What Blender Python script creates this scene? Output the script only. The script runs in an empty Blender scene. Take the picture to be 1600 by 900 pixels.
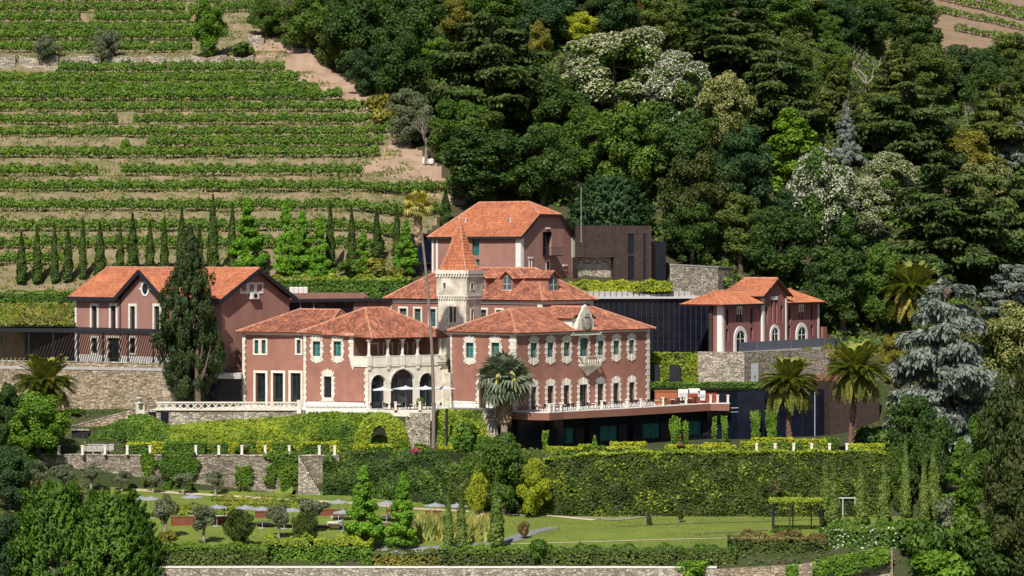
import bpy, math, random
import numpy as np
from math import radians, sin, cos, pi, sqrt, tan, atan2

# ---------------------------------------------------------------- camera, sky, sun, exposure
SC = bpy.context.scene
COL = SC.collection
F = 4200.0; HZ = 400.0; ZC = 20.0          # focal length in photo pixels, horizon row, camera height
cam_d = bpy.data.cameras.new('camera'); cam = bpy.data.objects.new('camera', cam_d); COL.objects.link(cam)
cam.location = (0, 0, ZC); cam.rotation_euler = (radians(90), 0, 0)
cam_d.sensor_width = 36; cam_d.lens = F/1600*36; cam_d.shift_y = -(450-HZ)/1600
cam_d.clip_start = 1; cam_d.clip_end = 5000
SC.camera = cam
SUN_EL = radians(47); SUN_H = (-0.25, -0.968)        # direction towards the sun, on the map
w = bpy.data.worlds.new('World'); SC.world = w; w.use_nodes = True
nt = w.node_tree; bg = nt.nodes['Background']
sky = nt.nodes.new('ShaderNodeTexSky'); sky.sky_type = 'NISHITA'; sky.sun_disc = False
sky.sun_elevation = SUN_EL; sky.sun_rotation = atan2(SUN_H[0], SUN_H[1])
nt.links.new(sky.outputs[0], bg.inputs[0]); bg.inputs[1].default_value = 0.065
sd = bpy.data.lights.new('sun', 'SUN'); sd.energy = 4.8; sd.angle = radians(0.5); sd.color = (1, .94, .84)
so = bpy.data.objects.new('sun', sd); COL.objects.link(so); so.location = (-60, 150, 200)
from mathutils import Vector
so.rotation_euler = Vector((-SUN_H[0]*cos(SUN_EL), -SUN_H[1]*cos(SUN_EL), -sin(SUN_EL))).to_track_quat('-Z', 'Y').to_euler()
SC.view_settings.view_transform = 'Standard'; SC.view_settings.look = 'None'
SC.view_settings.exposure = 0.2; SC.view_settings.gamma = 1
SC.render.engine = 'CYCLES'
try:
    SC.cycles.use_denoising = True
    SC.cycles.max_bounces = 6; SC.cycles.diffuse_bounces = 3; SC.cycles.glossy_bounces = 3
    SC.cycles.transmission_bounces = 3; SC.cycles.transparent_max_bounces = 6
except Exception: pass
rnd = random.Random(7)
RG = np.random.default_rng(11)

# ---------------------------------------------------------------- pixel <-> world helpers (survey of the place)
def X(px, Y): return (px-800)/F*Y
def Z(py, Y): return ZC+(HZ-py)*Y/F
def PXY(x, Y): return 800+F*x/Y

# ---------------------------------------------------------------- materials
MATS = {}
def mat(name, c1, c2=None, rough=.8, scale=1.0, island=0.0, bump=0.0, bscale=8.0, trans=0.0, spec=.3, obj=0.0, detail=4, metal=0.0,
        brick=None, wave=None, streak=0.0):
    if name in MATS: return MATS[name]
    m = bpy.data.materials.new(name); m.use_nodes = True; MATS[name] = m
    t = m.node_tree; N = t.nodes; L = t.links
    b = N['Principled BSDF']; b.inputs['Roughness'].default_value = rough
    b.inputs['Specular IOR Level'].default_value = spec; b.inputs['Metallic'].default_value = metal
    c2 = c2 or c1; stone_h = None
    tc = N.new('ShaderNodeTexCoord')
    no = N.new('ShaderNodeTexNoise'); no.inputs['Scale'].default_value = scale; no.inputs['Detail'].default_value = detail
    L.new(tc.outputs['Object'], no.inputs['Vector'])
    mr = N.new('ShaderNodeMapRange'); mr.inputs[1].default_value = .32; mr.inputs[2].default_value = .68
    L.new(no.outputs['Fac'], mr.inputs[0])
    mx = N.new('ShaderNodeMix'); mx.data_type = 'RGBA'
    mx.inputs[6].default_value = (*c1, 1); mx.inputs[7].default_value = (*c2, 1)
    L.new(mr.outputs[0], mx.inputs[0]); out = mx.outputs[2]
    if brick:
        bt = N.new('ShaderNodeTexVoronoi'); bt.feature = 'DISTANCE_TO_EDGE'; bt.inputs['Scale'].default_value = brick[0]
        mp = N.new('ShaderNodeMapping'); mp.inputs['Scale'].default_value = (1, 1, brick[1]); L.new(tc.outputs['Object'], mp.inputs[0]); L.new(mp.outputs[0], bt.inputs['Vector'])
        vc = N.new('ShaderNodeTexVoronoi'); vc.inputs['Scale'].default_value = brick[0]; L.new(mp.outputs[0], vc.inputs['Vector'])
        sp = N.new('ShaderNodeSeparateColor'); L.new(vc.outputs['Color'], sp.inputs[0])
        hv = N.new('ShaderNodeHueSaturation'); L.new(out, hv.inputs['Color'])
        vr = N.new('ShaderNodeMapRange'); vr.inputs[3].default_value = .55; vr.inputs[4].default_value = 1.5; L.new(sp.outputs[0], vr.inputs[0]); L.new(vr.outputs[0], hv.inputs['Value'])
        er = N.new('ShaderNodeMapRange'); er.inputs[1].default_value = 0; er.inputs[2].default_value = .06; L.new(bt.outputs['Distance'], er.inputs[0])
        mj = N.new('ShaderNodeMix'); mj.data_type = 'RGBA'; mj.inputs[6].default_value = (*[v*.45 for v in c1], 1)
        stone_h = er.outputs[0]; L.new(er.outputs[0], mj.inputs[0]); L.new(hv.outputs[0], mj.inputs[7]); out = mj.outputs[2]
    if island or obj:
        hv = N.new('ShaderNodeHueSaturation'); L.new(out, hv.inputs['Color'])
        val = None
        if island:
            ge = N.new('ShaderNodeNewGeometry'); r1 = N.new('ShaderNodeMapRange'); L.new(ge.outputs['Random Per Island'], r1.inputs[0])
            r1.inputs[3].default_value = 1-island; r1.inputs[4].default_value = 1+island; val = r1.outputs[0]
        if obj:
            oi = N.new('ShaderNodeObjectInfo'); r2 = N.new('ShaderNodeMapRange'); L.new(oi.outputs['Random'], r2.inputs[0])
            r2.inputs[3].default_value = 1-obj; r2.inputs[4].default_value = 1+obj
            if val is None: val = r2.outputs[0]
            else:
                mu = N.new('ShaderNodeMath'); mu.operation = 'MULTIPLY'; L.new(val, mu.inputs[0]); L.new(r2.outputs[0], mu.inputs[1]); val = mu.outputs[0]
            r3 = N.new('ShaderNodeMapRange'); L.new(oi.outputs['Random'], r3.inputs[0]); r3.inputs[3].default_value = .5+obj*.06; r3.inputs[4].default_value = .5-obj*.06
            L.new(r3.outputs[0], hv.inputs['Hue'])
        L.new(val, hv.inputs['Value']); out = hv.outputs[0]
    if streak:
        mp = N.new('ShaderNodeMapping'); mp.inputs['Scale'].default_value = (.9, .9, .10); L.new(tc.outputs['Object'], mp.inputs[0])
        sn = N.new('ShaderNodeTexNoise'); sn.inputs['Scale'].default_value = 1.0; sn.inputs['Detail'].default_value = 6; L.new(mp.outputs[0], sn.inputs['Vector'])
        sr = N.new('ShaderNodeMapRange'); sr.inputs[1].default_value = .3; sr.inputs[2].default_value = .7; sr.inputs[3].default_value = 1-streak; sr.inputs[4].default_value = 1+streak; L.new(sn.outputs['Fac'], sr.inputs[0])
        hs2 = N.new('ShaderNodeHueSaturation'); L.new(out, hs2.inputs['Color']); L.new(sr.outputs[0], hs2.inputs['Value']); out = hs2.outputs[0]
    if wave:
        wt = N.new('ShaderNodeTexWave'); wt.inputs['Scale'].default_value = wave[0]; wt.bands_direction = wave[1]; wt.inputs['Distortion'].default_value = wave[2]
        L.new(tc.outputs['Object'], wt.inputs['Vector'])
        hv = N.new('ShaderNodeHueSaturation'); L.new(out, hv.inputs['Color']); wr = N.new('ShaderNodeMapRange'); wr.inputs[3].default_value = 1-wave[3]; wr.inputs[4].default_value = 1+wave[3]
        L.new(wt.outputs['Fac'], wr.inputs[0]); L.new(wr.outputs[0], hv.inputs['Value']); out = hv.outputs[0]
    L.new(out, b.inputs['Base Color'])
    if bump:
        bn = N.new('ShaderNodeTexNoise'); bn.inputs['Scale'].default_value = bscale; bn.inputs['Detail'].default_value = 5
        L.new(tc.outputs['Object'], bn.inputs['Vector'])
        bp = N.new('ShaderNodeBump'); bp.inputs['Strength'].default_value = 1; bp.inputs['Distance'].default_value = bump
        L.new(bn.outputs['Fac'], bp.inputs['Height']); nrm = bp.outputs[0]
        if stone_h is not None:
            b2 = N.new('ShaderNodeBump'); b2.inputs['Distance'].default_value = .12; L.new(stone_h, b2.inputs['Height']); L.new(nrm, b2.inputs['Normal']); nrm = b2.outputs[0]
        L.new(nrm, b.inputs['Normal'])
    if trans:
        tr = N.new('ShaderNodeBsdfTranslucent'); ms = N.new('ShaderNodeMixShader'); ms.inputs[0].default_value = trans
        hs = N.new('ShaderNodeHueSaturation'); hs.inputs['Saturation'].default_value = 1.15; hs.inputs['Value'].default_value = 1.3
        L.new(out, hs.inputs['Color']); L.new(hs.outputs[0], tr.inputs['Color'])
        L.new(b.outputs[0], ms.inputs[1]); L.new(tr.outputs[0], ms.inputs[2]); L.new(ms.outputs[0], N['Material Output'].inputs['Surface'])
    return m

def leafmat(name, c1, c2, island=.35, obj=.12, trans=.25, scale=.5, rough=.55):
    return mat(name, c1, c2, rough=rough, scale=scale, island=island, obj=obj, trans=trans, spec=.25, detail=2)

M_PINK   = mat('terracotta_render', (.345, .165, .125), (.275, .128, .096), rough=.9, scale=.7, bump=.01, bscale=20, detail=9, streak=.09)
M_PINK2  = mat('mauve_render', (.34, .18, .147), (.30, .155, .127), rough=.9, scale=.45, bump=.01, bscale=20, detail=7, streak=.09)
M_PINK3  = mat('dusty_rose_render', (.345, .18, .147), (.31, .16, .13), rough=.9, scale=.4, bump=.01, bscale=20, detail=7, streak=.09)
M_WINE   = mat('wine_render', (.30, .128, .12), (.265, .108, .10), rough=.9, scale=.7, bump=.01, bscale=20, detail=9, streak=.09)
M_CREAM  = mat('cream_limestone', (.74, .70, .62), (.60, .555, .47), rough=.85, scale=1.6, bump=.015, bscale=14, island=.10)
M_OLDST  = mat('weathered_limestone', (.70, .655, .56), (.40, .355, .285), rough=.9, scale=.9, bump=.02, bscale=10, detail=9, streak=.14)
M_WHITE  = mat('white_render', (.78, .76, .72), (.68, .66, .62), rough=.8, scale=1)
M_TILE   = mat('clay_tile', (.43, .168, .10), (.23, .09, .062), rough=.85, scale=.55, island=.42, bump=.01, bscale=30, detail=8)
M_TILEN  = mat('new_clay_tile', (.54, .20, .098), (.40, .138, .074), rough=.85, scale=.4, island=.22, bump=.01, bscale=30, detail=8)
M_TBASE  = mat('tile_bed', (.24, .085, .05), (.17, .06, .04), rough=.9, scale=1)
M_RIDGE  = mat('ridge_tile', (.54, .27, .175), (.42, .19, .12), rough=.85, scale=2, island=.2)
M_DARK   = mat('dark_metal', (.018, .019, .026), (.024, .025, .032), rough=.45, scale=2)
M_NAVY   = mat('navy_glass_cladding', (.005, .007, .016), (.010, .013, .027), rough=.14, scale=.8, spec=.35)
M_GLASS  = mat('dark_window_glass', (.008, .012, .016), (.016, .024, .03), rough=.06, scale=1.2, spec=.55)
M_TEAL   = mat('teal_window_glass', (.015, .115, .115), (.035, .19, .18), rough=.18, scale=1.6, spec=.5)
M_BROWN  = mat('brown_timber', (.062, .040, .034), (.040, .027, .024), rough=.7, scale=1.5, wave=(1.4, 'Z', .6, .35))
M_SLAT   = mat('dark_stained_timber', (.050, .036, .036), (.035, .026, .026), rough=.6, scale=3)
M_CORT   = mat('rusty_steel', (.24, .075, .045), (.16, .05, .034), rough=.85, scale=1.3)
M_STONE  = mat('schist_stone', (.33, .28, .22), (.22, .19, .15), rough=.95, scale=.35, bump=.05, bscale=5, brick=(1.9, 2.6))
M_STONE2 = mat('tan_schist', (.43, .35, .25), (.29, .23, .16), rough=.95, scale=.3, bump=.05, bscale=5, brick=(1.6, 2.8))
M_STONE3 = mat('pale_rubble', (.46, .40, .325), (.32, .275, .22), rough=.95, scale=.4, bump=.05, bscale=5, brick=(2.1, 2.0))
M_GREYST = mat('grey_granite', (.46, .44, .42), (.36, .34, .32), rough=.9, scale=2, bump=.02)
M_LGREY  = mat('pale_metal', (.50, .51, .53), rough=.45, scale=1)
M_PARA   = mat('grey_canvas', (.30, .31, .345), (.27, .28, .31), rough=.9, scale=2)
M_PARAW  = mat('pale_canvas', (.64, .64, .66), (.58, .58, .60), rough=.9, scale=2)
M_BARK   = mat('bark', (.14, .105, .08), (.08, .06, .048), rough=.95, scale=3, bump=.04, bscale=9)
M_BARKP  = mat('pale_bark', (.34, .29, .245), (.22, .185, .155), rough=.95, scale=3, bump=.03, bscale=9)
M_PALMTR = mat('palm_trunk', (.21, .125, .09), (.13, .08, .058), rough=.95, scale=2, bump=.06, bscale=7, wave=(2.2, 'Z', 2.0, .25))
M_TALLTR = mat('thin_palm_trunk', (.25, .205, .185), (.18, .145, .13), rough=.9, scale=2, wave=(3, 'Z', 1.0, .12))

# ---------------------------------------------------------------- object helpers
def tag(o, label=None, cat=None, group=None, kind=None):
    if label: o['label'] = label
    if cat: o['category'] = cat
    if group: o['group'] = group
    if kind: o['kind'] = kind
    return o
def empty(name, loc, label, cat, group=None, rz=0.0):
    o = bpy.data.objects.new(name, None); COL.objects.link(o); o.location = loc; o.rotation_euler = (0, 0, rz)
    o.empty_display_size = .5
    return tag(o, label, cat, group)
def link(name, me, m=None, parent=None, loc=None):
    o = bpy.data.objects.new(name, me); COL.objects.link(o)
    if m is not None:
        for mm in (m if isinstance(m, (list, tuple)) else [m]): me.materials.append(mm)
    if parent is not None: o.parent = parent
    if loc is not None: o.location = loc
    return o
def wloc(p):
    x = y = z = 0.0
    while p is not None:
        x += p.location.x; y += p.location.y; z += p.location.z; p = p.parent
    return (x, y, z)

class MB:
    """collects faces given in world coordinates"""
    def __init__(s): s.v = []; s.f = []; s.mi = []
    def face(s, pts, mi=0):
        i = len(s.v); s.v.extend([tuple(p) for p in pts]); s.f.append(tuple(range(i, i+len(pts)))); s.mi.append(mi)
    def hexa(s, p, mi=0):          # 8 points: bottom 4 ccw, top 4 ccw
        i = len(s.v); s.v.extend([tuple(q) for q in p])
        for f in ((3, 2, 1, 0), (4, 5, 6, 7), (0, 1, 5, 4), (1, 2, 6, 5), (2, 3, 7, 6), (3, 0, 4, 7)):
            s.f.append(tuple(i+k for k in f)); s.mi.append(mi)
    def box(s, x0, x1, y0, y1, z0, z1, mi=0):
        s.hexa([(x0, y0, z0), (x1, y0, z0), (x1, y1, z0), (x0, y1, z0), (x0, y0, z1), (x1, y0, z1), (x1, y1, z1), (x0, y1, z1)], mi)
    def bar(s, a, b, wd, ht=None, mi=0):
        a = Vector(a); b = Vector(b); d = (b-a); ht = ht or wd
        if d.length < 1e-6: return
        d.normalize(); up = Vector((0, 0, 1)) if abs(d.z) < .95 else Vector((0, 1, 0))
        sd_ = d.cross(up).normalized()*wd/2; u = sd_.cross(d).normalized()*ht/2
        s.hexa([a-sd_-u, a+sd_-u, b+sd_-u, b-sd_-u, a-sd_+u, a+sd_+u, b+sd_+u, b-sd_+u], mi)
    def tube(s, pts, rad, n=8, cap=True, mi=0):
        base = len(s.v); k = len(pts); prev = None
        for i in range(k):
            p = Vector(pts[i]); d = (Vector(pts[min(i+1, k-1)])-Vector(pts[max(i-1, 0)]))
            if d.length < 1e-9: d = Vector((0, 0, 1))
            d.normalize()
            ref = Vector((1, 0, 0)) if abs(d.x) < .9 else Vector((0, 1, 0))
            a = d.cross(ref).normalized(); b = d.cross(a)
            r = rad[i] if isinstance(rad, (list, tuple)) else rad
            for j in range(n):
                t = 2*pi*j/n; q = p+a*(r*cos(t))+b*(r*sin(t)); s.v.append(tuple(q))
        for i in range(k-1):
            for j in range(n):
                a0 = base+i*n+j; a1 = base+i*n+(j+1) % n
                s.f.append((a0, a1, a1+n, a0+n)); s.mi.append(mi)
        if cap:
            s.f.append(tuple(base+j for j in range(n))[::-1]); s.mi.append(mi)
            s.f.append(tuple(base+(k-1)*n+j for j in range(n))); s.mi.append(mi)
    def lathe(s, c, prof, n=10, mi=0):
        s.tube([(c[0], c[1], c[2]+z) for r, z in prof], [max(r, .001) for r, z in prof], n, True, mi)
    def build(s, name, m, parent=None, smooth=False, local=False):
        me = bpy.data.meshes.new(name)
        o3 = (0, 0, 0) if (parent is None or local) else wloc(parent)
        me.from_pydata([(a-o3[0], b-o3[1], c-o3[2]) for a, b, c in s.v], [], s.f)
        ms = m if isinstance(m, (list, tuple)) else [m]
        if len(ms) > 1: me.polygons.foreach_set('material_index', s.mi)
        if smooth: me.polygons.foreach_set('use_smooth', [True]*len(s.f))
        me.update()
        return link(name, me, m, parent)

def place(o):
    """re-root a one-mesh thing at its own base so that it has a sensible origin"""
    me = o.data; n = len(me.vertices); a = np.empty(n*3, np.float32); me.vertices.foreach_get('co', a); a = a.reshape(-1, 3)
    c = np.array([(a[:, 0].min()+a[:, 0].max())/2, (a[:, 1].min()+a[:, 1].max())/2, a[:, 2].min()], np.float32)
    me.vertices.foreach_set('co', (a-c).ravel()); me.update(); o.location = [float(t) for t in c]
    return o
def thing(mb, name, m, label, cat, group=None, smooth=False):
    return tag(place(mb.build(name, m, None, smooth)), label, cat, group)

def quads_mesh(name, V, n_per=4):
    """V: (N,4,3) float array of free quads"""
    N = V.shape[0]; me = bpy.data.meshes.new(name)
    me.vertices.add(N*n_per); me.vertices.foreach_set('co', V.astype(np.float32).ravel())
    me.loops.add(N*n_per); me.loops.foreach_set('vertex_index', np.arange(N*n_per, dtype=np.int32))
    me.polygons.add(N); me.polygons.foreach_set('loop_start', np.arange(0, N*n_per, n_per, dtype=np.int32))
    me.update(calc_edges=True)
    return me
def unit(a): return a/np.maximum(np.linalg.norm(a, axis=-1, keepdims=True), 1e-9)
def leaf_quads(C, Nn, S, aspect=1.7, rg=RG, along=None, fold=.25):
    """diamond shaped, slightly folded leaves: centres, normals, sizes"""
    N = len(C); Nn = unit(Nn)
    r = rg.normal(size=(N, 3)) if along is None else along
    t = unit(r-(r*Nn).sum(1, keepdims=True)*Nn); b = np.cross(Nn, t)
    S = np.asarray(S).reshape(-1, 1)*np.ones((N, 1))
    L = t*S*.5*sqrt(aspect); W = b*S*.5/sqrt(aspect); Fd = Nn*S*fold*.5
    V = np.stack([C-L-Fd, C+W+Fd*.4, C+L-Fd, C-W+Fd*.4], 1)
    return V
# ---------------------------------------------------------------- terrain
VROWS = [  # vine rows on the big hillside: depth, height of the terrace they stand on
    (398, 18.6), (404, 21.0), (411, 23.7), (419, 26.9), (427, 30.1), (434, 32.8), (442, 36.0), (446.5, 37.9), (451, 39.8), (457, 42.2),
    (463, 44.7), (468.5, 46.9), (473, 48.4), (478, 50.4), (484, 52.7), (494, 57.2), (501, 60.0), (505.5, 61.8), (511, 64.2), (517, 66.7), (523, 69.2)]
VHILL = []
for i, (y_, z_) in enumerate(VROWS):
    VHILL.append((y_-.9, z_)); nx = VROWS[i+1] if i+1 < len(VROWS) else (y_+6, z_+2.5)
    if y_ == 484: VHILL += [(488.2, 53.2), (489.0, 56.0)]
    else: VHILL.append((y_+(nx[0]-y_)*.38, z_+.12))
VHILL += [(529, 71.5), (560, 86), (620, 110), (760, 150)]
FRONT = [(-80, -34), (150, -32), (280, -18), (299.4, -17.2), (300.3, -14.7), (302, -14.1), (304, -13)]
SK = [-400, 20, 170, 260, 400, 560, 640, 790, 900, 1280, 1400, 1620, 2200]      # foot and head of the garden step
SYA = [338, 338, 340.2, 340.2, 340.2, 339, 337.5, 333, 332.6, 332.6, 332.6, 330, 330]; SZA = [-8, -8, -9.2, -9.5, -9.8, -10.2, -10.8, -11.9, -12.1, -12.2, -12.2, -11.7, -11.7]
SYB = [346, 346, 340.8, 340.8, 340.8, 340.2, 339.5, 334.6, 334.2, 334.6, 337, 345, 345]; SZB = [-4, -4, -5.3, -5.3, -5.3, -5.3, -5.3, -5, -5, -5, -7, -7, -7]
def step_at(k): return np.interp(k, SK, SYA), np.interp(k, SK, SZA), np.interp(k, SK, SYB), np.interp(k, SK, SZB)
WOOD1 = [(404, 19), (430, 31), (460, 45.5), (490, 59), (520, 72), (560, 90), (620, 115), (760, 150)]
HL = [(384, -.4), (385, 11.2), (388, 13.2), (392, 16)]+VHILL
TCOL = {
    -400: [(346, -4), (352, -1.2)]+HL, 60: [(346, -4), (352, -1.2)]+HL, 170: [(340, -5.3), (346, -4.9), (349, -2.2), (352, -.6)]+HL,
    260: [(340, -5.3), (347.6, -4.8), (348.9, -.45)]+HL, 400: [(340, -5.3), (347.4, -4.8), (348.7, -.45)]+HL,
    560: [(340, -5.3), (345.4, -4.9), (347.3, -.45), (380, -.4), (386, 8), (392, 16)]+VHILL,
    640: [(339, -5.3), (345.2, -4.9), (347.2, -.45), (380, -.4), (386, 8), (392, 16), (398, 17.8)]+WOOD1,
    790: [(334, -5), (370, -4.9), (372, -.4), (382, -.3), (386, 10), (390, 15.8), (398, 17)]+WOOD1,
    900: [(334, -5), (370, -4.9), (372, -.4), (384, -.3), (386, 10), (390, 15.8), (398, 17)]+WOOD1,
    1000: [(334, -5), (377, -4.9), (379.5, 6.0), (395.5, 6.2), (396.5, 16), (402, 17)]+WOOD1[1:],
    1120: [(334, -5), (377, -4.9), (379.5, 6.0), (392, 6.4), (404, 15)]+WOOD1[1:],
    1280: [(334, -5), (377, -4.9), (379.5, 6.0), (394, 7), (400, 11), (412, 18), (440, 31), (480, 48), (520, 64), (560, 79), (620, 103), (760, 145)],
    1400: [(337, -7), (372, -3.5), (385, 4), (395, 9), (410, 16.5), (440, 28), (480, 41), (520, 53.5), (560, 66), (620, 86), (700, 115), (760, 135)],
    1620: [(345, -7), (370, -3), (385, 3), (395, 8), (410, 14.5), (440, 24), (480, 36), (520, 48), (560, 60.5), (620, 77.5), (700, 101), (760, 122)],
    2200: [(345, -7), (370, -3), (385, 3), (395, 8), (410, 14.5), (440, 24), (480, 36), (520, 48), (560, 60.5), (620, 77.5), (700, 101), (760, 122)],
}
TK = sorted(TCOL); TY = {k: np.array([p[0] for p in TCOL[k]], float) for k in TK}; TZ = {k: np.array([p[1] for p in TCOL[k]], float) for k in TK}
def vwav(x, Y):
    s = np.clip((Y-393)/20, 0, 1)
    return s*(1.3*np.sin(x/19+.6)+.8*np.sin(x/8.3+Y*.02)+.02*(x+45))
def Hv(x, Y):
    x = np.asarray(x, float); Y = np.asarray(Y, float)
    k = np.clip(800+F*x/np.maximum(Y, 60), TK[0], TK[-1]-.01)
    Ye = Y-np.where(k < 660, vwav(x, Y), 0)*np.clip((680-k)/60, 0, 1)
    zs = np.stack([np.interp(Ye, TY[c], TZ[c]) for c in TK], 0)
    ks = np.array(TK, float); i = np.clip(np.searchsorted(ks, k, side='right')-1, 0, len(TK)-2)
    t = (k-ks[i])/(ks[i+1]-ks[i])
    za = np.take_along_axis(zs, i[None], 0)[0]; zb = np.take_along_axis(zs, (i+1)[None], 0)[0]
    up = za*(1-t)+zb*t
    ya, sa, yb, sb = step_at(k); f0 = np.array([p[0] for p in FRONT]); g0 = np.array([p[1] for p in FRONT])
    fr = np.where(Y < 304, np.interp(Y, f0, g0), -13+(sa+13)*np.clip((Y-304)/(ya-304), 0, 1)); st = sa+(sb-sa)*np.clip((Y-ya)/(yb-ya), 0, 1)
    return np.where(Y < ya, fr, np.where(Y < yb, st, up))
def H(x, Y): return float(Hv(np.array([x]), np.array([Y]))[0])
def ground_at(px, py, y0=290.0, y1=760.0):
    """where the ray through a pixel meets the ground"""
    Ys = np.arange(y0, y1, .25); xs = X(px, Ys); g = Hv(xs, Ys)-Z(py, Ys)
    j = np.nonzero(g >= 0)[0]
    j = int(j[0]) if len(j) else len(Ys)-1
    return float(xs[j]), float(Ys[j]), float(Hv(xs[j:j+1], Ys[j:j+1])[0])

G_HILL = mat('dry_hill_earth', (.28, .205, .138), (.14, .14, .058), rough=1, scale=.5, bump=.25, bscale=2.2, detail=8)
G_WOOD = mat('leaf_litter', (.07, .055, .03), (.04, .05, .018), rough=1, scale=.4, bump=.1, bscale=2)
G_GARD = mat('garden_soil', (.06, .055, .03), (.035, .06, .016), rough=1, scale=.5, bump=.06, bscale=3)
G_LAWN = mat('mown_lawn', (.180, .225, .035), (.120, .170, .026), rough=.95, scale=.35, bump=.03, bscale=12, detail=8)
G_TRACK = mat('dirt_track', (.38, .27, .195), (.28, .19, .135), rough=1, scale=.5, bump=.06, bscale=2.5, detail=8)
G_PATH = mat('pale_gravel_path', (.60, .49, .375), (.50, .40, .30), rough=1, scale=1.2, bump=.02)
G_SLATE = mat('grey_stone_path', (.25, .25, .275), (.19, .19, .21), rough=.8, scale=1.5)
G_SCRUB = mat('hill_scrub_earth', (.36, .24, .17), (.15, .16, .06), rough=1, scale=.12, bump=.1, bscale=2, detail=8)
G_RED = mat('pink_terrace_earth', (.30, .185, .14), (.19, .15, .085), rough=1, scale=.4, bump=.08, bscale=2, detail=7)
ys = set()
for k in TK:
    for y_ in TY[k]: ys.add(round(float(y_), 1))
for p_ in FRONT: ys.add(p_[0])
ys |= set(np.round(np.arange(300, 330, 2.0), 1)) | set(np.round(np.arange(330, 347, .5), 1)) | set(np.round(np.arange(346, 530, 1.5), 1)) | set(np.round(np.arange(530, 761, 8.0), 1))
ys = sorted(ys); yy = [ys[0]]
for y_ in ys[1:]:
    if y_-yy[-1] > .35: yy.append(y_)
YG = np.array(yy); KG = np.concatenate([np.arange(-400, -60, 20.), np.arange(-60, 1660, 7.5), np.arange(1660, 2201, 30.)])
KK, YY = np.meshgrid(KG, YG); XX = X(KK, np.maximum(YY, 60)) ; ZZ = Hv(XX, YY)
nz = np.sin(XX*.9+YY*.31)*np.sin(YY*.8-XX*.23)*.12+RG.normal(size=XX.shape)*.05
ZZ = ZZ+np.where(YY > 384, nz, 0)
def inpoly(px, py, P):
    c = False; j = len(P)-1
    for i in range(len(P)):
        if (P[i][1] > py) != (P[j][1] > py) and px < (P[j][0]-P[i][0])*(py-P[i][1])/(P[j][1]-P[i][1])+P[i][0]: c = not c
        j = i
    return c
TRACKS = [[(392, 62), (425, 62), (485, 82), (530, 118), (572, 146), (614, 176), (622, 205), (640, 225), (690, 262), (690, 300), (648, 282), (600, 275), (560, 268), (596, 240), (612, 222), (590, 186), (540, 172), (500, 148), (470, 132), (455, 105), (425, 95), (395, 90)],
          [(652, 258), (700, 285), (745, 305), (720, 322), (660, 300)]]
FARV = [(1395, 5), (1470, 15), (1610, 15), (1720, 10), (1720, 130), (1610, 130), (1560, 110), (1490, 95), (1440, 60)]
def region(k, Y, py):
    if Y < 384:
        if 303.5 < Y < float(np.interp(k, SK, SYA)) and 175 < k < 1425: return 'lawn'
        return 'garden_ground'
    for T in TRACKS:
        if inpoly(k, py, T): return 'dirt_track'
    lim = np.interp(py, [0, 60, 100, 150, 200, 260, 300, 330, 380, 440], [400, 420, 470, 545, 612, 660, 720, 690, 660, 640])
    if k < lim: return 'vineyard_hillside'
    if Y > 540 and k > 1380 and py < 135: return 'far_hillside'
    return 'woodland_floor'
PYG = HZ-(ZZ-ZC)*F/np.maximum(YY, 60)
regs = {}
for i in range(len(YG)-1):
    for j in range(len(KG)-1):
        r = region((KG[j]+KG[j+1])/2, (YG[i]+YG[i+1])/2, (PYG[i, j]+PYG[i+1, j+1])/2)
        regs.setdefault(r, []).append((i, j))
GM = {'lawn': G_LAWN, 'garden_ground': G_GARD, 'dirt_track': G_TRACK, 'vineyard_hillside': G_HILL, 'woodland_floor': G_WOOD, 'far_hillside': G_RED}
for r, cells in regs.items():
    idx = {}; vs = []; fs = []
    def vid(i, j):
        if (i, j) not in idx: idx[(i, j)] = len(vs); vs.append((float(XX[i, j]), float(YY[i, j]), float(ZZ[i, j])))
        return idx[(i, j)]
    for i, j in cells: fs.append((vid(i, j), vid(i, j+1), vid(i+1, j+1), vid(i+1, j)))
    me = bpy.data.meshes.new(r); me.from_pydata(vs, [], fs); me.update()
    tag(link(r, me, GM[r]), kind='structure')

def ribbon(name, pts, wid, m, lift=.03, n=40):
    """a path laid over the ground: pts = (px, py) centre line; wid metres or list"""
    P = [ground_at(*p) for p in pts]
    acc = [0]
    for a, b in zip(P, P[1:]): acc.append(acc[-1]+math.hypot(b[0]-a[0], b[1]-a[1]))
    t = np.linspace(0, acc[-1], n); xs = np.interp(t, acc, [p[0] for p in P]); yv = np.interp(t, acc, [p[1] for p in P])
    wd = np.interp(t, acc, wid if isinstance(wid, (list, tuple)) else [wid]*len(P))
    dx = np.gradient(xs); dy = np.gradient(yv); l = np.hypot(dx, dy); nx, ny = -dy/l, dx/l
    mb = MB(); rows = []
    for s in (-1, -.33, .33, 1):
        a = xs+nx*wd*.5*s; b = yv+ny*wd*.5*s
        b = np.where((a*0+b) > 0, b, b); rows.append((a, b, Hv(a, b)+lift))
    for k in range(3):
        for i in range(n-1):
            q = [(rows[k][0][i], rows[k][1][i], rows[k][2][i]), (rows[k][0][i+1], rows[k][1][i+1], rows[k][2][i+1]),
                 (rows[k+1][0][i+1], rows[k+1][1][i+1], rows[k+1][2][i+1]), (rows[k+1][0][i], rows[k+1][1][i], rows[k+1][2][i])]
            mb.face(q[::-1])
    o = mb.build(name, m); o.data.validate(); tag(o, kind='structure'); return o
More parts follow.
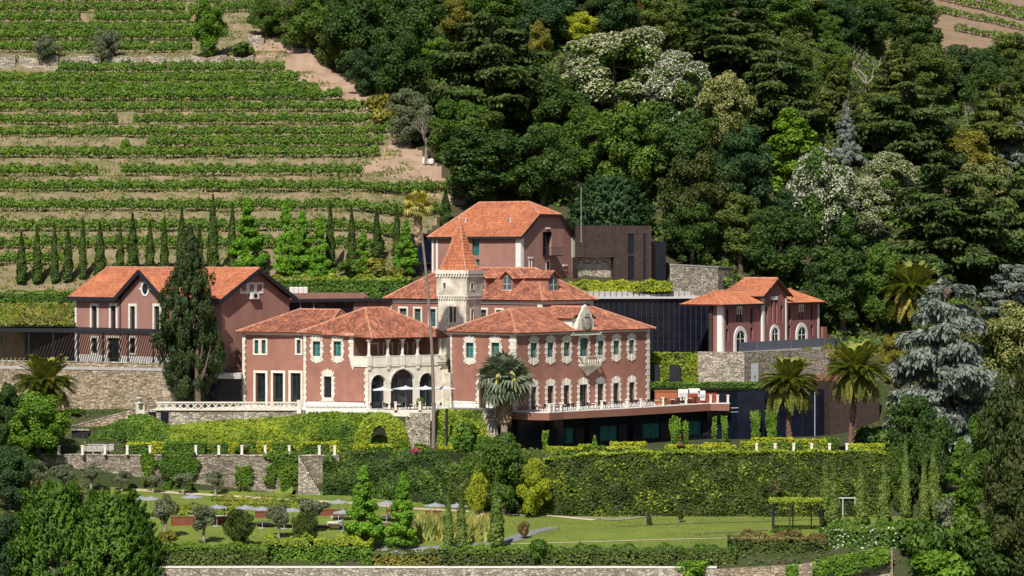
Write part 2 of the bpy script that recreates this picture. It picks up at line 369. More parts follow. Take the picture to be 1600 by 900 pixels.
# ---------------------------------------------------------------- facades, windows, roofs
class Fac:
    """a straight facade on the map from A to B (left to right as seen from outside)"""
    def __init__(s, A, B):
        s.A = A; d = (B[0]-A[0], B[1]-A[1]); s.len = math.hypot(*d); s.u = (d[0]/s.len, d[1]/s.len); s.n = (s.u[1], -s.u[0])
    def uat(s, px):
        k = (px-800)/F; return (k*s.A[1]-s.A[0])/(s.u[0]-k*s.u[1])
    def Y(s, u): return s.A[1]+u*s.u[1]
    def zat(s, u, py): return Z(py, s.Y(u))
    def p(s, u, o, z): return (s.A[0]+s.u[0]*u+s.n[0]*o, s.A[1]+s.u[1]*u+s.n[1]*o, z)
    def rect(s, px0, py0, px1, py1):
        u0, u1 = s.uat(px0), s.uat(px1); um = (u0+u1)/2; return u0, u1, s.zat(um, py1), s.zat(um, py0)
    def box(s, mb, u0, u1, o0, o1, z0, z1, mi=0):
        mb.hexa([s.p(u0, o1, z0), s.p(u1, o1, z0), s.p(u1, o0, z0), s.p(u0, o0, z0), s.p(u0, o1, z1), s.p(u1, o1, z1), s.p(u1, o0, z1), s.p(u0, o0, z1)], mi)
    def prism(s, mb, poly, o0, o1, mi=0):
        """poly: list of (u, z) counter-clockwise as seen from outside, extruded from o0 (back) to o1 (front)"""
        n = len(poly); i = len(mb.v)
        mb.v.extend([s.p(u, o1, z) for u, z in poly]+[s.p(u, o0, z) for u, z in poly])
        mb.f.append(tuple(range(i, i+n))); mb.mi.append(mi); mb.f.append(tuple(range(i+2*n-1, i+n-1, -1))); mb.mi.append(mi)
        for k in range(n):
            k2 = (k+1) % n; mb.f.append((i+k, i+n+k, i+n+k2, i+k2)); mb.mi.append(mi)
    def wall(s, mb, u0, u1, z0, z1, holes=(), o=0.0, th=.45, mi=0):
        us = sorted({u0, u1, *[h[0] for h in holes], *[h[1] for h in holes]}); zs = sorted({z0, z1, *[h[2] for h in holes], *[h[3] for h in holes]})
        us = [u for u in us if u0-1e-6 <= u <= u1+1e-6]; zs = [z for z in zs if z0-1e-6 <= z <= z1+1e-6]
        for a, b in zip(us, us[1:]):
            for c, d in zip(zs, zs[1:]):
                um, zm = (a+b)/2, (c+d)/2
                if any(h[0] < um < h[1] and h[2] < zm < h[3] for h in holes): continue
                mb.face([s.p(a, o, c), s.p(b, o, c), s.p(b, o, d), s.p(a, o, d)], mi)
        for h in holes:
            a, b, c, d = h[:4]; q = o-th
            mb.face([s.p(a, o, c), s.p(a, o, d), s.p(a, q, d), s.p(a, q, c)], mi); mb.face([s.p(b, o, d), s.p(b, o, c), s.p(b, q, c), s.p(b, q, d)], mi)
            mb.face([s.p(a, o, d), s.p(b, o, d), s.p(b, q, d), s.p(a, q, d)], mi); mb.face([s.p(b, o, c), s.p(a, o, c), s.p(a, q, c), s.p(b, q, c)], mi)

def window(fc, parent, r, glass, frame=M_DARK, surround=None, sm=M_CREAM, name='window', o=0.0, bars=(1, 1), deep=.28, sw=.3, shut=None, fr=.07, curtain=False):
    """r = (u0,u1,z0,z1) opening. The frame is the part; pane and surround are its sub-parts"""
    u0, u1, z0, z1 = r; mb = MB(); q = o-deep
    for a, b, c, d in ((u0, u0+fr, z0, z1), (u1-fr, u1, z0, z1), (u0+fr, u1-fr, z1-fr, z1), (u0+fr, u1-fr, z0, z0+fr)):
        fc.box(mb, a, b, q-.06, q, c, d)
    for i in range(bars[0]):
        m_ = u0+(u1-u0)*(i+1)/(bars[0]+1); fc.box(mb, m_-.025, m_+.025, q-.05, q-.004, z0+fr, z1-fr)
    for i in range(bars[1]):
        m_ = z0+(z1-z0)*(i+1)/(bars[1]+1); fc.box(mb, u0+fr, u1-fr, q-.045, q-.008, m_-.022, m_+.022)
    w_ = mb.build(name, frame, parent)
    p = MB(); fc.box(p, u0+fr*.5, u1-fr*.5, q-.034, q-.024, z0+fr*.5, z1-fr*.5); p.build('pane', glass, w_)
    if curtain:
        c = MB(); n = 7
        for i in range(n):
            if i in curtain: continue
            a = u0+(u1-u0)*i/n; b = u0+(u1-u0)*(i+1)/n
            c.face([fc.p(a, q-.02, z0+fr), fc.p(b, q-.012, z0+fr), fc.p(b, q-.012, z1-fr), fc.p(a, q-.02, z1-fr)])
        c.build('blind', M_BLIND, w_)
    if surround:
        s_ = MB()
        if surround == 'plain':
            for a, b, c, d, pr in ((u0-sw, u0, z0, z1, .06), (u1, u1+sw, z0, z1, .06), (u0-sw, u1+sw, z1, z1+sw, .07), (u0-sw, u1+sw, z0-sw*.8, z0, .07)):
                fc.box(s_, a, b, o-.12, o+pr, c, d)
        elif surround in ('rustic', 'rustic_door'):
            n = max(4, int((z1-z0)/.34)); hh = (z1-z0)/n
            for i in range(n):
                e = sw*(1.0 if i % 2 else .72); pr = .10 if i % 2 else .06
                c, d = z0+i*hh+.012, z0+(i+1)*hh-.012
                fc.box(s_, u0-e, u0, o-.12, o+pr, c, d); fc.box(s_, u1, u1+e, o-.12, o+pr, c, d)
            def fan(zc, sgn):
                k = 7; um = (u0+u1)/2; hw = (u1-u0)/2+sw*.95
                for i in range(k):
                    a = um-hw+2*hw*i/k+.015; b = um-hw+2*hw*(i+1)/k-.015
                    t = abs((i+.5)/k*2-1); ht = sw*(1.75-.75*t*t)+(.1 if i == k//2 else (.06 if i % 2 else 0))
                    sq = .72; a2 = um+(a-um)*sq; b2 = um+(b-um)*sq
                    pl = [(a2, zc), (b2, zc), (b, zc+ht*sgn), (a, zc+ht*sgn)]
                    if sgn < 0: pl = pl[::-1]
                    fc.prism(s_, pl, o-.1, o+(.13 if i == k//2 else .07+.03*(i % 2)))
            fan(z1+.004, 1)
            if surround == 'rustic': fan(z0-.004, -1)
        s_.build('surround', sm, w_)
    return w_
M_BLIND = mat('teal_blind', (.075, .23, .215), (.055, .19, .18), rough=.7, scale=2)

def quoins(fc, mb, u, z0, z1, side, w1=.55, w2=.38, o=.05, hh=.42):
    """corner blocks; side=+1: blocks run to the right of u, -1 to the left"""
    n = max(2, int((z1-z0)/hh)); h = (z1-z0)/n
    for i in range(n):
        e = w1 if i % 2 else w2
        a, b = (u, u+e) if side > 0 else (u-e, u)
        fc.box(mb, a, b, -.05, o+(.03 if i % 2 else 0), z0+i*h+.012, z0+(i+1)*h-.012)

def roof_face(parent, poly, mtile=None, pitch=.30, tl=.46, seed=0, rad=.085, name='roof', th=.12):
    """one sloping roof plane: a slab with its rows of barrel tiles"""
    mtile = mtile or M_TILE
    P = [Vector(p) for p in poly]; n = Vector((0, 0, 0))
    for i in range(len(P)): n += (P[i]-P[0]).cross(P[(i+1) % len(P)]-P[0])
    n.normalize()
    if n.z < 0: n = -n; P = P[::-1]
    mb = MB(); k = len(P); i0 = 0
    top = [p for p in P]; bot = [p-n*th for p in P]
    mb.face(top); mb.face(bot[::-1])
    for i in range(k): mb.face([bot[i], bot[(i+1) % k], top[(i+1) % k], top[i]])
    r = mb.build(name, M_TBASE, parent)
    dn = (Vector((0, 0, -1))+n*n.z).normalized(); ac = n.cross(dn)
    O = P[0]; A = [((p-O).dot(ac), (p-O).dot(dn)) for p in P]
    rg = random.Random(seed+int(abs(O.x*13+O.y*7)))
    a0 = min(a for a, _ in A); a1 = max(a for a, _ in A); quads = []
    nc = int((a1-a0)/pitch)
    for c in range(nc+1):
        a = a0+(c+.5)*(a1-a0)/(nc+1); hits = []
        for i in range(k):
            (p0, q0), (p1, q1) = A[i], A[(i+1) % k]
            if (p0 <= a) != (p1 <= a): hits.append(q0+(q1-q0)*(a-p0)/(p1-p0))
        hits.sort()
        for s0, s1 in zip(hits[::2], hits[1::2]):
            m_ = max(1, int((s1-s0)/tl)); st = (s1-s0)/m_
            for t in range(m_):
                b0 = s0+t*st-.02; b1 = s0+(t+1)*st+.04; j = rg.uniform(-.02, .02); hgt = rad+rg.uniform(-.015, .02)
                for (x0, h0), (x1, h1) in (((-pitch*.42, .0), (-pitch*.2, hgt*.85)), ((-pitch*.2, hgt*.85), (pitch*.2, hgt*.85)), ((pitch*.2, hgt*.85), (pitch*.42, .0))):
                    quads.append([O+ac*(a+j+x0*.9)+dn*b0+n*(h0*.8), O+ac*(a+j+x1*.9)+dn*b0+n*(h1*.8), O+ac*(a+j+x1)+dn*b1+n*(h1+.03), O+ac*(a+j+x0)+dn*b1+n*(h0+.03)])
    vs = []; fs = []
    for i in range(0, len(quads), 3):      # three strips share vertices so that one tile is one piece
        q = quads[i:i+3]; b = len(vs)
        vs += [q[0][0], q[1][0], q[2][0], q[2][1], q[0][3], q[1][3], q[2][3], q[2][2]]
        fs += [(b, b+1, b+5, b+4), (b+1, b+2, b+6, b+5), (b+2, b+3, b+7, b+6)]
    if vs:
        o3 = Vector(wloc(parent)); me = bpy.data.meshes.new('roof_tiles'); me.from_pydata([tuple(v-o3) for v in vs], [], fs); me.update()
        t_ = link('roof_tiles', me, mtile, r); t_['kind'] = 'stuff'
    return r
def ridge(parent, a, b, m=None, r=.16):
    a = Vector(a); b = Vector(b); mb = MB(); n = max(2, int((b-a).length/.45))
    for i in range(n):
        p = a+(b-a)*(i/n); q = a+(b-a)*((i+1.08)/n); mb.tube([p, q], [r*1.05, r*.9], 6)
    return mb.build('ridge_cap', m or M_RIDGE, parent)
def hip_roof(parent, C, ez, R0, R1, rz, mtile=None, ov=.6, seed=0, sides=(0, 1, 2, 3), drop=.28):
    """C: four eave corners (map, ccw from front-left); R0, R1: ridge ends (map)"""
    cx = sum(c[0] for c in C)/4; cy = sum(c[1] for c in C)/4; E = []
    for i in range(4):
        p, a, b = C[i], C[i-1], C[(i+1) % 4]
        d1 = Vector((p[0]-a[0], p[1]-a[1])).normalized(); d2 = Vector((p[0]-b[0], p[1]-b[1])).normalized()
        E.append((p[0]+(d1.x+d2.x)*ov, p[1]+(d1.y+d2.y)*ov, ez))
    r0 = (R0[0], R0[1], rz); r1 = (R1[0], R1[1], rz)
    faces = [[E[0], E[1], r1, r0], [E[1], E[2], r1], [E[2], E[3], r0, r1], [E[3], E[0], r0]]
    for i in sides: roof_face(parent, faces[i], mtile, seed=seed+i)
    ridge(parent, r0, r1)
    for e, r in ((E[0], r0), (E[1], r1), (E[2], r1), (E[3], r0)): ridge(parent, (e[0], e[1], e[2]+.03), (r[0], r[1], r[2]+.03))
    return E
def pt_on(A, ang, px):
    """point on the line from A with map direction ang (deg from +x, towards the hill) that shows at column px"""
    c, s = cos(radians(ang)), sin(radians(ang)); k = (px-800)/F
    t = (k*A[1]-A[0])/(c-k*s); return (A[0]+c*t, A[1]+s*t)
def along(A, ang, d): return (A[0]+cos(radians(ang))*d, A[1]+sin(radians(ang))*d)
# ================================================================ house with the stone crest (nearest, right of the tower)
def P2(px, Y): return (X(px, Y), Y)
def slab(mb, poly, z0, z1, mi=0):
    n = len(poly); i = len(mb.v)
    mb.v.extend([(p[0], p[1], z1) for p in poly]+[(p[0], p[1], z0) for p in poly])
    mb.f.append(tuple(range(i, i+n))); mb.mi.append(mi); mb.f.append(tuple(range(i+2*n-1, i+n-1, -1))); mb.mi.append(mi)
    for k in range(n): mb.f.append((i+k, i+n+k, i+n+(k+1) % n, i+(k+1) % n)); mb.mi.append(mi)
def zm(px): return 690+px/4.706
def zn(py): return 460+py/4.706
Cn = P2(805.5, 347); Ln = pt_on(Cn, 140, 704); Rn = pt_on(Cn, 50, 1015); Bn = (Ln[0]+Rn[0]-Cn[0], Ln[1]+Rn[1]-Cn[1])
hR = empty('mansion', (Cn[0], Cn[1], 0), 'terracotta red mansion with carved stone crest and small corbelled balcony', 'house')
FLn, FRn = Fac(Ln, Cn), Fac(Cn, Rn)
hl = [FLn.rect(728.2, 535.4, 740.2, 558.8), FLn.rect(768.2, 535.4, 780.4, 558.8), (*FLn.rect(748.6, 592.8, 760.2, 637)[:2], -.02, FLn.rect(748.6, 592.8, 760.2, 637)[3])]
up = [(653, 357, 700, 465), (777, 353, 823, 460), (897, 351, 942, 455), (1017, 322, 1075, 462), (1148, 342, 1190, 447), (1262, 339, 1305, 442), (1377, 335, 1415, 437)]
lo = [(655, 678, 697, 805), (777, 672, 822, 800), (895, 667, 938, 795), (1013, 662, 1070, 795), (1145, 656, 1190, 788), (1260, 651, 1303, 780), (1377, 646, 1418, 775)]
hu = [FRn.rect(zm(a), zn(b), zm(c), zn(d)) for a, b, c, d in up]
ho = [(*FRn.rect(zm(a), zn(b), zm(c), zn(d))[:2], .03, FRn.rect(zm(a), zn(b), zm(c), zn(d))[3]) for a, b, c, d in lo]
WT = 9.72
mb = MB(); FLn.wall(mb, 0, FLn.len, -.6, WT, hl); FRn.wall(mb, 0, FRn.len, -.6, WT, hu+ho)
for a, b in ((Rn, Bn), (Bn, Ln)): Fac(a, b).wall(mb, 0, Fac(a, b).len, -.6, WT)
mb.build('wall', M_PINK, hR)
for i, r in enumerate(hl): window(FLn, hR, r, M_GLASS if i == 2 else M_TEAL, surround='rustic_door' if i == 2 else 'rustic', sw=.5, name='door' if i == 2 else 'window', curtain=(0, 5) if i < 2 else False)
for i, r in enumerate(hu): window(FRn, hR, r, M_TEAL, surround='rustic', sw=.5, curtain=[(0, 3), (0, 1), (0, 4), (0, 2, 5), (0, 3), (0, 1, 2), (0, 4)][i])
for i, r in enumerate(ho): window(FRn, hR, r, M_GLASS, surround='rustic_door', sw=.48, name='door')
for a_ in ((FLn, 0, 1, .3, .22), (FLn, FLn.len+.06, -1, 1.15, .95), (FRn, -.06, 1, .3, .2), (FRn, FRn.len, -1, .85, .6)):
    mb = MB(); quoins(a_[0], mb, a_[1], -.3, WT, a_[2], a_[3], a_[4]); mb.build('quoins', M_CREAM, hR)
mb = MB(); FLn.box(mb, -.1, FLn.len+.13, -.1, .13, WT, WT+.38); FRn.box(mb, .0, FRn.len+.1, -.1, .132, WT+.002, WT+.382)
for i in range(30): FLn.box(mb, i*.38, i*.38+.2, .1, .26, WT+.18, WT+.34)
mb.build('cornice', M_WHITE, hR)
for a_, b_ in ((0, hl[2][0]-.5), (hl[2][1]+.5, FLn.len)): mb = MB(); FLn.box(mb, a_, b_, -.02, .07, -.5, .95); mb.build('plinth', M_WHITE, hR)
mid = lambda a, b, t: (a[0]+(b[0]-a[0])*t, a[1]+(b[1]-a[1])*t)
inw = along(mid(Ln, Cn, .5), 50, 5.6); inw2 = along(mid(Bn, Rn, .5), 230, 5.6)
hip_roof(hR, [Cn, Rn, Bn, Ln], 10.05, inw, inw2, 13.0, seed=3)
# stone crest on the eaves with its little tiled roof
uc = (hu[3][0]+hu[3][1])/2; mb = MB()
zb = FRn.zat(uc, zn(290)); zt = FRn.zat(uc, zn(80)); hw = 3.1
prof = [(1.0, 0), (.98, .06), (.80, .10), (.66, .16), (.56, .26), (.53, .38), (.50, .5), (.42, .6), (.40, .68), (.30, .74), (.20, .84), (.10, .95), (0, 1.0)]
R_ = [(uc+hw*a, zb+(zt-zb)*b) for a, b in prof]; L_ = [(uc-hw*a, zb+(zt-zb)*b) for a, b in prof[:-1]][::-1]
FRn.prism(mb, R_+L_, -.15, .35); FRn.box(mb, uc-hw*1.05, uc+hw*1.05, -.1, .5, zb-.16, zb-.003)
for sg in (-1, 1):
    pts = [FRn.p(uc+sg*(hw*a+.02), .18, zb+(zt-zb)*b) for a, b in prof]
    mb.tube(pts, .13, 6)
    mb.tube([FRn.p(uc+sg*hw*.95, .0, zb+.28), FRn.p(uc+sg*hw*.95, .55, zb+.28)], .3, 10)
cr = mb.build('crest_gable', M_CREAM, hR)
mb = MB()    # coat of arms: shield, crown, mantling
def disc(fc, mb, u, z, ru, rz, o0, o1, n=14, pw=1.0):
    fc.prism(mb, [(u+ru*cos(2*pi*i/n), z+rz*sin(2*pi*i/n)*(1 if sin(2*pi*i/n) > 0 else pw)) for i in range(n)], o0, o1)
zc = zb+(zt-zb)*.36
disc(FRn, mb, uc, zc, .72, .85, .3, .58); disc(FRn, mb, uc, zc-.05, .45, .62, .5, .72, pw=1.25)
for i in range(5): FRn.box(mb, uc-.5+i*.2, uc-.36+i*.2, .3, .66, zc+.92, zc+1.3+(.14 if i % 2 == 0 else 0))
for sg in (-1, 1):
    for k in range(4): disc(FRn, mb, uc+sg*(.72+.06*k % .2), zc-.7+k*.42, .2, .24, .3, .52, 8)
FRn.box(mb, uc-.03, uc+.03, .7, .76, zc-.6, zc+.5); FRn.box(mb, uc-.35, uc+.35, .7, .755, zc-.03, zc+.05)
mb.build('coat_of_arms', mat('grey_carved_stone', (.42, .385, .33), (.26, .235, .20), rough=.95, scale=3, bump=.03), cr)
uq = uc-2.6; zw = 11.75    # dormer body behind the crest
mb = MB(); FRn.box(mb, uc-2.3, uc+2.3, -5.0, -.16, 10.2, zw); mb.build('crest_cheek', M_WHITE, hR)
for sg in (-1, 1):
    roof_face(hR, [FRn.p(uc+sg*2.65, .1, zw-.05), FRn.p(uc, .1, zw+1.45), FRn.p(uc, -5.6, zw+1.45), FRn.p(uc+sg*2.65, -5.6, zw-.05)], seed=40+sg)
ridge(hR, FRn.p(uc, -.1, zw+1.47), FRn.p(uc, -5.5, zw+1.47))
# corbelled balcony
b0, b1 = FRn.uat(zm(985)), FRn.uat(zm(1148)); zf = FRn.zat(uc, zn(512)); zr = FRn.zat(uc, zn(452)); bm = (b0+b1)/2; bw = (b1-b0)/2*.72; pr_ = 1.15
mb = MB(); FRn.box(mb, bm-bw, bm+bw, 0, pr_, zf-.22, zf); FRn.box(mb, bm-bw-.05, bm+bw+.05, pr_-.2, pr_+.05, zr-.14, zr)
for sg in (-1, 1):
    u_ = bm+sg*(bw-.05); FRn.box(mb, u_-.12, u_+.12, 0, pr_-.2, zr-.136, zr-.004); FRn.box(mb, u_-.14, u_+.14, pr_-.24, pr_+.03, zf, zr-.14)
a_ = [FRn.p(bm-bw, 0, zf-.22), FRn.p(bm+bw, 0, zf-.22), FRn.p(bm+bw, pr_, zf-.22), FRn.p(bm-bw, pr_, zf-.22)]; tip = FRn.p(bm, .1, FRn.zat(uc, zn(600)))
for i in range(4): mb.face([a_[i], a_[(i+1) % 4], tip])
for k in range(3):
    t = .25+.22*k; FRn.box(mb, bm-bw*(1-t)-.08, bm+bw*(1-t)+.08, 0, pr_*(1-t)+.06, zf-.22-(zf-tip[2])*t*.9, zf-.22-(zf-tip[2])*t*.9+.12)
bal = mb.build('balcony', M_OLDST, hR)
bp = MB(); bp.lathe((0, 0, 0), [(.09, 0), (.06, .06), (.11, .25), (.05, .5), (.07, .62), (.09, .7)], 8); bp = bp.build('baluster', M_OLDST, bal, local=True); n_ = 0
hb = zr-.14-zf
for i in range(7):
    q = FRn.p(bm-bw+.3+(2*bw-.6)*i/6, pr_-.08, zf)
    o = bp if n_ == 0 else bp.copy()
    if n_: COL.objects.link(o)
    n_ += 1; o.parent = bal; bl = wloc(bal); o.location = (q[0]-bl[0], q[1]-bl[1], q[2]-bl[2]); o.scale = (1, 1, hb/.7)

# ================================================================ house with the arcaded loggia
def zm4(px): return 360+px/4.706
Kn = P2(575, 352); La = pt_on(Kn, 152, 378); Ra = pt_on(Kn, 35, 691); hL = empty('loggia_house', (Kn[0], Kn[1], 0), 'salmon house with arched loggia and colonnade over its terrace', 'house')
F1 = Fac(La, Kn); F2 = Fac(Kn, Ra); us = F1.uat(474.5); ue = F1.uat(552.5)
rc = lambda a, b, c, d, fc=F1: fc.rect(zm4(a), zn(b), zm4(c), zn(d))
w1 = [rc(168, 335, 196, 435), rc(220, 335, 250, 435), rc(478, 335, 507, 435)]
d1 = [(*rc(a, 578, b, 775)[:2], .02, rc(a, 578, b, 775)[3]) for a, b in ((175, 248), (303, 378), (433, 507))]
w2 = [rc(608, 345, 662, 452), rc(760, 345, 815, 452), rc(688, 603, 745, 758)]
mb = MB(); F1.wall(mb, 0, us, -.6, 9.45, w1+d1, o=-.35); F1.wall(mb, us, F1.len, -.6, 5.45, w2[2:]); F1.wall(mb, us, ue, 5.45, 9.45, w2[:2])
mb.face([F1.p(us, -.35, -.6), F1.p(us, 0, -.6), F1.p(us, 0, 9.45), F1.p(us, -.35, 9.45)])
mb.face([F1.p(ue, 0, 5.45), F1.p(ue, -3.4, 5.45), F1.p(ue, -3.4, 9.45), F1.p(ue, 0, 9.45)])
Bk = along(Ra, 152, F1.len); G_ = Fac(Ra, along(Ra, 152, 6)); Fac(along(Ra, 152, F1.len), La).wall(mb, 0, F2.len, -.6, 9.45); Fac(Ra, Bk).wall(mb, 0, F1.len, -.6, 9.45)
ub = F1.len-ue
F2.wall(mb, -.0, F2.len, 5.45, 9.2, [], o=-3.4)
mb.build('wall', M_PINK, hL)
for r in w1: window(F1, hL, r, M_TEAL, surround='plain', o=-.35, sw=.26)
for r in d1: window(F1, hL, r, M_GLASS, surround='plain', o=-.35, sw=.32, name='door', frame=M_BROWN, bars=(1, 0), fr=.16)
for r in w2[:2]: window(F1, hL, r, M_TEAL, surround='rustic', sw=.5, curtain=(0, 4))
window(F1, hL, w2[2], M_GLASS, surround='rustic', sw=.5)
for a_ in ((0, -.3, 9.45, 1, .5, .38, -.28), (us, -.3, 9.45, 1, .45, .33, .05), (ue, 6.2, 9.45, -1, .75, .6, .05), (F1.len+.05, -.3, 5.3, -1, .62, .45, .05)):
    mb = MB(); quoins(F1, mb, *a_[:6], o=a_[6]); mb.build('quoins', M_CREAM, hL)
for nm, *a_ in (('cornice', -.1, us-.01, -.5, -.2, 9.45, 9.8), ('cornice', us, ue+.1, -.1, .15, 9.45, 9.8), ('plinth', us+.5, F1.len-.6, -.02, .06, -.5, .75)):
    mb = MB(); F1.box(mb, *a_); mb.build(nm, M_WHITE, hL)
def arcade(fc, mb, u0, u1, z0, z1, ar, th=.55, o=0.0):
    edges = [u0]
    for a, b, zs, zt in ar:
        fc.box(mb, edges[-1], a, o-th, o, z0, z1); n = 14; pts = [((a+b)/2-(b-a)/2*cos(pi*i/n), zs+(zt-zs)*sin(pi*i/n)) for i in range(n+1)]
        for (p, q), (r, s) in zip(pts, pts[1:]):
            mb.face([fc.p(p, o, q), fc.p(r, o, s), fc.p(r, o, z1), fc.p(p, o, z1)])
            mb.face([fc.p(p, o, q), fc.p(p, o-th, q), fc.p(r, o-th, s), fc.p(r, o, s)])
        for (p, q), (r, s) in zip(pts, pts[1:]):      # moulded archivolt
            c = ((a+b)/2, zs); e = 1.13; g = lambda u, z: (c[0]+(u-c[0])*e, c[1]+(z-c[1])*e)
            p2, q2 = g(p, q); r2, s2 = g(r, s)
            fc.prism(mb, [(p, q), (r, s), (r2, s2), (p2, q2)][::-1], o-.02, o+.07)
        edges.append(b)
    fc.box(mb, edges[-1], u1, o-th, o, z0, z1)
ar = []
for a, b in ((1036, 1142), (1180, 1356), (1392, 1500)):
    ua, ub_ = F2.uat(zm4(a)), F2.uat(zm4(b)); ar.append((ua, ub_, 3.3, min(5.05, 3.3+(ub_-ua)*.5)))
mb = MB(); arcade(F2, mb, 0.02, F2.len, -.3, 5.45, ar); mb.build('arcade', M_CREAM, hL)
mb = MB()
slab(mb, [F1.p(ue, .12, 0)[:2], F1.p(F1.len, .12, 0)[:2], F2.p(0, .12, 0)[:2], F2.p(F2.len, .12, 0)[:2], F2.p(F2.len, -3.4, 0)[:2], F2.p(-.2, -3.4, 0)[:2]], 5.46, 5.72)
F1.box(mb, ue-.4, F1.len+.12, -.12, .14, 5.73, 6.75); F2.box(mb, 0.02, F2.len, -.12, .14, 5.73, 6.752)
F1.box(mb, ue-.4, F1.len+.16, -.15, .18, 6.756, 6.86); F2.box(mb, -.1, F2.len, -.15, .18, 6.758, 6.864)
F1.prism(mb, [(ue-.35, 5.7), (ue-.05, 5.0), (ue+.25, 5.7)], 0, .16)
mb.build('loggia_parapet', M_CREAM, hL)
cu = [0.15]+[F2.uat(zm4(a)) for a in (1157, 1265, 1376)]+[F2.len-.25]
for u in cu:
    mb = MB(); F2.box(mb, u-.3, u+.3, -.25, .28, 5.6, 6.9); F2.box(mb, u-.22, u+.22, -.2, .2, 5.1, 5.6); q = F2.p(u, 0, 6.9)
    mb.lathe(q, [(.28, 0), (.28, .1), (.2, .16), (.17, 1.75), (.25, 1.85), (.3, 2.0)], 12); F2.box(mb, u-.32, u+.32, -.3, .3, 8.88, 9.06); mb.build('column', M_CREAM, hL, smooth=False)
mb = MB(); F2.box(mb, -.2, F2.len+.2, -.2, .2, 9.06, 9.3); mb.build('beam', M_SLAT, hL)
for px in (1083, 1188, 1300, 1410, 1480):      # doors behind the colonnade and glass behind the arches
    u = F2.uat(zm4(px))+.9; window(F2, hL, (u, u+1.2, 5.75, 8.3), M_GLASS, surround='plain', o=-3.36, sw=.2, deep=.05, name='door')
mb = MB(); F2.wall(mb, 0.1, F2.len, -.2, 5.4, [], o=-3.0); mb.build('back_wall', M_SLAT, hL)
for a, b, zs, zt in ar: window(F2, hL, (a+.1, b-.1, 0, 4.9), M_GLASS, o=-.5, deep=.1, name='glass_door', bars=(3, 1))
# roofs
def RF(C, ez, r0, r1, rz, ov=(.55, .55, .55, .55), seed=0):
    E = []
    for i in range(4):
        p, a, b = C[i], C[i-1], C[(i+1) % 4]; d1_ = Vector((p[0]-a[0], p[1]-a[1])).normalized(); d2_ = Vector((p[0]-b[0], p[1]-b[1])).normalized()
        E.append((p[0]+d1_.x*ov[i]+d2_.x*ov[i-1], p[1]+d1_.y*ov[i]+d2_.y*ov[i-1]))
    return E
dA = along(La, 62, 12); dB = along(F1.p(us+2, 0, 0)[:2], 62, 12)
rA0 = along(along(La, 62, 6), -28, 5.4); rA1 = along(along(F1.p(us+2, 0, 0)[:2], 62, 6), 152, .1)
hip_roof(hL, [La, F1.p(us+2.5, -.35, 0)[:2], dB, dA], 9.82, rA0, rA1, 12.75, seed=9)
BL = F1.p(us, 0, 0)[:2]; wB = F1.len-us; Kx = Kn; Rx = Ra; Bx = along(Ra, 152, wB)
e0 = along(along(BL, 152, .5), 215, .5); e1 = along(along(Kx, -28, 1.1), 215, .5); e2 = along(along(Rx, -28, 1.1), 35, .6); e3 = along(along(Bx, 152, .5), 35, .6)
q0 = along(along(BL, -28, wB*.5), 35, 4.6); q1 = along(along(Bx, -28, wB*.5), 215, 4.0); ze, zl, zr_ = 9.82, 9.25, 13.1
E0, E1, E2, E3 = (*e0, ze), (*e1, zl), (*e2, zl), (*e3, ze); Q0, Q1 = (*q0, zr_), (*q1, zr_)
for i, f in enumerate(([E0, E1, Q0], [E1, E2, Q1], [E1, Q1, Q0], [E2, E3, Q1], [E3, E0, Q0], [E3, Q0, Q1])): roof_face(hL, f, seed=60+i)
for a, b in ((Q0, Q1), (E0, Q0), (E1, Q0), (E2, Q1), (E3, Q1)): ridge(hL, a, b)

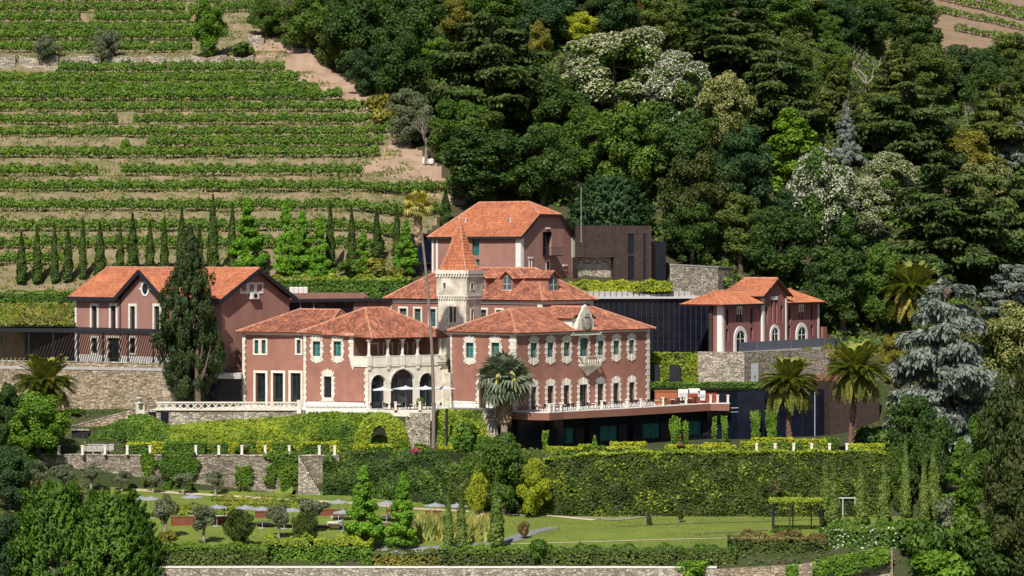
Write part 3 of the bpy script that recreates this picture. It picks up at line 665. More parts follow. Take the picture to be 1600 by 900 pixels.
# ================================================================ tower
def sq_tower():
    t = P2(728.5, 357); s = 4.25; tl = along(t, 153, s); tr = along(t, 63, s); tb = along(tl, 63, s); c = ((tl[0]+tr[0])/2, (tl[1]+tr[1])/2)
    T = empty('tower', (c[0], c[1], 0), 'square pale limestone tower with steep red tiled spire', 'tower')
    Fa, Fb = Fac(tl, t), Fac(t, tr); sides = [Fa, Fb, Fac(tr, tb), Fac(tb, tl)]
    r6 = lambda fc, a, b, c_, d: fc.rect(600+a/4.706, 300+b/4.706, 600+c_/4.706, 300+d/4.706)
    wa = [r6(Fa, 442, 668, 458, 712), r6(Fa, 482, 842, 504, 960), r6(Fa, 510, 842, 530, 960), r6(Fa, 470, 1230, 510, 1330)]; wb = [r6(Fb, 630, 672, 650, 715), r6(Fb, 640, 866, 656, 945)]
    m = MB(); Fa.wall(m, 0, s, -.5, 14.6, wa[1:]); Fb.wall(m, 0, s, -.5, 14.6, wb[1:]); sides[2].wall(m, 0, s, -.5, 14.6); sides[3].wall(m, 0, s, -.5, 14.6)
    e = .16
    for i, fc in enumerate(sides): fc.wall(m, -e, s+e, 14.6, 18.1, [wa[0]] if i == 0 else ([wb[0]] if i == 1 else []), o=e)
    slab(m, [sides[i].p(-e, e, 0)[:2] for i in range(4)], 17.9, 18.08); slab(m, [sides[i].p(-e, e, 0)[:2] for i in range(4)], 14.52, 14.598)
    m.build('shaft', M_OLDST, T)
    m = MB()
    for fc in sides:
        for z, n in ((14.15, 11), (17.15, 11)):
            oo = 0 if z < 15 else e
            fc.box(m, -oo-.02, s+oo+.02, oo, oo+.24, z+.45, z+.62 if z < 15 else 18.12)
            for i in range(n): fc.box(m, -oo+(s+2*oo)*(i+.2)/n, -oo+(s+2*oo)*(i+.75)/n, oo, oo+.2, z+.08, z+.45)
    m.build('corbel_table', M_CREAM, T)
    for r, fc, oo in ((wa[0], Fa, e), (wb[0], Fb, e)): window(fc, T, r, M_GLASS, surround='plain', sm=M_CREAM, sw=.14, o=oo, bars=(0, 1), fr=.03)
    for r in wa[1:3]: window(Fa, T, r, M_GLASS, surround='plain', sw=.16, bars=(0, 2), fr=.03)
    window(Fa, T, wa[3], M_GLASS, surround='plain', sw=.2); window(Fb, T, wb[1], M_GLASS, surround='plain', sw=.14, bars=(0, 2), fr=.03)
    ap = (c[0], c[1], 24.9); f0 = .93; levels = [(1.0, 18.12), (.60, 20.35), (.30, 22.75), (.0, 24.9)]
    corners = [t, tr, tb, tl]
    ring = lambda k, z: [(c[0]+(q[0]-c[0])*f0*k, c[1]+(q[1]-c[1])*f0*k, z) for q in corners]
    for (k0, z0), (k1, z1) in zip(levels, levels[1:]):
        A, B = ring(k0, z0), ring(max(k1, .02), z1)
        for i in range(4): roof_face(T, [A[i], A[(i+1) % 4], B[(i+1) % 4], B[i]], M_TILEN, pitch=.26, tl=.4, seed=80+i, name='spire_face')
    for i in range(4):
        for (k0, z0), (k1, z1) in zip(levels, levels[1:]): ridge(T, ring(k0, z0)[i], ring(max(k1, .01), z1)[i], r=.1)
    m = MB(); m.lathe((c[0], c[1], 24.75), [(.14, 0), (.1, .15), (.17, .3), (.05, .45), (.02, .9)], 8); m.build('finial', M_OLDST, T)
    # oriel balcony low on the shaft
    m = MB(); z0 = 5.9; Fa.box(m, .1, 1.7, 0, .9, z0, z0+.22); Fa.box(m, .1, 1.7, .74, .9, z0+.85, z0+1.0); Fa.box(m, .1, .24, 0, .74, z0+.85, z0+.99)
    for i in range(6): m.lathe(Fa.p(.2+i*.28, .82, z0+.22), [(.05, 0), (.09, .2), (.04, .45), (.07, .63)], 6)
    for k in range(3): Fa.box(m, .3, 1.5, 0, .75-.22*k, z0-.22*(k+1), z0-.22*k-.004)
    m.build('balcony', M_OLDST, T)
sq_tower()

# ================================================================ mansard house behind the tower
def dormer(parent, fc, u, z0, wd, ht, o, depth, seed):
    """gabled dormer; o = distance of its front from the facade plane (negative = inside)"""
    m = MB(); h = wd/2; zg = z0+ht
    fc.prism(m, [(u-h, z0), (u+h, z0), (u+h, zg-.75), (u, zg), (u-h, zg-.75)], o-depth, o); d = m.build('dormer', M_PINK, parent)
    m = MB(); a = .62
    fc.prism(m, [(u-h*a, z0+.25), (u+h*a, z0+.25), (u+h*a, zg-.95), (u, zg-.45), (u-h*a, zg-.95)], o-.02, o+.02); m.build('pane', M_TEAL2, d)
    m = MB(); fc.box(m, u-.03, u+.03, o+.02, o+.05, z0+.25, zg-.55); fc.box(m, u-h*a, u+h*a, o+.02, o+.045, z0+1.0, z0+1.06); fc.box(m, u-h*.9, u+h*.9, o-.05, o+.12, z0+.08, z0+.22); m.build('window_frame', M_WHITE, d)
    for sg in (-1, 1): roof_face(d, [fc.p(u+sg*(h+.25), o+.3, zg-.98), fc.p(u, o+.3, zg+.1), fc.p(u, o-depth, zg+.1), fc.p(u+sg*(h+.25), o-depth, zg-.98)], seed=seed+sg, name='dormer_roof')
    return d
M_TEAL2 = mat('pale_window_glass', (.10, .16, .17), (.04, .07, .08), rough=.1, scale=2.5, spec=.5)
cM = P2(847.5, 366); lM = pt_on(cM, 140, 607); rM = pt_on(cM, 50, 926); bM = (lM[0]+rM[0]-cM[0], lM[1]+rM[1]-cM[1])
hM = empty('mansard_house', (cM[0], cM[1], 0), 'tall pink house behind the tower, red roof with gabled dormers', 'house')
Fa, Fb = Fac(lM, cM), Fac(cM, rM); wz = lambda a, b: Fa.rect(a, 484, b, 508)
wm = [wz(624.5, 635.5), wz(648, 657.5), wz(671.5, 681), wz(751, 760), wz(775.5, 784.5), wz(797, 806), wz(820, 829)]
wm = [(a, b, 10.1, 12.55) for a, b, _, _ in wm]
mb = MB(); Fa.wall(mb, 0, Fa.len, -.5, 13.4, wm); Fb.wall(mb, 0, Fb.len, -.5, 13.4); Fac(rM, bM).wall(mb, 0, Fa.len, -.5, 13.4); Fac(bM, lM).wall(mb, 0, Fb.len, -.5, 13.4); mb.build('wall', M_PINK, hM)
for r in wm: window(Fa, hM, r, M_TEAL2, frame=M_SLAT, surround='plain', sw=.28, bars=(1, 2), curtain=(0, 1, 2, 3))
mb = MB(); Fa.box(mb, 0, Fa.len+.12, -.1, .15, 13.4, 13.95); Fb.box(mb, .0, Fb.len, -.1, .152, 13.402, 13.952); 
for i in range(70): Fa.box(mb, .2+i*.4, .4+i*.4, .14, .3, 13.6, 13.9)
mb.build('cornice', M_WHITE, hM)
for f_, a_, b_ in ((Fa, Fa.len-.8, Fa.len+.02), (Fa, 0, .6), (Fb, Fb.len-.6, Fb.len)): mb = MB(); f_.box(mb, a_, b_, -.1, .1, 0, 13.39); mb.build('corner_pilaster', M_WHITE, hM)
mr0 = along(mid(cM, rM, .5), 140, 5.7); mr1 = along(mid(lM, bM, .5), -40, 5.7)
hip_roof(hM, [cM, rM, bM, lM], 13.98, mr0, mr0, 18.3, sides=(0,), seed=12) if False else None
ecs = RF([lM, cM, rM, bM], 0, 0, 0, 0)
EE = [(p[0], p[1], 13.95) for p in ecs]; A0, A1 = (*mr0, 18.3), (*mr1, 18.3)
for i, f in enumerate(([EE[0], EE[1], A0, A1], [EE[1], EE[2], A0], [EE[2], EE[3], A1, A0], [EE[3], EE[0], A1])): roof_face(hM, f, seed=90+i)
for a, b in ((A0, A1), (EE[0], A1), (EE[1], A0), (EE[2], A0), (EE[3], A1)): ridge(hM, a, b)
dormer(hM, Fa, Fa.uat(783), 15.1, 2.1, 2.75, -1.3, 4.2, 100); dormer(hM, Fa, Fa.uat(683), 15.1, 2.1, 2.75, -1.3, 4.2, 104); dormer(hM, Fa, Fa.uat(741), 15.1, 2.1, 2.75, -1.3, 4.2, 106)
dormer(hM, Fb, Fb.uat(876), 15.0, 2.3, 2.9, -1.3, 4.2, 102)
# ================================================================ upper house with clipped gable
cU = P2(813.5, 388); lU = pt_on(cU, 145, 675); rU = pt_on(cU, 55, 897.5); bU = (lU[0]+rU[0]-cU[0], lU[1]+rU[1]-cU[1])
hU = empty('upper_house', (cU[0], cU[1], 16), 'big mauve house on the upper terrace, orange roof with clipped gable', 'house')
Fa, Fb = Fac(lU, cU), Fac(cU, rU); wg = Fb.len; zE = 23.0
r6 = lambda fc, a, b, c, d: fc.rect(600+a/4.706, 300+b/4.706, 600+c/4.706, 300+d/4.706)
wa = [r6(Fa, 648, 345, 700, 465), r6(Fa, 660, 495, 702, 558)]; wb = [r6(Fb, 1168, 292, 1232, 465), r6(Fb, 1194, 508, 1214, 580)]
mb = MB(); Fa.wall(mb, 0, Fa.len, 14.5, zE, wa); Fb.wall(mb, 0, wg, 14.5, zE, [wb[1], (wb[0][0], wb[0][1], wb[0][2], zE)]); Fac(rU, bU).wall(mb, 0, Fa.len, 14.5, zE); Fac(bU, lU).wall(mb, 0, wg, 14.5, zE)
hh = wg/2; sl = (27.9-zE)/hh; zt = 26.0; iw = (27.9-zt)/sl
um0, um1 = wb[0][0], wb[0][1]; ztop = wb[0][3]
gz = lambda u: min(zt, zE+sl*min(u, wg-u))
for a, b in ((0, hh-iw), (hh-iw, um0), (um1, hh+iw), (hh+iw, wg)):
    if b > a: mb.face([Fb.p(a, 0, zE), Fb.p(b, 0, zE), Fb.p(b, 0, gz(b)), Fb.p(a, 0, gz(a))])
mb.face([Fb.p(um0, 0, ztop), Fb.p(um1, 0, ztop), Fb.p(um1, 0, zt), Fb.p(um0, 0, zt)])
mb.build('wall', M_PINK2, hU)
window(Fa, hU, wa[0], M_TEAL, deep=.3, bars=(1, 1)); window(Fa, hU, wa[1], M_TEAL, deep=.3)
window(Fb, hU, wb[0], M_GLASS, deep=.5, name='balcony_door', bars=(1, 0)); window(Fb, hU, wb[1], M_TEAL2, deep=.15, surround='plain', sw=.15)
for fc, u0, u1 in ((Fa, 0, .32), (Fa, .75, 1.1), (Fa, Fa.len-.85, Fa.len+.02), (Fb, 0, .75), (Fb, wg-.75, wg)):
    mb = MB(); fc.box(mb, u0, u1, -.1, .06, 14.5, zE-.05); mb.build('corner_pilaster', M_WHITE, hU)
mb = MB(); u0, u1 = wb[0][0]-.1, wb[0][1]+1.3; z0 = wb[0][2]; Fb.box(mb, u0, u1, 0, 1.2, z0-.12, z0)
for a, b in ((Fb.p(u0, 1.18, z0+1.1), Fb.p(u1, 1.18, z0+1.1)), (Fb.p(u0, 0, z0+1.1), Fb.p(u0, 1.18, z0+1.1)), (Fb.p(u1, 0, z0+1.1), Fb.p(u1, 1.18, z0+1.1))): mb.bar(a, b, .06)
for i in range(19): mb.bar(Fb.p(u0+(u1-u0)*i/18, 1.18, z0), Fb.p(u0+(u1-u0)*i/18, 1.18, z0+1.1), .025)
mb.build('balcony', M_DARK, hU)
for a, b, c, d in ((1188, 260, 1218, 272), (1058, 478, 1092, 489), (1314, 533, 1344, 545)):
    mb = MB(); r = r6(Fb, a, b, c, d); Fb.box(mb, r[0], r[1], 0, .14, r[2], r[3]); mb.build('vent_cover', M_WHITE, hU)
mb = MB()
for a, b in ((1064, 1070), (1082, 1088)): r = r6(Fb, a, 490, b, 556); Fb.box(mb, r[0], r[1], 0, .06, r[2], r[3])
mb.build('vent_ducts', M_WHITE, hU)
ov = .5; gz0 = zE-ov*sl*.6
ax = lambda u, o, z: Fb.p(u, o, z)          # roof built on the gable frame: o runs along the ridge (negative = away)
LEN = -Fa.len; r0o, r1o = -3.3, LEN+3.6; zr_ = 27.95
gA = ax(-ov, ov, gz0); gB = ax(hh-iw, ov, zt+.1); gC = ax(hh+iw, ov, zt+.1); gD = ax(wg+ov, ov, gz0); R0 = ax(hh, r0o, zr_); R1 = ax(hh, r1o, zr_); kA = ax(-ov, LEN-ov, gz0); kD = ax(wg+ov, LEN-ov, gz0)
for i, f in enumerate(([kA, gA, gB, R0, R1], [gB, gC, R0], [gC, gD, kD, R1, R0], [kD, kA, R1])): roof_face(hU, f, M_TILEN, seed=110+i, pitch=.32)
for a, b in ((R0, R1), (gB, R0), (gC, R0), (R1, kA), (R1, kD)): ridge(hU, a, b)
mb = MB()
for a, b in ((gA, gB), (gB, gC), (gC, gD), (kA, gA)): mb.bar((a[0], a[1], a[2]-.16), (b[0], b[1], b[2]-.16), .14, .34)
mb.build('eaves_board', M_DARK, hU)
for px, py in ((719, 340), (728.5, 339.5), (799, 339)):
    u = Fa.uat(px); t = .42; b_ = ax(-ov+(hh+ov)*t, -(Fa.len-u)-2.0, gz0+(zr_-gz0)*t); mb = MB(); mb.lathe((b_[0], b_[1], b_[2]-.1), [(.14, 0), (.14, .6), (.2, .62), (.2, .72), (.02, .8)], 8); mb.build('vent_pipe', M_LGREY, hU)
mb = MB(); mb.bar((X(908, 394), 394, 22), (X(908, 394), 394, Z(292, 394)), .05); mb.build('mast', M_LGREY, hU)
# glazed stair box on its left end
S0, S1 = P2(645, 398), P2(674, 399); Fs = Fac(S0, S1); mb = MB()
for u in (0, Fs.len*.5, Fs.len): Fs.box(mb, u-.1, u+.1, -.15, .1, 14.5, 23.1)
for z in (18.8, 22.9): Fs.box(mb, -.1, Fs.len, -.12, .12, z, z+.25)
Fs.box(mb, -.15, Fs.len+1, -5, .2, 23.1, 23.35); st = mb.build('stair_box', M_DARK, hU)
mb = MB(); Fs.box(mb, 0, Fs.len, -4.8, -.2, 14.5, 23.05); mb.build('pane', M_NAVY, st)

# ================================================================ brown clad annex
eA, eB = P2(899, 396), P2(1018, 399); Fe = Fac(eA, eB); hE = empty('clad_annex', (eA[0], eA[1], 16), 'dark brown timber clad block beside the upper house', 'building')
rr = lambda a, b, c, d: Fe.rect(534+a/2.996, 300+b/2.996, 534+c/2.996, 300+d/2.996)
zt_ = Z(352, 397); st_ = rr(1103, 305, 1275, 418); st_ = (.02, st_[1], 15.0, st_[3]); wn = [rr(1339, 195, 1369, 290), rr(1339, 300, 1369, 412), rr(1412, 195, 1424, 405)]
mb = MB(); Fe.wall(mb, 0, Fe.len, 15, zt_, [st_]+wn, th=1.6); Fac(eB, along(eB, 88, 8)).wall(mb, 0, 8, 15, zt_); slab(mb, [eA, eB, along(eB, 88, 8), along(eA, 90, 8)], zt_-.1, zt_+.02); mb.build('wall', M_BROWN, hE)
for w_ in wn: window(Fe, hE, w_, M_NAVY, deep=.15, bars=(1, 2))
mb = MB(); Fe.box(mb, .02, st_[1], -2.2, -1.6, 15, st_[3]); mb.build('stone_base', M_STONE3, hE)
bat = MB(); n_ = int(Fe.len/.5)
for i in range(n_):
    u = i*.5+.1; 
    if any(w_[0]-.15 < u < w_[1]+.15 for w_ in wn): continue
    Fe.box(bat, u, u+.06, 0, .05, max(15, st_[3]+.02) if u < st_[1]+.1 else 15, zt_)
o = bat.build('battens', M_BROWN, hE); o['kind'] = 'stuff'
mb = MB(); Fr = Fac(eB, along(eB, 30, 3.4)); mb.box(eB[0]+.3, eB[0]+2.3, eB[1]+3, eB[1]+6, 15, 22.2); mb.build('glass_end', M_NAVY, hE)

# ================================================================ glass hall with planted roof
gA_, gB_ = P2(890, 378), P2(1113, 381); Fg = Fac(gA_, gB_); hG = empty('glass_hall', (gA_[0], gA_[1], 6.3), 'long dark glass hall with pale roof edge, hedge planted on top', 'building')
zg = Z(463.5, 379); mb = MB(); Fg.box(mb, -1, Fg.len, -13, .5, zg-.28, zg); mb.build('roof_slab', M_LGREY, hG)
mb = MB(); Fg.box(mb, 0, Fg.len, -12, -.15, 5.5, zg-.29); mb.build('core', M_DARK, hG)
n_ = 26; zl_ = [5.6, 8.4, 11.2, zg-.3]
for i in range(n_):
    u0, u1 = Fg.len*i/n_, Fg.len*(i+1)/n_
    if i > 3:
        mb = MB()
        for z0, z1 in zip(zl_, zl_[1:]): Fg.box(mb, u0+.05, u1-.05, -.1, -.04, z0+.05, z1-.05)
        mb.build('pane', M_NAVY, hG)
    mb = MB(); Fg.box(mb, u0-.04, u0+.04, -.12, .08, 5.5, zg-.3); mb.build('mullion', M_SLAT, hG)
mb = MB()
for i in range(20): u = 1+i*.82; Fg.box(mb, u, u+.7, -.6, .02, zg+.001, zg+.75)
mb.build('roof_planter', M_GREYST, hG)

# ================================================================ small wine red house on the right terrace
cD = P2(1128, 370); rD = pt_on(cD, 55, 1280); lD = pt_on(cD, 145, 1108.5); bD = along(rD, 145, 5.5); Fd = Fac(cD, rD); dS = math.hypot(lD[0]-cD[0], lD[1]-cD[1]); Fdl = Fac(lD, cD)
hD = empty('wine_house', (cD[0], cD[1], 7), 'wine red house with white arches and stepped tiled roofs on the right terrace', 'house')
r3 = lambda a, b, c, d: Fd.rect(1066+a/2.996, 300+b/2.996, 1066+c/2.996, 300+d/2.996)
zE = 13.3; ua, ub = Fd.uat(1066+365/2.996), Fd.uat(1066+477/2.996)
slits = [r3(206, 548, 219, 625), r3(254, 548, 264, 610), r3(270, 548, 280, 610), r3(319, 545, 331, 618), r3(205, 640, 217, 697), r3(319, 635, 331, 690), r3(379, 540, 388, 617), r3(404, 505, 413, 613), r3(424, 505, 433, 613), r3(449, 533, 460, 612), r3(497, 537, 508, 610), r3(545, 535, 553, 597), r3(559, 535, 567, 597), r3(602, 532, 613, 603), r3(496, 625, 508, 680), r3(602, 622, 613, 672)]
mb = MB(); f1 = [s for s in slits if s[1] < ua]; f2 = [s for s in slits if ua < s[0] < ub]; f3 = [s for s in slits if s[0] > ub]
Fd.wall(mb, 0, ua, 6.3, zE, f1); Fd.wall(mb, ua, ub, 6.3, zE+1.2, f2, o=.4); Fd.wall(mb, ub, Fd.len, 6.3, zE, f3); Fd.prism(mb, [(ua, zE+1.2), (ub, zE+1.2), ((ua+ub)/2, zE+3.2)], .0, .4)
mb.face([Fd.p(ua, 0, 6.3), Fd.p(ua, .4, 6.3), Fd.p(ua, .4, zE+1.2), Fd.p(ua, 0, zE+1.2)])
Fdl.wall(mb, 0, dS, 6.3, zE); Fac(rD, bD).wall(mb, 0, 5.5, 6.3, zE); mb.build('wall', M_WINE, hD)
for s_ in slits: window(Fd, hD, s_, M_GLASS, o=.4 if ua < s_[0] < ub else 0, bars=(0, 1), fr=.05, deep=.2)
for f_, a_ in ((Fd, (0, .55, -.1, .06, 6.3, zE)), (Fd, (ua-.15, ua+.4, .2, .48, 6.3, zE+.7)), (Fd, (ub-.4, ub, .2, .48, 6.3, zE+.7)), (Fd, (Fd.len-.5, Fd.len, -.1, .06, 6.3, zE)), (Fdl, (dS-.75, dS-.02, -.1, .05, 6.3, zE))):
    mb = MB(); f_.box(mb, *a_); mb.build('corner_pilaster', M_WHITE, hD)
for (a, b, t, bt), oo in (((240, 300, 628, 700), 0), ((398, 442, 620, 690), .4), ((530, 585, 612, 682), 0)):     # arched doors
    r = r3(a, t, b, bt); c = (r[0]+r[1])/2; R_ = (r[1]-r[0])/2; zs = r[3]-R_*1.0; z0 = 6.6; n = 12
    arc = lambda k: [(c+R_*k*cos(pi*i/n), zs+R_*k*sin(pi*i/n)) for i in range(n+1)]
    mb = MB(); Fd.prism(mb, [(c+R_*.66, z0)]+arc(.66)+[(c-R_*.66, z0)], oo-.02, oo+.03); d_ = mb.build('arched_door', M_GLASS, hD)
    mb = MB(); o_, i_ = arc(1), arc(.66)
    for k in range(n): Fd.prism(mb, [o_[k], o_[k+1], i_[k+1], i_[k]], oo-.05, oo+.14)
    Fd.box(mb, c+R_*.66, c+R_, oo-.05, oo+.142, z0, zs); Fd.box(mb, c-R_, c-R_*.66, oo-.05, oo+.142, z0, zs); mb.build('arch_surround', M_WHITE, d_)
    mb = MB(); Fd.box(mb, c-.04, c+.04, oo+.03, oo+.07, z0, zs+R_*.6); Fd.box(mb, c-R_*.66, c+R_*.66, oo+.03, oo+.06, zs-.05, zs+.05); mb.build('door_frame', M_WHITE, d_)
mb = MB()
for u in ((slits[1][0]+slits[2][1])/2, (slits[11][0]+slits[12][1])/2):
    Fd.box(mb, u-.75, u+.75, -.02, .1, slits[1][3]+.02, slits[1][3]+.42)
    for sg in (-.6, 0, .6): Fd.box(mb, u+sg-.09, u+sg+.09, -.02, .085, slits[1][2]+1.1, slits[1][3]+.02)
u = (slits[7][0]+slits[8][1])/2; Fd.box(mb, u-.9, u+.9, .38, .5, slits[7][3], slits[7][3]+.5)
mb.build('window_trim', M_WHITE, hD)
ov = .7
def gp(u, o, z): return Fd.p(u, o, z)
roof_face(hD, [gp(-ov-.6, ov, zE), gp(ua+.2, ov, zE), gp(ua+.2, -2.7, zE+1.8), gp(2.2, -2.7, zE+1.8)], M_TILEN, seed=130); roof_face(hD, [gp(-ov-.6, ov, zE), gp(2.2, -2.7, zE+1.8), gp(-ov-.6, -6.0, zE)], M_TILEN, seed=131); roof_face(hD, [gp(-ov-.6, -6.0, zE), gp(2.2, -2.7, zE+1.8), gp(ua+.2, -2.7, zE+1.8), gp(ua+.2, -6.0, zE)], M_TILEN, seed=132)
roof_face(hD, [gp(ub-.2, ov, zE), gp(Fd.len+ov, ov, zE), gp(Fd.len-3.5, -2.7, zE+1.8), gp(ub-.2, -2.7, zE+1.8)], M_TILEN, seed=133); roof_face(hD, [gp(Fd.len+ov, ov, zE), gp(Fd.len+ov, -6.0, zE), gp(Fd.len-3.5, -2.7, zE+1.8)], M_TILEN, seed=134)
uc_ = (ua+ub)/2; zA, zB = zE+1.0, zE+3.5
roof_face(hD, [gp(ua-.9, 1.0, zA), gp(uc_, 1.0, zB), gp(uc_, -4.6, zB), gp(ua-.9, -6.4, zA)], M_TILEN, seed=135); roof_face(hD, [gp(ub+.9, 1.0, zA), gp(uc_, 1.0, zB), gp(uc_, -4.6, zB), gp(ub+.9, -6.4, zA)], M_TILEN, seed=136); roof_face(hD, [gp(ua-.9, -6.4, zA), gp(uc_, -4.6, zB), gp(ub+.9, -6.4, zA)], M_TILEN, seed=137)
ridge(hD, gp(uc_, .9, zB+.04), gp(uc_, -4.6, zB+.04)); ridge(hD, gp(2.2, -2.7, zE+1.83), gp(ua, -2.7, zE+1.83)); ridge(hD, gp(ub, -2.7, zE+1.83), gp(Fd.len-3.5, -2.7, zE+1.83))
mb = MB()
for a, b in ((gp(ua-.9, .95, zA-.16), gp(uc_, .95, zB-.16)), (gp(uc_, .95, zB-.16), gp(ub+.9, .95, zA-.16)), (gp(-ov, ov, zE-.12), gp(ua-.2, ov, zE-.12)), (gp(ub+.2, ov, zE-.12), gp(Fd.len+ov, ov, zE-.12))): mb.bar(a, b, .12, .2)
mb.build('eaves_board', M_DARK, hD)
mb = MB(); Fd.box(mb, Fd.len+1.2, Fd.len+2.4, -2, 0, 6.4, 9.6); mb.build('side_pier', M_PINK, hD)
# pink gable strip and bronze fin next to the glass hall
mb = MB(); Fdl.box(mb, .05, dS*.3, -.3, .3, 6.2, zE+.1); mb.build('side_wall', M_BROWN, hD)
# terrace rail of metal panels in front of it
rl = empty('panel_railing', Fd.p(0, 3.4, 7), 'grey metal panel railing along the wine red house terrace', 'railing')
n_ = 7
for i in range(n_):
    mb = MB(); u0, u1 = -.2+(Fd.len+6)*i/n_, -.2+(Fd.len+6)*(i+1)/n_; Fd.box(mb, u0+.06, u1-.06, 2.8+.1*(i % 2), 2.86+.1*(i % 2), 6.9, 8.15); mb.build('panel', mat('bluish_metal', (.12, .13, .165), (.10, .11, .14), rough=.5, scale=1), rl)
mb = MB(); Fd.box(mb, -.3, Fd.len+6, 2.7, 3.2, 6.5, 6.9); mb.build('kerb', M_GREYST, rl)

# ================================================================ long house at the left with its end gable
cB = P2(346, 362); lB = pt_on(cB, 140, 117.5); rB = pt_on(cB, 50, 452); bB = (lB[0]+rB[0]-cB[0], lB[1]+rB[1]-cB[1])
hB = empty('long_house', (cB[0], cB[1], 5), 'long dusty rose house with oval window in its cross gable', 'house')
Fa, Fb = Fac(lB, cB), Fac(cB, rB); zE = 14.1; rz5 = lambda a, b, c, d: Fa.rect(a/5, 440+b/5, c/5, 440+d/5)
wv = [rz5(717, 190, 758, 370), rz5(866, 190, 906, 370), rz5(1017, 192, 1056, 372), rz5(1207, 192, 1246, 372)]
wl = [rz5(718, 440, 760, 558), rz5(845, 440, 932, 620), rz5(1017, 440, 1056, 558)]; wl[1] = (*wl[1][:2], 5.02, wl[1][3])
mb = MB(); Fa.wall(mb, 0, Fa.len, 4.4, zE, wv+wl); g0, g1 = Fa.uat(188.5), Fa.uat(258); gm = (g0+g1)/2
Fa.prism(mb, [(g0, zE), (g1, zE), (gm, zE+3.5)], -.4, 0.0)
Fb.wall(mb, 0, Fb.len, 4.4, zE); hh = Fb.len/2; Fb.prism(mb, [(0, zE), (Fb.len, zE), (hh, 18.0)], -.4, 0.0); Fac(rB, bB).wall(mb, 0, Fa.len, 4.4, zE); Fac(bB, lB).wall(mb, 0, Fb.len, 4.4, zE); Fac(bB, lB).prism(mb, [(0, zE), (Fb.len, zE), (hh, 18.0)], -.4, 0)
mb.build('wall', M_PINK3, hB)
for r in wv: window(Fa, hB, r, M_GLASS, surround='plain', sw=.36, bars=(1, 0))
for i, r in enumerate(wl): window(Fa, hB, r, M_GLASS, surround='plain', sw=.3, name='door' if i == 1 else 'window')
mb = MB(); cx_, cz_ = Fa.uat(227), Z(451, 373); n = 20     # oval window
for i in range(n):
    a, b = 2*pi*i/n, 2*pi*(i+1)/n; Fa.prism(mb, [(cx_+.86*cos(a), cz_+1.05*sin(a)), (cx_+.86*cos(b), cz_+1.05*sin(b)), (cx_+.58*cos(b), cz_+.78*sin(b)), (cx_+.58*cos(a), cz_+.78*sin(a))], 0, .1)
for sg in (-1, 1): Fa.box(mb, min(cx_+sg*.84, cx_+sg*1.2), max(cx_+sg*.84, cx_+sg*1.2), 0, .09, cz_-.14, cz_+.14)
ow = mb.build('oval_window', M_WHITE, hB); mb = MB(); disc(Fa, mb, cx_, cz_, .6, .8, 0, .04, 20); mb.build('pane', M_GLASS, ow)
mb = MB(); q = Fb.rect(374.5, 441, 411, 459); Fb.box(mb, q[0], q[1], -.02, .08, q[2], q[3]); tw = mb.build('triple_window', M_WHITE, hB); mb = MB()
for i in range(3): w_ = (q[1]-q[0])/3; Fb.box(mb, q[0]+w_*i+.3, q[0]+w_*(i+1)-.3, .08, .1, q[2]+.4, q[3]-.3)
mb.build('pane', M_PINK2, tw)
for nm, *a_ in (('corner_pilaster', 0, .32, -.1, .07, 4.6, zE), ('plinth', .33, wl[1][0]-.3, -.1, .05, 4.5, 6.1), ('plinth', wl[1][1]+.3, Fa.len, -.1, .05, 4.5, 6.1)):
    mb = MB(); Fa.box(mb, *a_); mb.build(nm, M_WHITE, hB)
mb = MB(); Fa.box(mb, g0-.12, g0+.02, 0, .12, 4.6, zE); mb.build('downpipe', M_DARK, hB)
ov = .75; zz = 18.35; e = zE+.12; sl = (zz-e)/(hh+ov)
KA, KB, KC, KD = Fb.p(-ov, ov, e), Fb.p(Fb.len+ov, ov, e), Fb.p(Fb.len+ov, -Fa.len-ov, e), Fb.p(-ov, -Fa.len-ov, e); RA, RB = Fb.p(hh, ov, zz), Fb.p(hh, -Fa.len-ov, zz)
vly = Fb.p(hh-.3, -(Fa.len-gm), zz-.15)
g0p, g1p = Fa.p(g0-.5, ov, e), Fa.p(g1+.5, ov, e)
roof_face(hB, [KD, g0p, vly, RB], M_TILEN, seed=150, pitch=.32); roof_face(hB, [g1p, KA, RA, vly], M_TILEN, seed=151, pitch=.32)
roof_face(hB, [vly, RA, RB], M_TILEN, seed=155); roof_face(hB, [KB, KC, RB, RA], M_TILEN, seed=152)
gt = Fa.p(gm, ov, zz-.2)
roof_face(hB, [g0p, gt, vly], M_TILEN, seed=153); roof_face(hB, [g1p, vly, gt], M_TILEN, seed=154, pitch=.32)
ridge(hB, RA, RB); ridge(hB, gt, vly)
mb = MB()
dz = lambda p, d=.28: (p[0], p[1], p[2]-d)
for a, b in ((KD, g0p), (g0p, gt), (gt, g1p), (g1p, KA), (KA, RA), (RA, KB)): mb.bar(dz(a), dz(b), .25, .55)
mb.build('eaves_board', M_DARK, hB)
mb = MB(); q = Fb.rect(389, 457, 400, 467); Fb.box(mb, q[0], q[1], .05, .6, q[2], q[3]); ac = mb.build('air_conditioner', M_WHITE, hB)
mb = MB(); disc(Fb, mb, (q[0]+q[1])/2, (q[2]+q[3])/2, .34, .34, .6, .63, 14); mb.build('fan_grille', M_DARK, ac)

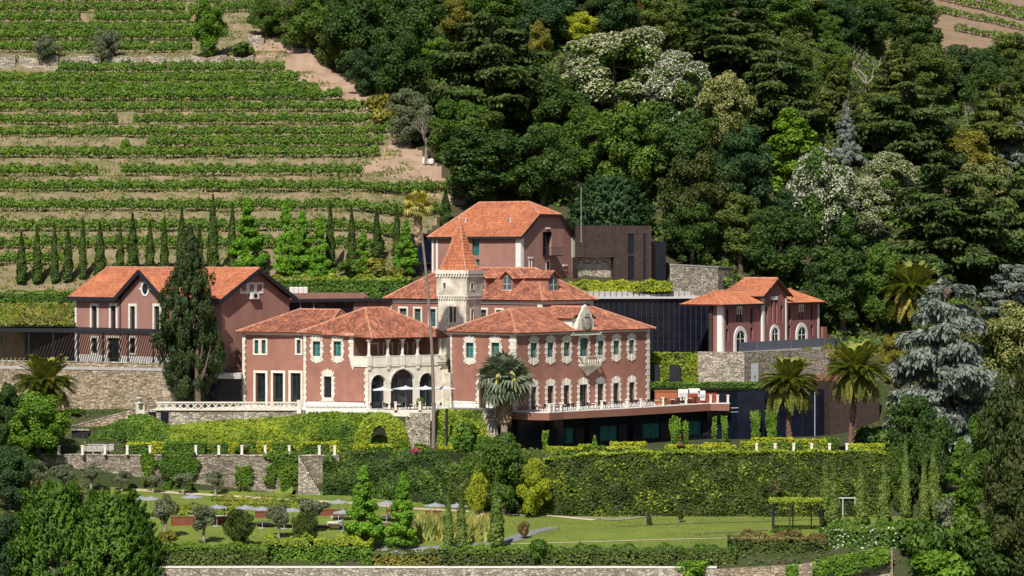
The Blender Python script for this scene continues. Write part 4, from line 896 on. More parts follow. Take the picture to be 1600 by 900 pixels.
# slatted pergola in front of it
pg = empty('steel_pergola', (X(120, 368), 368, 5), 'dark steel pergola with slatted roof along the long rose house', 'pergola')
A_, B_ = P2(-40, 373), P2(243, 361.5); Fp = Fac(A_, B_); zp = 9.55
mb = MB(); Fp.box(mb, 0, Fp.len, -.3, .12, zp, zp+.42); Fa.box(mb, -6, Fa.len-1, .3, .5, zp+.0, zp+.4); mb.build('beam', M_DARK, pg)
sl_ = MB(); n_ = 78
for i in range(n_):
    u = -9+(Fa.len+7)*i/n_; p = Fa.p(u, .4, zp+.2); q_ = Fa.p(u, 16, zp+.2)
    # slats run from the house front out to the front beam
    t_num = (A_[0]-p[0])*Fp.n[0]+(A_[1]-p[1])*Fp.n[1]; t_den = Fa.n[0]*Fp.n[0]+Fa.n[1]*Fp.n[1]; L_ = t_num/t_den
    if L_ > .3: sl_.bar(p, Fa.p(u, .4+L_, zp+.2), .25, .14)
o = sl_.build('roof_slats', M_DARK, pg); o['kind'] = 'stuff'
for u in np.linspace(1.0, Fp.len-.4, 8): mb = MB(); Fp.box(mb, u-.09, u+.09, -.18, 0, 4.7, zp); mb.build('post', M_DARK, pg)
# slatted screen wall continuing the house front
sA, sB = P2(39, 384), P2(117, 381.2); Fx = Fac(sA, sB); sc_ = empty('timber_screen', (sA[0], sA[1], 5), 'dark timber slat screen at the left end of the rose house', 'screen')
mb = MB(); Fx.box(mb, 0, Fx.len, -3.4, -.05, 4.6, Z(506, 382)); mb.build('core', M_DARK, sc_)
for i in range(34):
    mb = MB(); z0 = 5+.165*i+i*.008; Fx.box(mb, 0, Fx.len, -.04, .04, z0, z0+.12); mb.build('slat', M_SLAT, sc_)
mb = MB(); Fx.box(mb, -.1, Fx.len, -3.5, .1, Z(506, 382), Z(504.3, 382)); mb.build('coping', M_WHITE, sc_)
# glazed link behind the loggia house
kA_, kB_ = P2(364, 371), P2(612, 384); Fk = Fac(kA_, kB_); lk = empty('glazed_link', (kA_[0], kA_[1], 5), 'long low dark glazed link between the rose house and the tower', 'building'); zk = Z(469, 376)
mb = MB(); Fk.box(mb, 0, Fk.len, -6, -.2, 3, zk-.3); mb.build('core', M_DARK, lk); mb = MB(); Fk.box(mb, -.4, Fk.len, -6, .5, zk-.3, zk+.12); mb.build('roof_slab', M_DARK, lk)
for i in range(12):
    u0, u1 = Fk.len*i/12, Fk.len*(i+1)/12; 
    if i < 9: mb = MB(); Fk.box(mb, u0+.06, u1-.06, -.15, -.1, 4, zk-.32); mb.build('pane', M_NAVY if i % 3 else M_GLASS, lk)
    else: mb = MB(); Fk.box(mb, u0, u1, -.15, .02, 4, zk-.32); mb.build('panel', M_PINK, lk)
    mb = MB(); Fk.box(mb, u0-.05, u0+.05, -.12, .06, 4, zk-.31); mb.build('mullion', M_LGREY if i in (2, 5, 6) else M_DARK, lk)
mb = MB(); Fk.box(mb, 6, Fk.len, -9, -4, zk, zk+.9); mb.build('roof_block', M_PINK2, lk)
for i in range(4):
    q = P2(456+i*7.2, 384); mb = MB(); mb.box(q[0]-.3, q[0]+.27, q[1]-.35, q[1]+.35, zk+.9, zk+1.75); a_ = thing(mb, 'roof_air_conditioner', M_WHITE, ['first', 'second', 'third', 'fourth'][i]+' white cooling unit from the left on the glazed link roof', 'air conditioner', 'cooling units on the link roof')
    mb = MB(); c_ = a_.location; 
    for k in range(4): mb.box(-.24, .22, -.37, -.352, .12+.16*k, .2+.16*k)
    g = mb.build('grille', M_LGREY, a_, local=True)
# ================================================================ plants: prototype meshes
LM = {}
def lm(k):
    if k in LM: return LM[k]
    T = {'dark': ((0.068, 0.121, 0.022), (0.036, 0.078, 0.017)), 'mid': ((0.118, 0.193, 0.025), (0.064, 0.125, 0.020)), 'lime': ((0.217, 0.327, 0.023), (0.114, 0.216, 0.021)),
         'bright': ((0.163, 0.285, 0.024), (0.086, 0.181, 0.019)), 'olive': ((.135, .178, .034), (.075, .112, .024)), 'yellow': ((.44, .47, .035), (.22, .28, .022)),
         'yolive': ((0.293, 0.262, 0.039), (0.131, 0.146, 0.027)), 'blueg': ((.062, .118, .036), (.036, .078, .027)), 'rust': ((0.286, 0.094, 0.031), (0.110, 0.061, 0.022)),
         'autumn': ((.082, .100, .024), (.046, .072, .018)), 'silver': ((.205, .235, .130), (.105, .135, .068)), 'cypgarden': ((.21, .28, .058), (.115, .18, .04)), 'copper': ((.23, .15, .055), (.11, .11, .035)), 'cedar': ((0.109, 0.153, 0.039), (0.054, 0.094, 0.026)),
         'cedaro': ((0.151, 0.176, 0.036), (0.067, 0.102, 0.024)), 'blue': ((.30, .335, .285), (.16, .20, .165)), 'cypress': ((.098, .150, .028), (.050, .095, .020)),
         'bigcyp': ((0.066, 0.101, 0.028), (0.031, 0.058, 0.018)), 'vine': ((0.147, 0.248, 0.023), (0.072, 0.157, 0.018)), 'hedge': ((0.100, 0.197, 0.020), (0.060, 0.129, 0.017)),
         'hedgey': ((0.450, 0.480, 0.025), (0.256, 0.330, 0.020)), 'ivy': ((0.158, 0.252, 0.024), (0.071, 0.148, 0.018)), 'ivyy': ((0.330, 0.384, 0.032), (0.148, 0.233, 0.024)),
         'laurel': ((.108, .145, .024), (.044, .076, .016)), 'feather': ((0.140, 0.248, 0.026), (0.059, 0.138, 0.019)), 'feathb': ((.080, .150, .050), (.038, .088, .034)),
         'cream': ((.52, .50, .35), (.36, .36, .22)), 'white': ((.56, .55, .46), (.40, .40, .31)), 'creamy': ((0.418, 0.396, 0.158), (0.282, 0.275, 0.099)),
         'palm': ((.37, .39, .085), (.20, .24, .05)), 'palmy': ((.52, .46, .12), (.34, .32, .08)), 'fan': ((.235, .27, .185), (.14, .175, .105)),
         'dry': ((0.462, 0.341, 0.209), (0.308, 0.209, 0.132)), 'pink': ((0.620, 0.060, 0.170), (0.450, 0.050, 0.160)), 'mauve': ((0.500, 0.200, 0.380), (0.340, 0.130, 0.270)), 'maple': ((0.205, 0.393, 0.031), (0.107, 0.247, 0.024))}[k]
    LM[k] = leafmat('leaf_'+k, *T, island=.32, obj=.10 if k in ('dark', 'mid', 'olive', 'cedar', 'blueg', 'autumn') else .05)
    return LM[k]

def clumps_leaves(cen, rad, n, size, rg, flat=.75, up=.35, asp=1.6, shell=(.7, 1.08), spread=.55):
    cen = np.asarray(cen); rad = np.asarray(rad); p = rad**2/np.sum(rad**2)
    i = rg.choice(len(cen), n, p=p); d = unit(rg.normal(size=(n, 3))+np.array([0, 0, .25]))
    rr = rad[i]*rg.uniform(*shell, n); pos = cen[i]+d*rr[:, None]*np.array([1, 1, flat])
    nn = d+np.array([0, 0, up])+rg.normal(size=(n, 3))*spread
    return leaf_quads(pos, nn, size*rg.uniform(.65, 1.35, n), asp, rg), pos, d, i
def trunk_mb(pts, r0, r1, limbs, rg, n=7, lean=.4):
    m = MB(); k = len(pts); m.tube(pts, [r0+(r1-r0)*i/(k-1) for i in range(k)], n)
    for a, b, r in limbs:
        a = Vector(a); b = Vector(b); c = (a+b)/2+Vector((rg.uniform(-.3, .3), rg.uniform(-.3, .3), rg.uniform(.0, .4))); m.tube([a, c, b], [r, r*.7, r*.3], 5)
    return m
PROTO = {}
def mesh_of(o):
    me = o.data; COL.objects.unlink(o); bpy.data.objects.remove(o); return me
def proto_broad(v, H_=10.0, W_=4.6, nc=74, nl=20000, size=.255, base=.05, conic=0.0, low=.0):
    rg = np.random.default_rng(100+v); r = random.Random(v)
    cen, rad = [], []
    while len(cen) < nc:
        d = unit(rg.normal(size=3)); t = rg.uniform(.45, .92); zz_ = base*H_+(H_*(1-base))*(.5+.5*d[2]*t)
        f = 1.0-conic*np.clip((zz_/H_-base)/(1-base), 0, 1)
        lump = 1+.22*sin(3*atan2(d[1], d[0])+v*1.7)
        cr = rg.uniform(.15, .30)*W_*(.55+.45*f)
        x_, y_ = d[0]*t*W_*f*lump*.85, d[1]*t*W_*f*lump*.85
        cen.append((x_, y_, min(zz_, H_-cr*.7))); rad.append(cr)
    V, pos, d, ci = clumps_leaves(cen, rad, nl, size, rg)
    tk = [(0, 0, -1.2), (r.uniform(-.1, .1), 0, H_*.18), (r.uniform(-.3, .3), r.uniform(-.3, .3), H_*.42), (r.uniform(-.4, .4), r.uniform(-.4, .4), H_*.72)]
    lb = [((0, 0, H_*(.2+.06*i)), tuple(np.array(cen[i*3 % nc])*np.array([.75, .75, .92])), .14) for i in range(9)]
    tm = mesh_of(trunk_mb(tk, .34, .1, lb, r).build('trunk', M_BARK))
    return dict(crown=quads_mesh('crown', V), trunk=tm, H=H_, W=W_*2, cen=cen, rad=rad, pos=pos, d=d)
def proto_blossom(v, **k):
    p = proto_broad(v, nl=15000, size=.26, **k); rg = np.random.default_rng(300+v); cen = np.array(p['cen']); cc = np.array([0, 0, p['H']*.5])
    V, pos, d, i = clumps_leaves(p['cen'], p['rad'], 22000, .19, rg, up=.6, asp=1.3, shell=(.98, 1.16))
    out = unit(pos-cc); keep = ((d*out).sum(1)+d[:, 2]*.5+rg.normal(size=len(d))*.4) > .42
    patch = np.sin(pos[:, 0]*1.1+v)+np.sin(pos[:, 1]*1.3)+np.sin(pos[:, 2]*1.2+v) > -1.35
    p['blossom'] = quads_mesh('blossoms', V[keep & patch]); return p
def proto_cedar(v, H_=12.0, W_=5.2, lv=12, size=.34, flat=False, wide=False):
    rg = np.random.default_rng(500+v); Cs, Ns, Al = [], [], []; m = MB(); m.tube([(0, 0, -1.5), (.1, 0, H_*.4), (0, .1, H_*.97)], [.42, .28, .05], 8)
    for l in range(lv):
        t = (l+.4)/lv; z0 = H_*(.14+.83*t); R = W_*((1.05-.93*t**1.25) if not wide else (.8+.5*t-.95*t**2.6))*rg.uniform(.78, 1.15); nb = int(8-4*t)
        a0 = rg.uniform(0, 6.28)
        for b in range(nb):
            a = a0+2*pi*b/nb+rg.uniform(-.35, .35); Rb = R*rg.uniform(.62, 1.1); dr = np.array([cos(a), sin(a), 0]); sd_ = np.array([-sin(a), cos(a), 0]); zb = z0+rg.uniform(-.45, .45)*(2.2 if wide else 1); rise = rg.uniform(.0, .22)
            tip = dr*Rb; m.tube([(0, 0, zb-.5), tuple(dr*Rb*.5+np.array([0, 0, zb+rise*Rb*.35])), tuple(tip+np.array([0, 0, zb-.1*Rb*.3]))], [.11, .07, .02], 4)
            n = int(105*Rb*(1.15-.3*t)); s = rg.uniform(.12, 1, n)**.75; wd = Rb*.30*np.sqrt(np.clip(1-(s-.55)**2/.35, .05, 1))
            la = rg.uniform(-1, 1, n); h = zb+rise*Rb*s*.8-.55*(s**2.2)*Rb*.22-(np.abs(la)**2)*.30*wd+rg.normal(size=n)*.09
            P = dr*(Rb*s)[:, None]+sd_*(la*wd)[:, None]; P[:, 2] = h
            Cs.append(P); Ns.append(np.array([0, 0, 1.0])+dr*.35*s[:, None]+sd_*(la*.5)[:, None]+rg.normal(size=(n, 3))*.33)
            Al.append(dr*1.0+sd_*(la*.9)[:, None]+np.array([0, 0, -.55])*s[:, None]+rg.normal(size=(n, 3))*.25)
            k = n//3; j = rg.choice(n, k); Q = P[j]-np.array([0, 0, 1])*rg.uniform(.15, .55, k)[:, None]; Cs.append(Q); Ns.append(dr+rg.normal(size=(k, 3))*.5); Al.append(np.array([0, 0, -1.0])+rg.normal(size=(k, 3))*.3)
    C = np.concatenate(Cs); V = leaf_quads(C, np.concatenate(Ns), size*rg.uniform(.6, 1.3, len(C)), 2.0, rg, along=np.concatenate(Al))
    return dict(crown=quads_mesh('crown', V), trunk=mesh_of(m.build('trunk', M_BARK)), H=H_, W=W_*2)
def proto_column(v, H_=9.0, W_=.62, nl=4200, size=.24, prof=None, rag=.15):
    rg = np.random.default_rng(700+v); t = rg.uniform(0, 1, nl)**.9; a = rg.uniform(0, 2*pi, nl)
    pr = prof or (lambda s: np.minimum(1, np.sqrt(s/.06+.1))*np.clip(1.0-s**2.6, .03, 1)*(1-.25*s))
    lump = 1+rag*np.sin(a*3+t*14+v)+rag*np.sin(a*2-t*23+v*2)+rg.normal(size=nl)*.07
    R = W_*pr(t)*lump*rg.uniform(.82, 1.05, nl); C = np.stack([R*np.cos(a), R*np.sin(a), .15+t*(H_-.15)], 1)
    d = np.stack([np.cos(a), np.sin(a), np.full(nl, .25)], 1); al = np.stack([np.cos(a)*.25, np.sin(a)*.25, np.ones(nl)], 1)+rg.normal(size=(nl, 3))*.28
    V = leaf_quads(C, d+rg.normal(size=(nl, 3))*.45, size*rg.uniform(.6, 1.4, nl), 2.2, rg, along=al)
    m = MB(); m.tube([(0, 0, -.8), (0, 0, H_*.5), (0, 0, H_*.85)], [W_*.22, W_*.4, .03], 6)
    return dict(crown=quads_mesh('crown', V), trunk=mesh_of(m.build('trunk', M_BARK)), H=H_, W=W_*2)
def proto_feather(v, H_=10.0, W_=4.6, npl=520, n=46):
    """dense feathery conifer mound: plumes sweeping up and outwards"""
    rg = np.random.default_rng(900+v); Cs, Ns, Al = [], [], []
    for i in range(npl):
        a = rg.uniform(0, 2*pi); t = rg.uniform(0, 1)**.9; R = W_*(1.0-.62*t**1.8)*rg.uniform(.62, 1.0)*(1+.12*sin(a*3+v)); z0 = H_*.86*t
        d = np.array([cos(a)*.75, sin(a)*.75, rg.uniform(.55, 1.5)]); d /= np.linalg.norm(d); L = rg.uniform(1.0, 1.9); s = rg.uniform(0, 1, n)
        b = np.array([cos(a)*R*.84, sin(a)*R*.84, z0]); P = b+d*(s*L)[:, None]+rg.normal(size=(n, 3))*(.20*(1.05-s))[:, None]
        Cs.append(P); Ns.append(np.array([cos(a), sin(a), .35])+rg.normal(size=(n, 3))*.45); Al.append(d+rg.normal(size=(n, 3))*.22)
    C = np.concatenate(Cs); C[:, 2] = np.maximum(C[:, 2], .05); V = leaf_quads(C, np.concatenate(Ns), .36*rg.uniform(.6, 1.3, len(C)), 3.2, rg, along=np.concatenate(Al))
    m = MB(); m.tube([(0, 0, -1), (0, 0, H_*.8)], [.4, .05], 7)
    return dict(crown=quads_mesh('crown', V), trunk=mesh_of(m.build('trunk', M_BARK)), H=H_, W=W_*2)
def proto_oldcyp(H_=20.0, W_=4.3, v=5):
    rg = np.random.default_rng(1700+v); nc = 620; t = rg.uniform(0, 1, nc)**.9; a = rg.uniform(0, 2*pi, nc)
    R = W_*np.interp(t, [0, .04, .12, .3, .45, .6, .75, .88, 1], [.30, .6, .95, 1.0, .93, .76, .52, .29, .03])*(1+.12*np.sin(a*3+t*9)+.10*np.sin(a*2-t*17))*rg.uniform(.12, 1.0, nc)**.55
    cen = np.stack([R*np.cos(a), R*np.sin(a), .4+t*(H_-1.3)], 1); rad = rg.uniform(.38, .78, nc)*(1.1-.55*t); n = 46000; i = rg.choice(nc, n, p=rad**2/np.sum(rad**2)); d = unit(rg.normal(size=(n, 3)))
    P = cen[i]+d*(rad[i]*rg.uniform(.6, 1.08, n))[:, None]*np.array([.8, .8, 1.55]); out = np.stack([np.cos(a[i]), np.sin(a[i]), np.full(n, .2)], 1)
    V = leaf_quads(P, d+out*.5+rg.normal(size=(n, 3))*.4, .24*rg.uniform(.6, 1.4, n), 2.2, rg, along=np.array([[0, 0, 1.]])+out*.35+rg.normal(size=(n, 3))*.35)
    return dict(crown=quads_mesh('crown', V))
def proto_pyr(v, H_=10.0, W_=2.9):
    rg = np.random.default_rng(1500+v); r = random.Random(v); cen, rad = [], []
    for i in range(95):
        t = rg.uniform(0, 1)**1.05 if i > 8 else .84+.02*i; a = i*2.39996; R = W_*(1-t)**.85*rg.uniform(.3, .86)*(1 if t > .08 else .75); cen.append((R*cos(a), R*sin(a), .5+t*(H_-.7))); rad.append((.12+.14*(1-t))*W_*rg.uniform(.75, 1.25))
    V, *_ = clumps_leaves(cen, rad, 15000, .235, rg); m = trunk_mb([(0, 0, -1), (.05, 0, H_*.4), (0, 0, H_*.92)], .2, .03, [((0, 0, cen[i][2]*.8), cen[i], .06) for i in range(14)], r)
    return dict(crown=quads_mesh('crown', V), trunk=mesh_of(m.build('trunk', M_BARK)), H=H_, W=W_*2.05)
def proto_bare(v, H_=10.0, spread=.34, depth=5, twigs=3):
    r = random.Random(v); m = MB(); mxw = [1.0]
    def br(p, d, L, rad, k):
        q = p+d*L; c = p+d*L*.5+Vector((r.uniform(-.06, .06), r.uniform(-.06, .06), 0))*L; m.tube([p, c, q], [rad, rad*.8, rad*.62], 5 if k > 2 else 3, cap=False); mxw[0] = max(mxw[0], abs(q.x))
        if k == 0: return
        for i in range(twigs if k > 1 else 2):
            e = (d+Vector((r.uniform(-1, 1), r.uniform(-1, 1), r.uniform(-.25, .7)))*(spread+.26*r.random())*1.5).normalized(); br(p+d*L*r.uniform(.55, 1), e, L*r.uniform(.55, .78), rad*.55, k-1)
    br(Vector((0, 0, -.5)), Vector((r.uniform(-.1, .1), 0, 1)).normalized(), H_*.36, .2, depth)
    return dict(trunk=mesh_of(m.build('trunk', M_BARKP)), H=H_, W=mxw[0]*2)
def proto_olive(v):
    rg = np.random.default_rng(1100+v); r = random.Random(v); cen, rad = [], []
    for i in range(16):
        d = unit(rg.normal(size=3)); t = rg.uniform(.3, .9); cen.append((d[0]*t*1.9, d[1]*t*1.9, 2.75+d[2]*t*1.15)); rad.append(rg.uniform(.45, .8))
    V, *_ = clumps_leaves(cen, rad, 3600, .19, rg, asp=2.4, spread=.8)
    m = trunk_mb([(0, 0, -.4), (.12, .05, .5), (-.08, 0, 1.1), (.05, .05, 1.6)], .26, .16, [((0, 0, 1.1), tuple(np.array(cen[i])*.85), .1) for i in range(6)], r, 8)
    return dict(crown=quads_mesh('crown', V), trunk=mesh_of(m.build('trunk', M_BARKP)), H=4.3, W=4.4)
def proto_bush(v, H_=2.0, W_=1.4, nl=2000, size=.22):
    rg = np.random.default_rng(1300+v); cen, rad = [], []
    for i in range(12):
        a = rg.uniform(0, 6.28); q = rg.uniform(0, .75); cen.append((cos(a)*q*W_, sin(a)*q*W_, H_*rg.uniform(.2, .68))); rad.append(rg.uniform(.28, .46)*W_)
    V, *_ = clumps_leaves(cen, rad, nl, size, rg); V[..., 2] = np.maximum(V[..., 2], -.15)
    m = MB()
    for i in range(4): m.tube([(0, 0, -.2), tuple(np.array(cen[i])*.8)], [.06, .02], 4)
    return dict(crown=quads_mesh('crown', V), trunk=mesh_of(m.build('trunk', M_BARK)), H=H_, W=W_*2.3)
def get(kind, v):
    k = (kind, v)
    if k not in PROTO:
        PROTO[k] = {'broad': lambda: proto_broad(v), 'tall': lambda: proto_broad(v+20, H_=12, W_=3.6, base=.08, conic=.35, nl=16000), 'pyramid': lambda: proto_pyr(v),
                    'blossom': lambda: proto_blossom(v+60, base=.05), 'cedar': lambda: proto_cedar(v), 'cedarw': lambda: proto_cedar(v+30, H_=10, W_=5.6, lv=9, wide=True, size=.32), 'column': lambda: proto_column(v), 'feather': lambda: proto_feather(v), 'bare': lambda: proto_bare(v, spread=.30),
                    'dead': lambda: proto_bare(v+9, spread=.42), 'olive': lambda: proto_olive(v), 'bush': lambda: proto_bush(v), 'round': lambda: proto_broad(v+80, H_=8, W_=4.4, base=.0, nc=70, nl=15000, size=.25)}[kind]()
    return PROTO[k]
KNAME = {'broad': 'broadleaf_tree', 'tall': 'broadleaf_tree', 'pyramid': 'sweetgum_tree', 'blossom': 'flowering_tree', 'cedar': 'cedar_tree', 'cedarw': 'cedar_tree', 'column': 'cypress_tree', 'feather': 'conifer_tree', 'bare': 'bare_tree', 'dead': 'dead_tree', 'olive': 'olive_tree', 'bush': 'bush', 'round': 'magnolia_tree'}
KCAT = {'bush': 'bush'}
USED = set()
def uniq(l):
    assert l not in USED, l
    USED.add(l); return l
def child(me, name, parent, m=None):
    o = bpy.data.objects.new(name, me); COL.objects.link(o); o.parent = parent
    if not me.materials: me.materials.append(None)
    if m is not None: o.material_slots[0].link = 'OBJECT'; o.material_slots[0].material = m
    return o
def tree(kind, col, px, pt, pb, wp, label, v=None, group=None, at=None, bcol='cream', trunk=M_BARK, cat=None, name=None):
    """one tree: crown top row pt, foot row pb, crown width wp (photo pixels); at = (x, y, z) overrides where it stands"""
    v = rnd.randrange(4) if v is None else v
    if at is None: at = ground_at(px, pb, 299.0)
    x, Y, z = at; p = get(kind, v); sc = Y/F; hz = max(.5, Z(pt, Y)-z); sz = hz/p['H']; sx = wp*sc/p['W']
    e = empty(name or KNAME[kind], (x, Y, z), uniq(label), cat or KCAT.get(kind, 'tree'), group, rz=rnd.uniform(0, 6.28))
    e.scale = (sx, sx, sz)
    child(p['trunk'], 'trunk', e, trunk if kind not in ('bare', 'dead', 'olive') else M_BARKP)
    if 'crown' in p: child(p['crown'], 'crown' if kind != 'bush' else 'foliage', e, lm(col))
    if 'blossom' in p: child(p['blossom'], 'blossoms', e, lm(bcol))
    return e
# ================================================================ vine rows on the hillside
ORD = ['first', 'second', 'third', 'fourth', 'fifth', 'sixth', 'seventh', 'eighth', 'ninth', 'tenth', 'eleventh', 'twelfth', 'thirteenth', 'fourteenth', 'fifteenth', 'sixteenth', 'seventeenth', 'eighteenth', 'nineteenth', 'twentieth', 'twenty-first', 'twenty-second', 'twenty-third', 'twenty-fourth']
VSEG = [[(-60, 105)], [(-60, 600)], [(-60, 622)], [(-60, 690)], [(-60, 702)], [(-60, 152), (190, 566)], [(-60, 592)], [(232, 598)], [(-60, 612)], [(-60, 183), (208, 612)], [(-60, 592)], [(-60, 535)], [(-60, 498)], [(-60, 470)], [(92, 446)],
        [(-60, 300)], [(-60, 298)], [(-60, 296)], [(-60, 125), (146, 300)], [(-60, 290), (345, 425)], [(-60, 430)]]
def vine_row(xs, ys_, h, wd, dens, label, size=.30, col='vine'):
    L = float(np.sum(np.hypot(np.diff(xs), np.diff(ys_)))); n = int(L*dens); rg = RG
    s = rg.uniform(0, 1, n); t = np.linspace(0, 1, len(xs)); x = np.interp(s, t, xs); y = np.interp(s, t, ys_)
    f = .75+.25*np.sin(x*1.7+ys_[0])+.2*np.sin(x*.61)+.25*np.sin(x*4.1); keep = rg.uniform(0, 1, n) < .72+.35*f; x, y = x[keep], y[keep]; f = f[keep]; n = len(x)
    a = rg.uniform(-.25*pi, 1.25*pi, n); hh = h*(.72+.32*f); rr = rg.uniform(.6, 1.05, n)
    dy = np.cos(a)*wd*rr; dz = hh*.58+np.sin(a)*hh*.48*rr
    z = Hv(x, y); C = np.stack([x, y+dy, z+np.maximum(dz, .12)], 1); N = np.stack([rg.normal(size=n)*.5, np.cos(a), np.sin(a)+.35], 1)+rg.normal(size=(n, 3))*.4
    e = empty('vine_row', (float(xs[0]), float(ys_[0]), float(Hv(xs[:1], ys_[:1])[0])), uniq(label), 'vine row', 'vine rows on the hillsides')
    V = leaf_quads(C, N, size*rg.uniform(.65, 1.4, n), 1.3, rg)-np.array(e.location)[None, None]
    child(quads_mesh('foliage', V), 'foliage', e, lm(col))
    m = MB(); k = max(2, int(L/1.5))
    for i in range(k):
        q = (i+.5)/k; xx = float(np.interp(q, t, xs)); y2 = float(np.interp(q, t, ys_)); zz_ = H(xx, y2); m.bar((xx, y2-.1, zz_-.2), (xx, y2-.1, zz_+h*(1.08 if i % 3 == 0 else .6)), .06)
    o = m.build('stakes', M_BARKP, e); o['kind'] = 'stuff'
for i, ((Y0, z0), segs) in enumerate(zip(VROWS, VSEG)):
    for j, (a, b) in enumerate(segs):
        xs = np.linspace(X(a, Y0), X(b, Y0), max(8, int((b-a)/8))); ys_ = Y0+vwav(xs, np.full_like(xs, Y0))
        where = f'vine row on the big hillside, {ORD[i]} row counted up from the cypresses'
        if len(segs) > 1: where += ', ' + ('left stretch' if j == 0 else 'right stretch')
        h = 1.95 if i < 11 else 2.2
        vine_row(xs, ys_, h, 1.05 if i < 11 else 1.5, 130 if i < 11 else 150, where, size=.32)
for i, (py, a, b) in enumerate(((88, 1540, 1640), (66, 1490, 1640), (46, 1455, 1640), (29, 1455, 1640), (17, 1395, 1640))):
    p = ground_at(b-60, py, 540); xs = np.linspace(X(a, p[1]), X(b, p[1]), 30); ys_ = np.full_like(xs, p[1])+np.sin(xs/9+i)*.8
    vine_row(xs, ys_, 1.7, .9, 40, f'vine row on the far pink hillside, {ORD[i]} row up from the wood', size=.42)

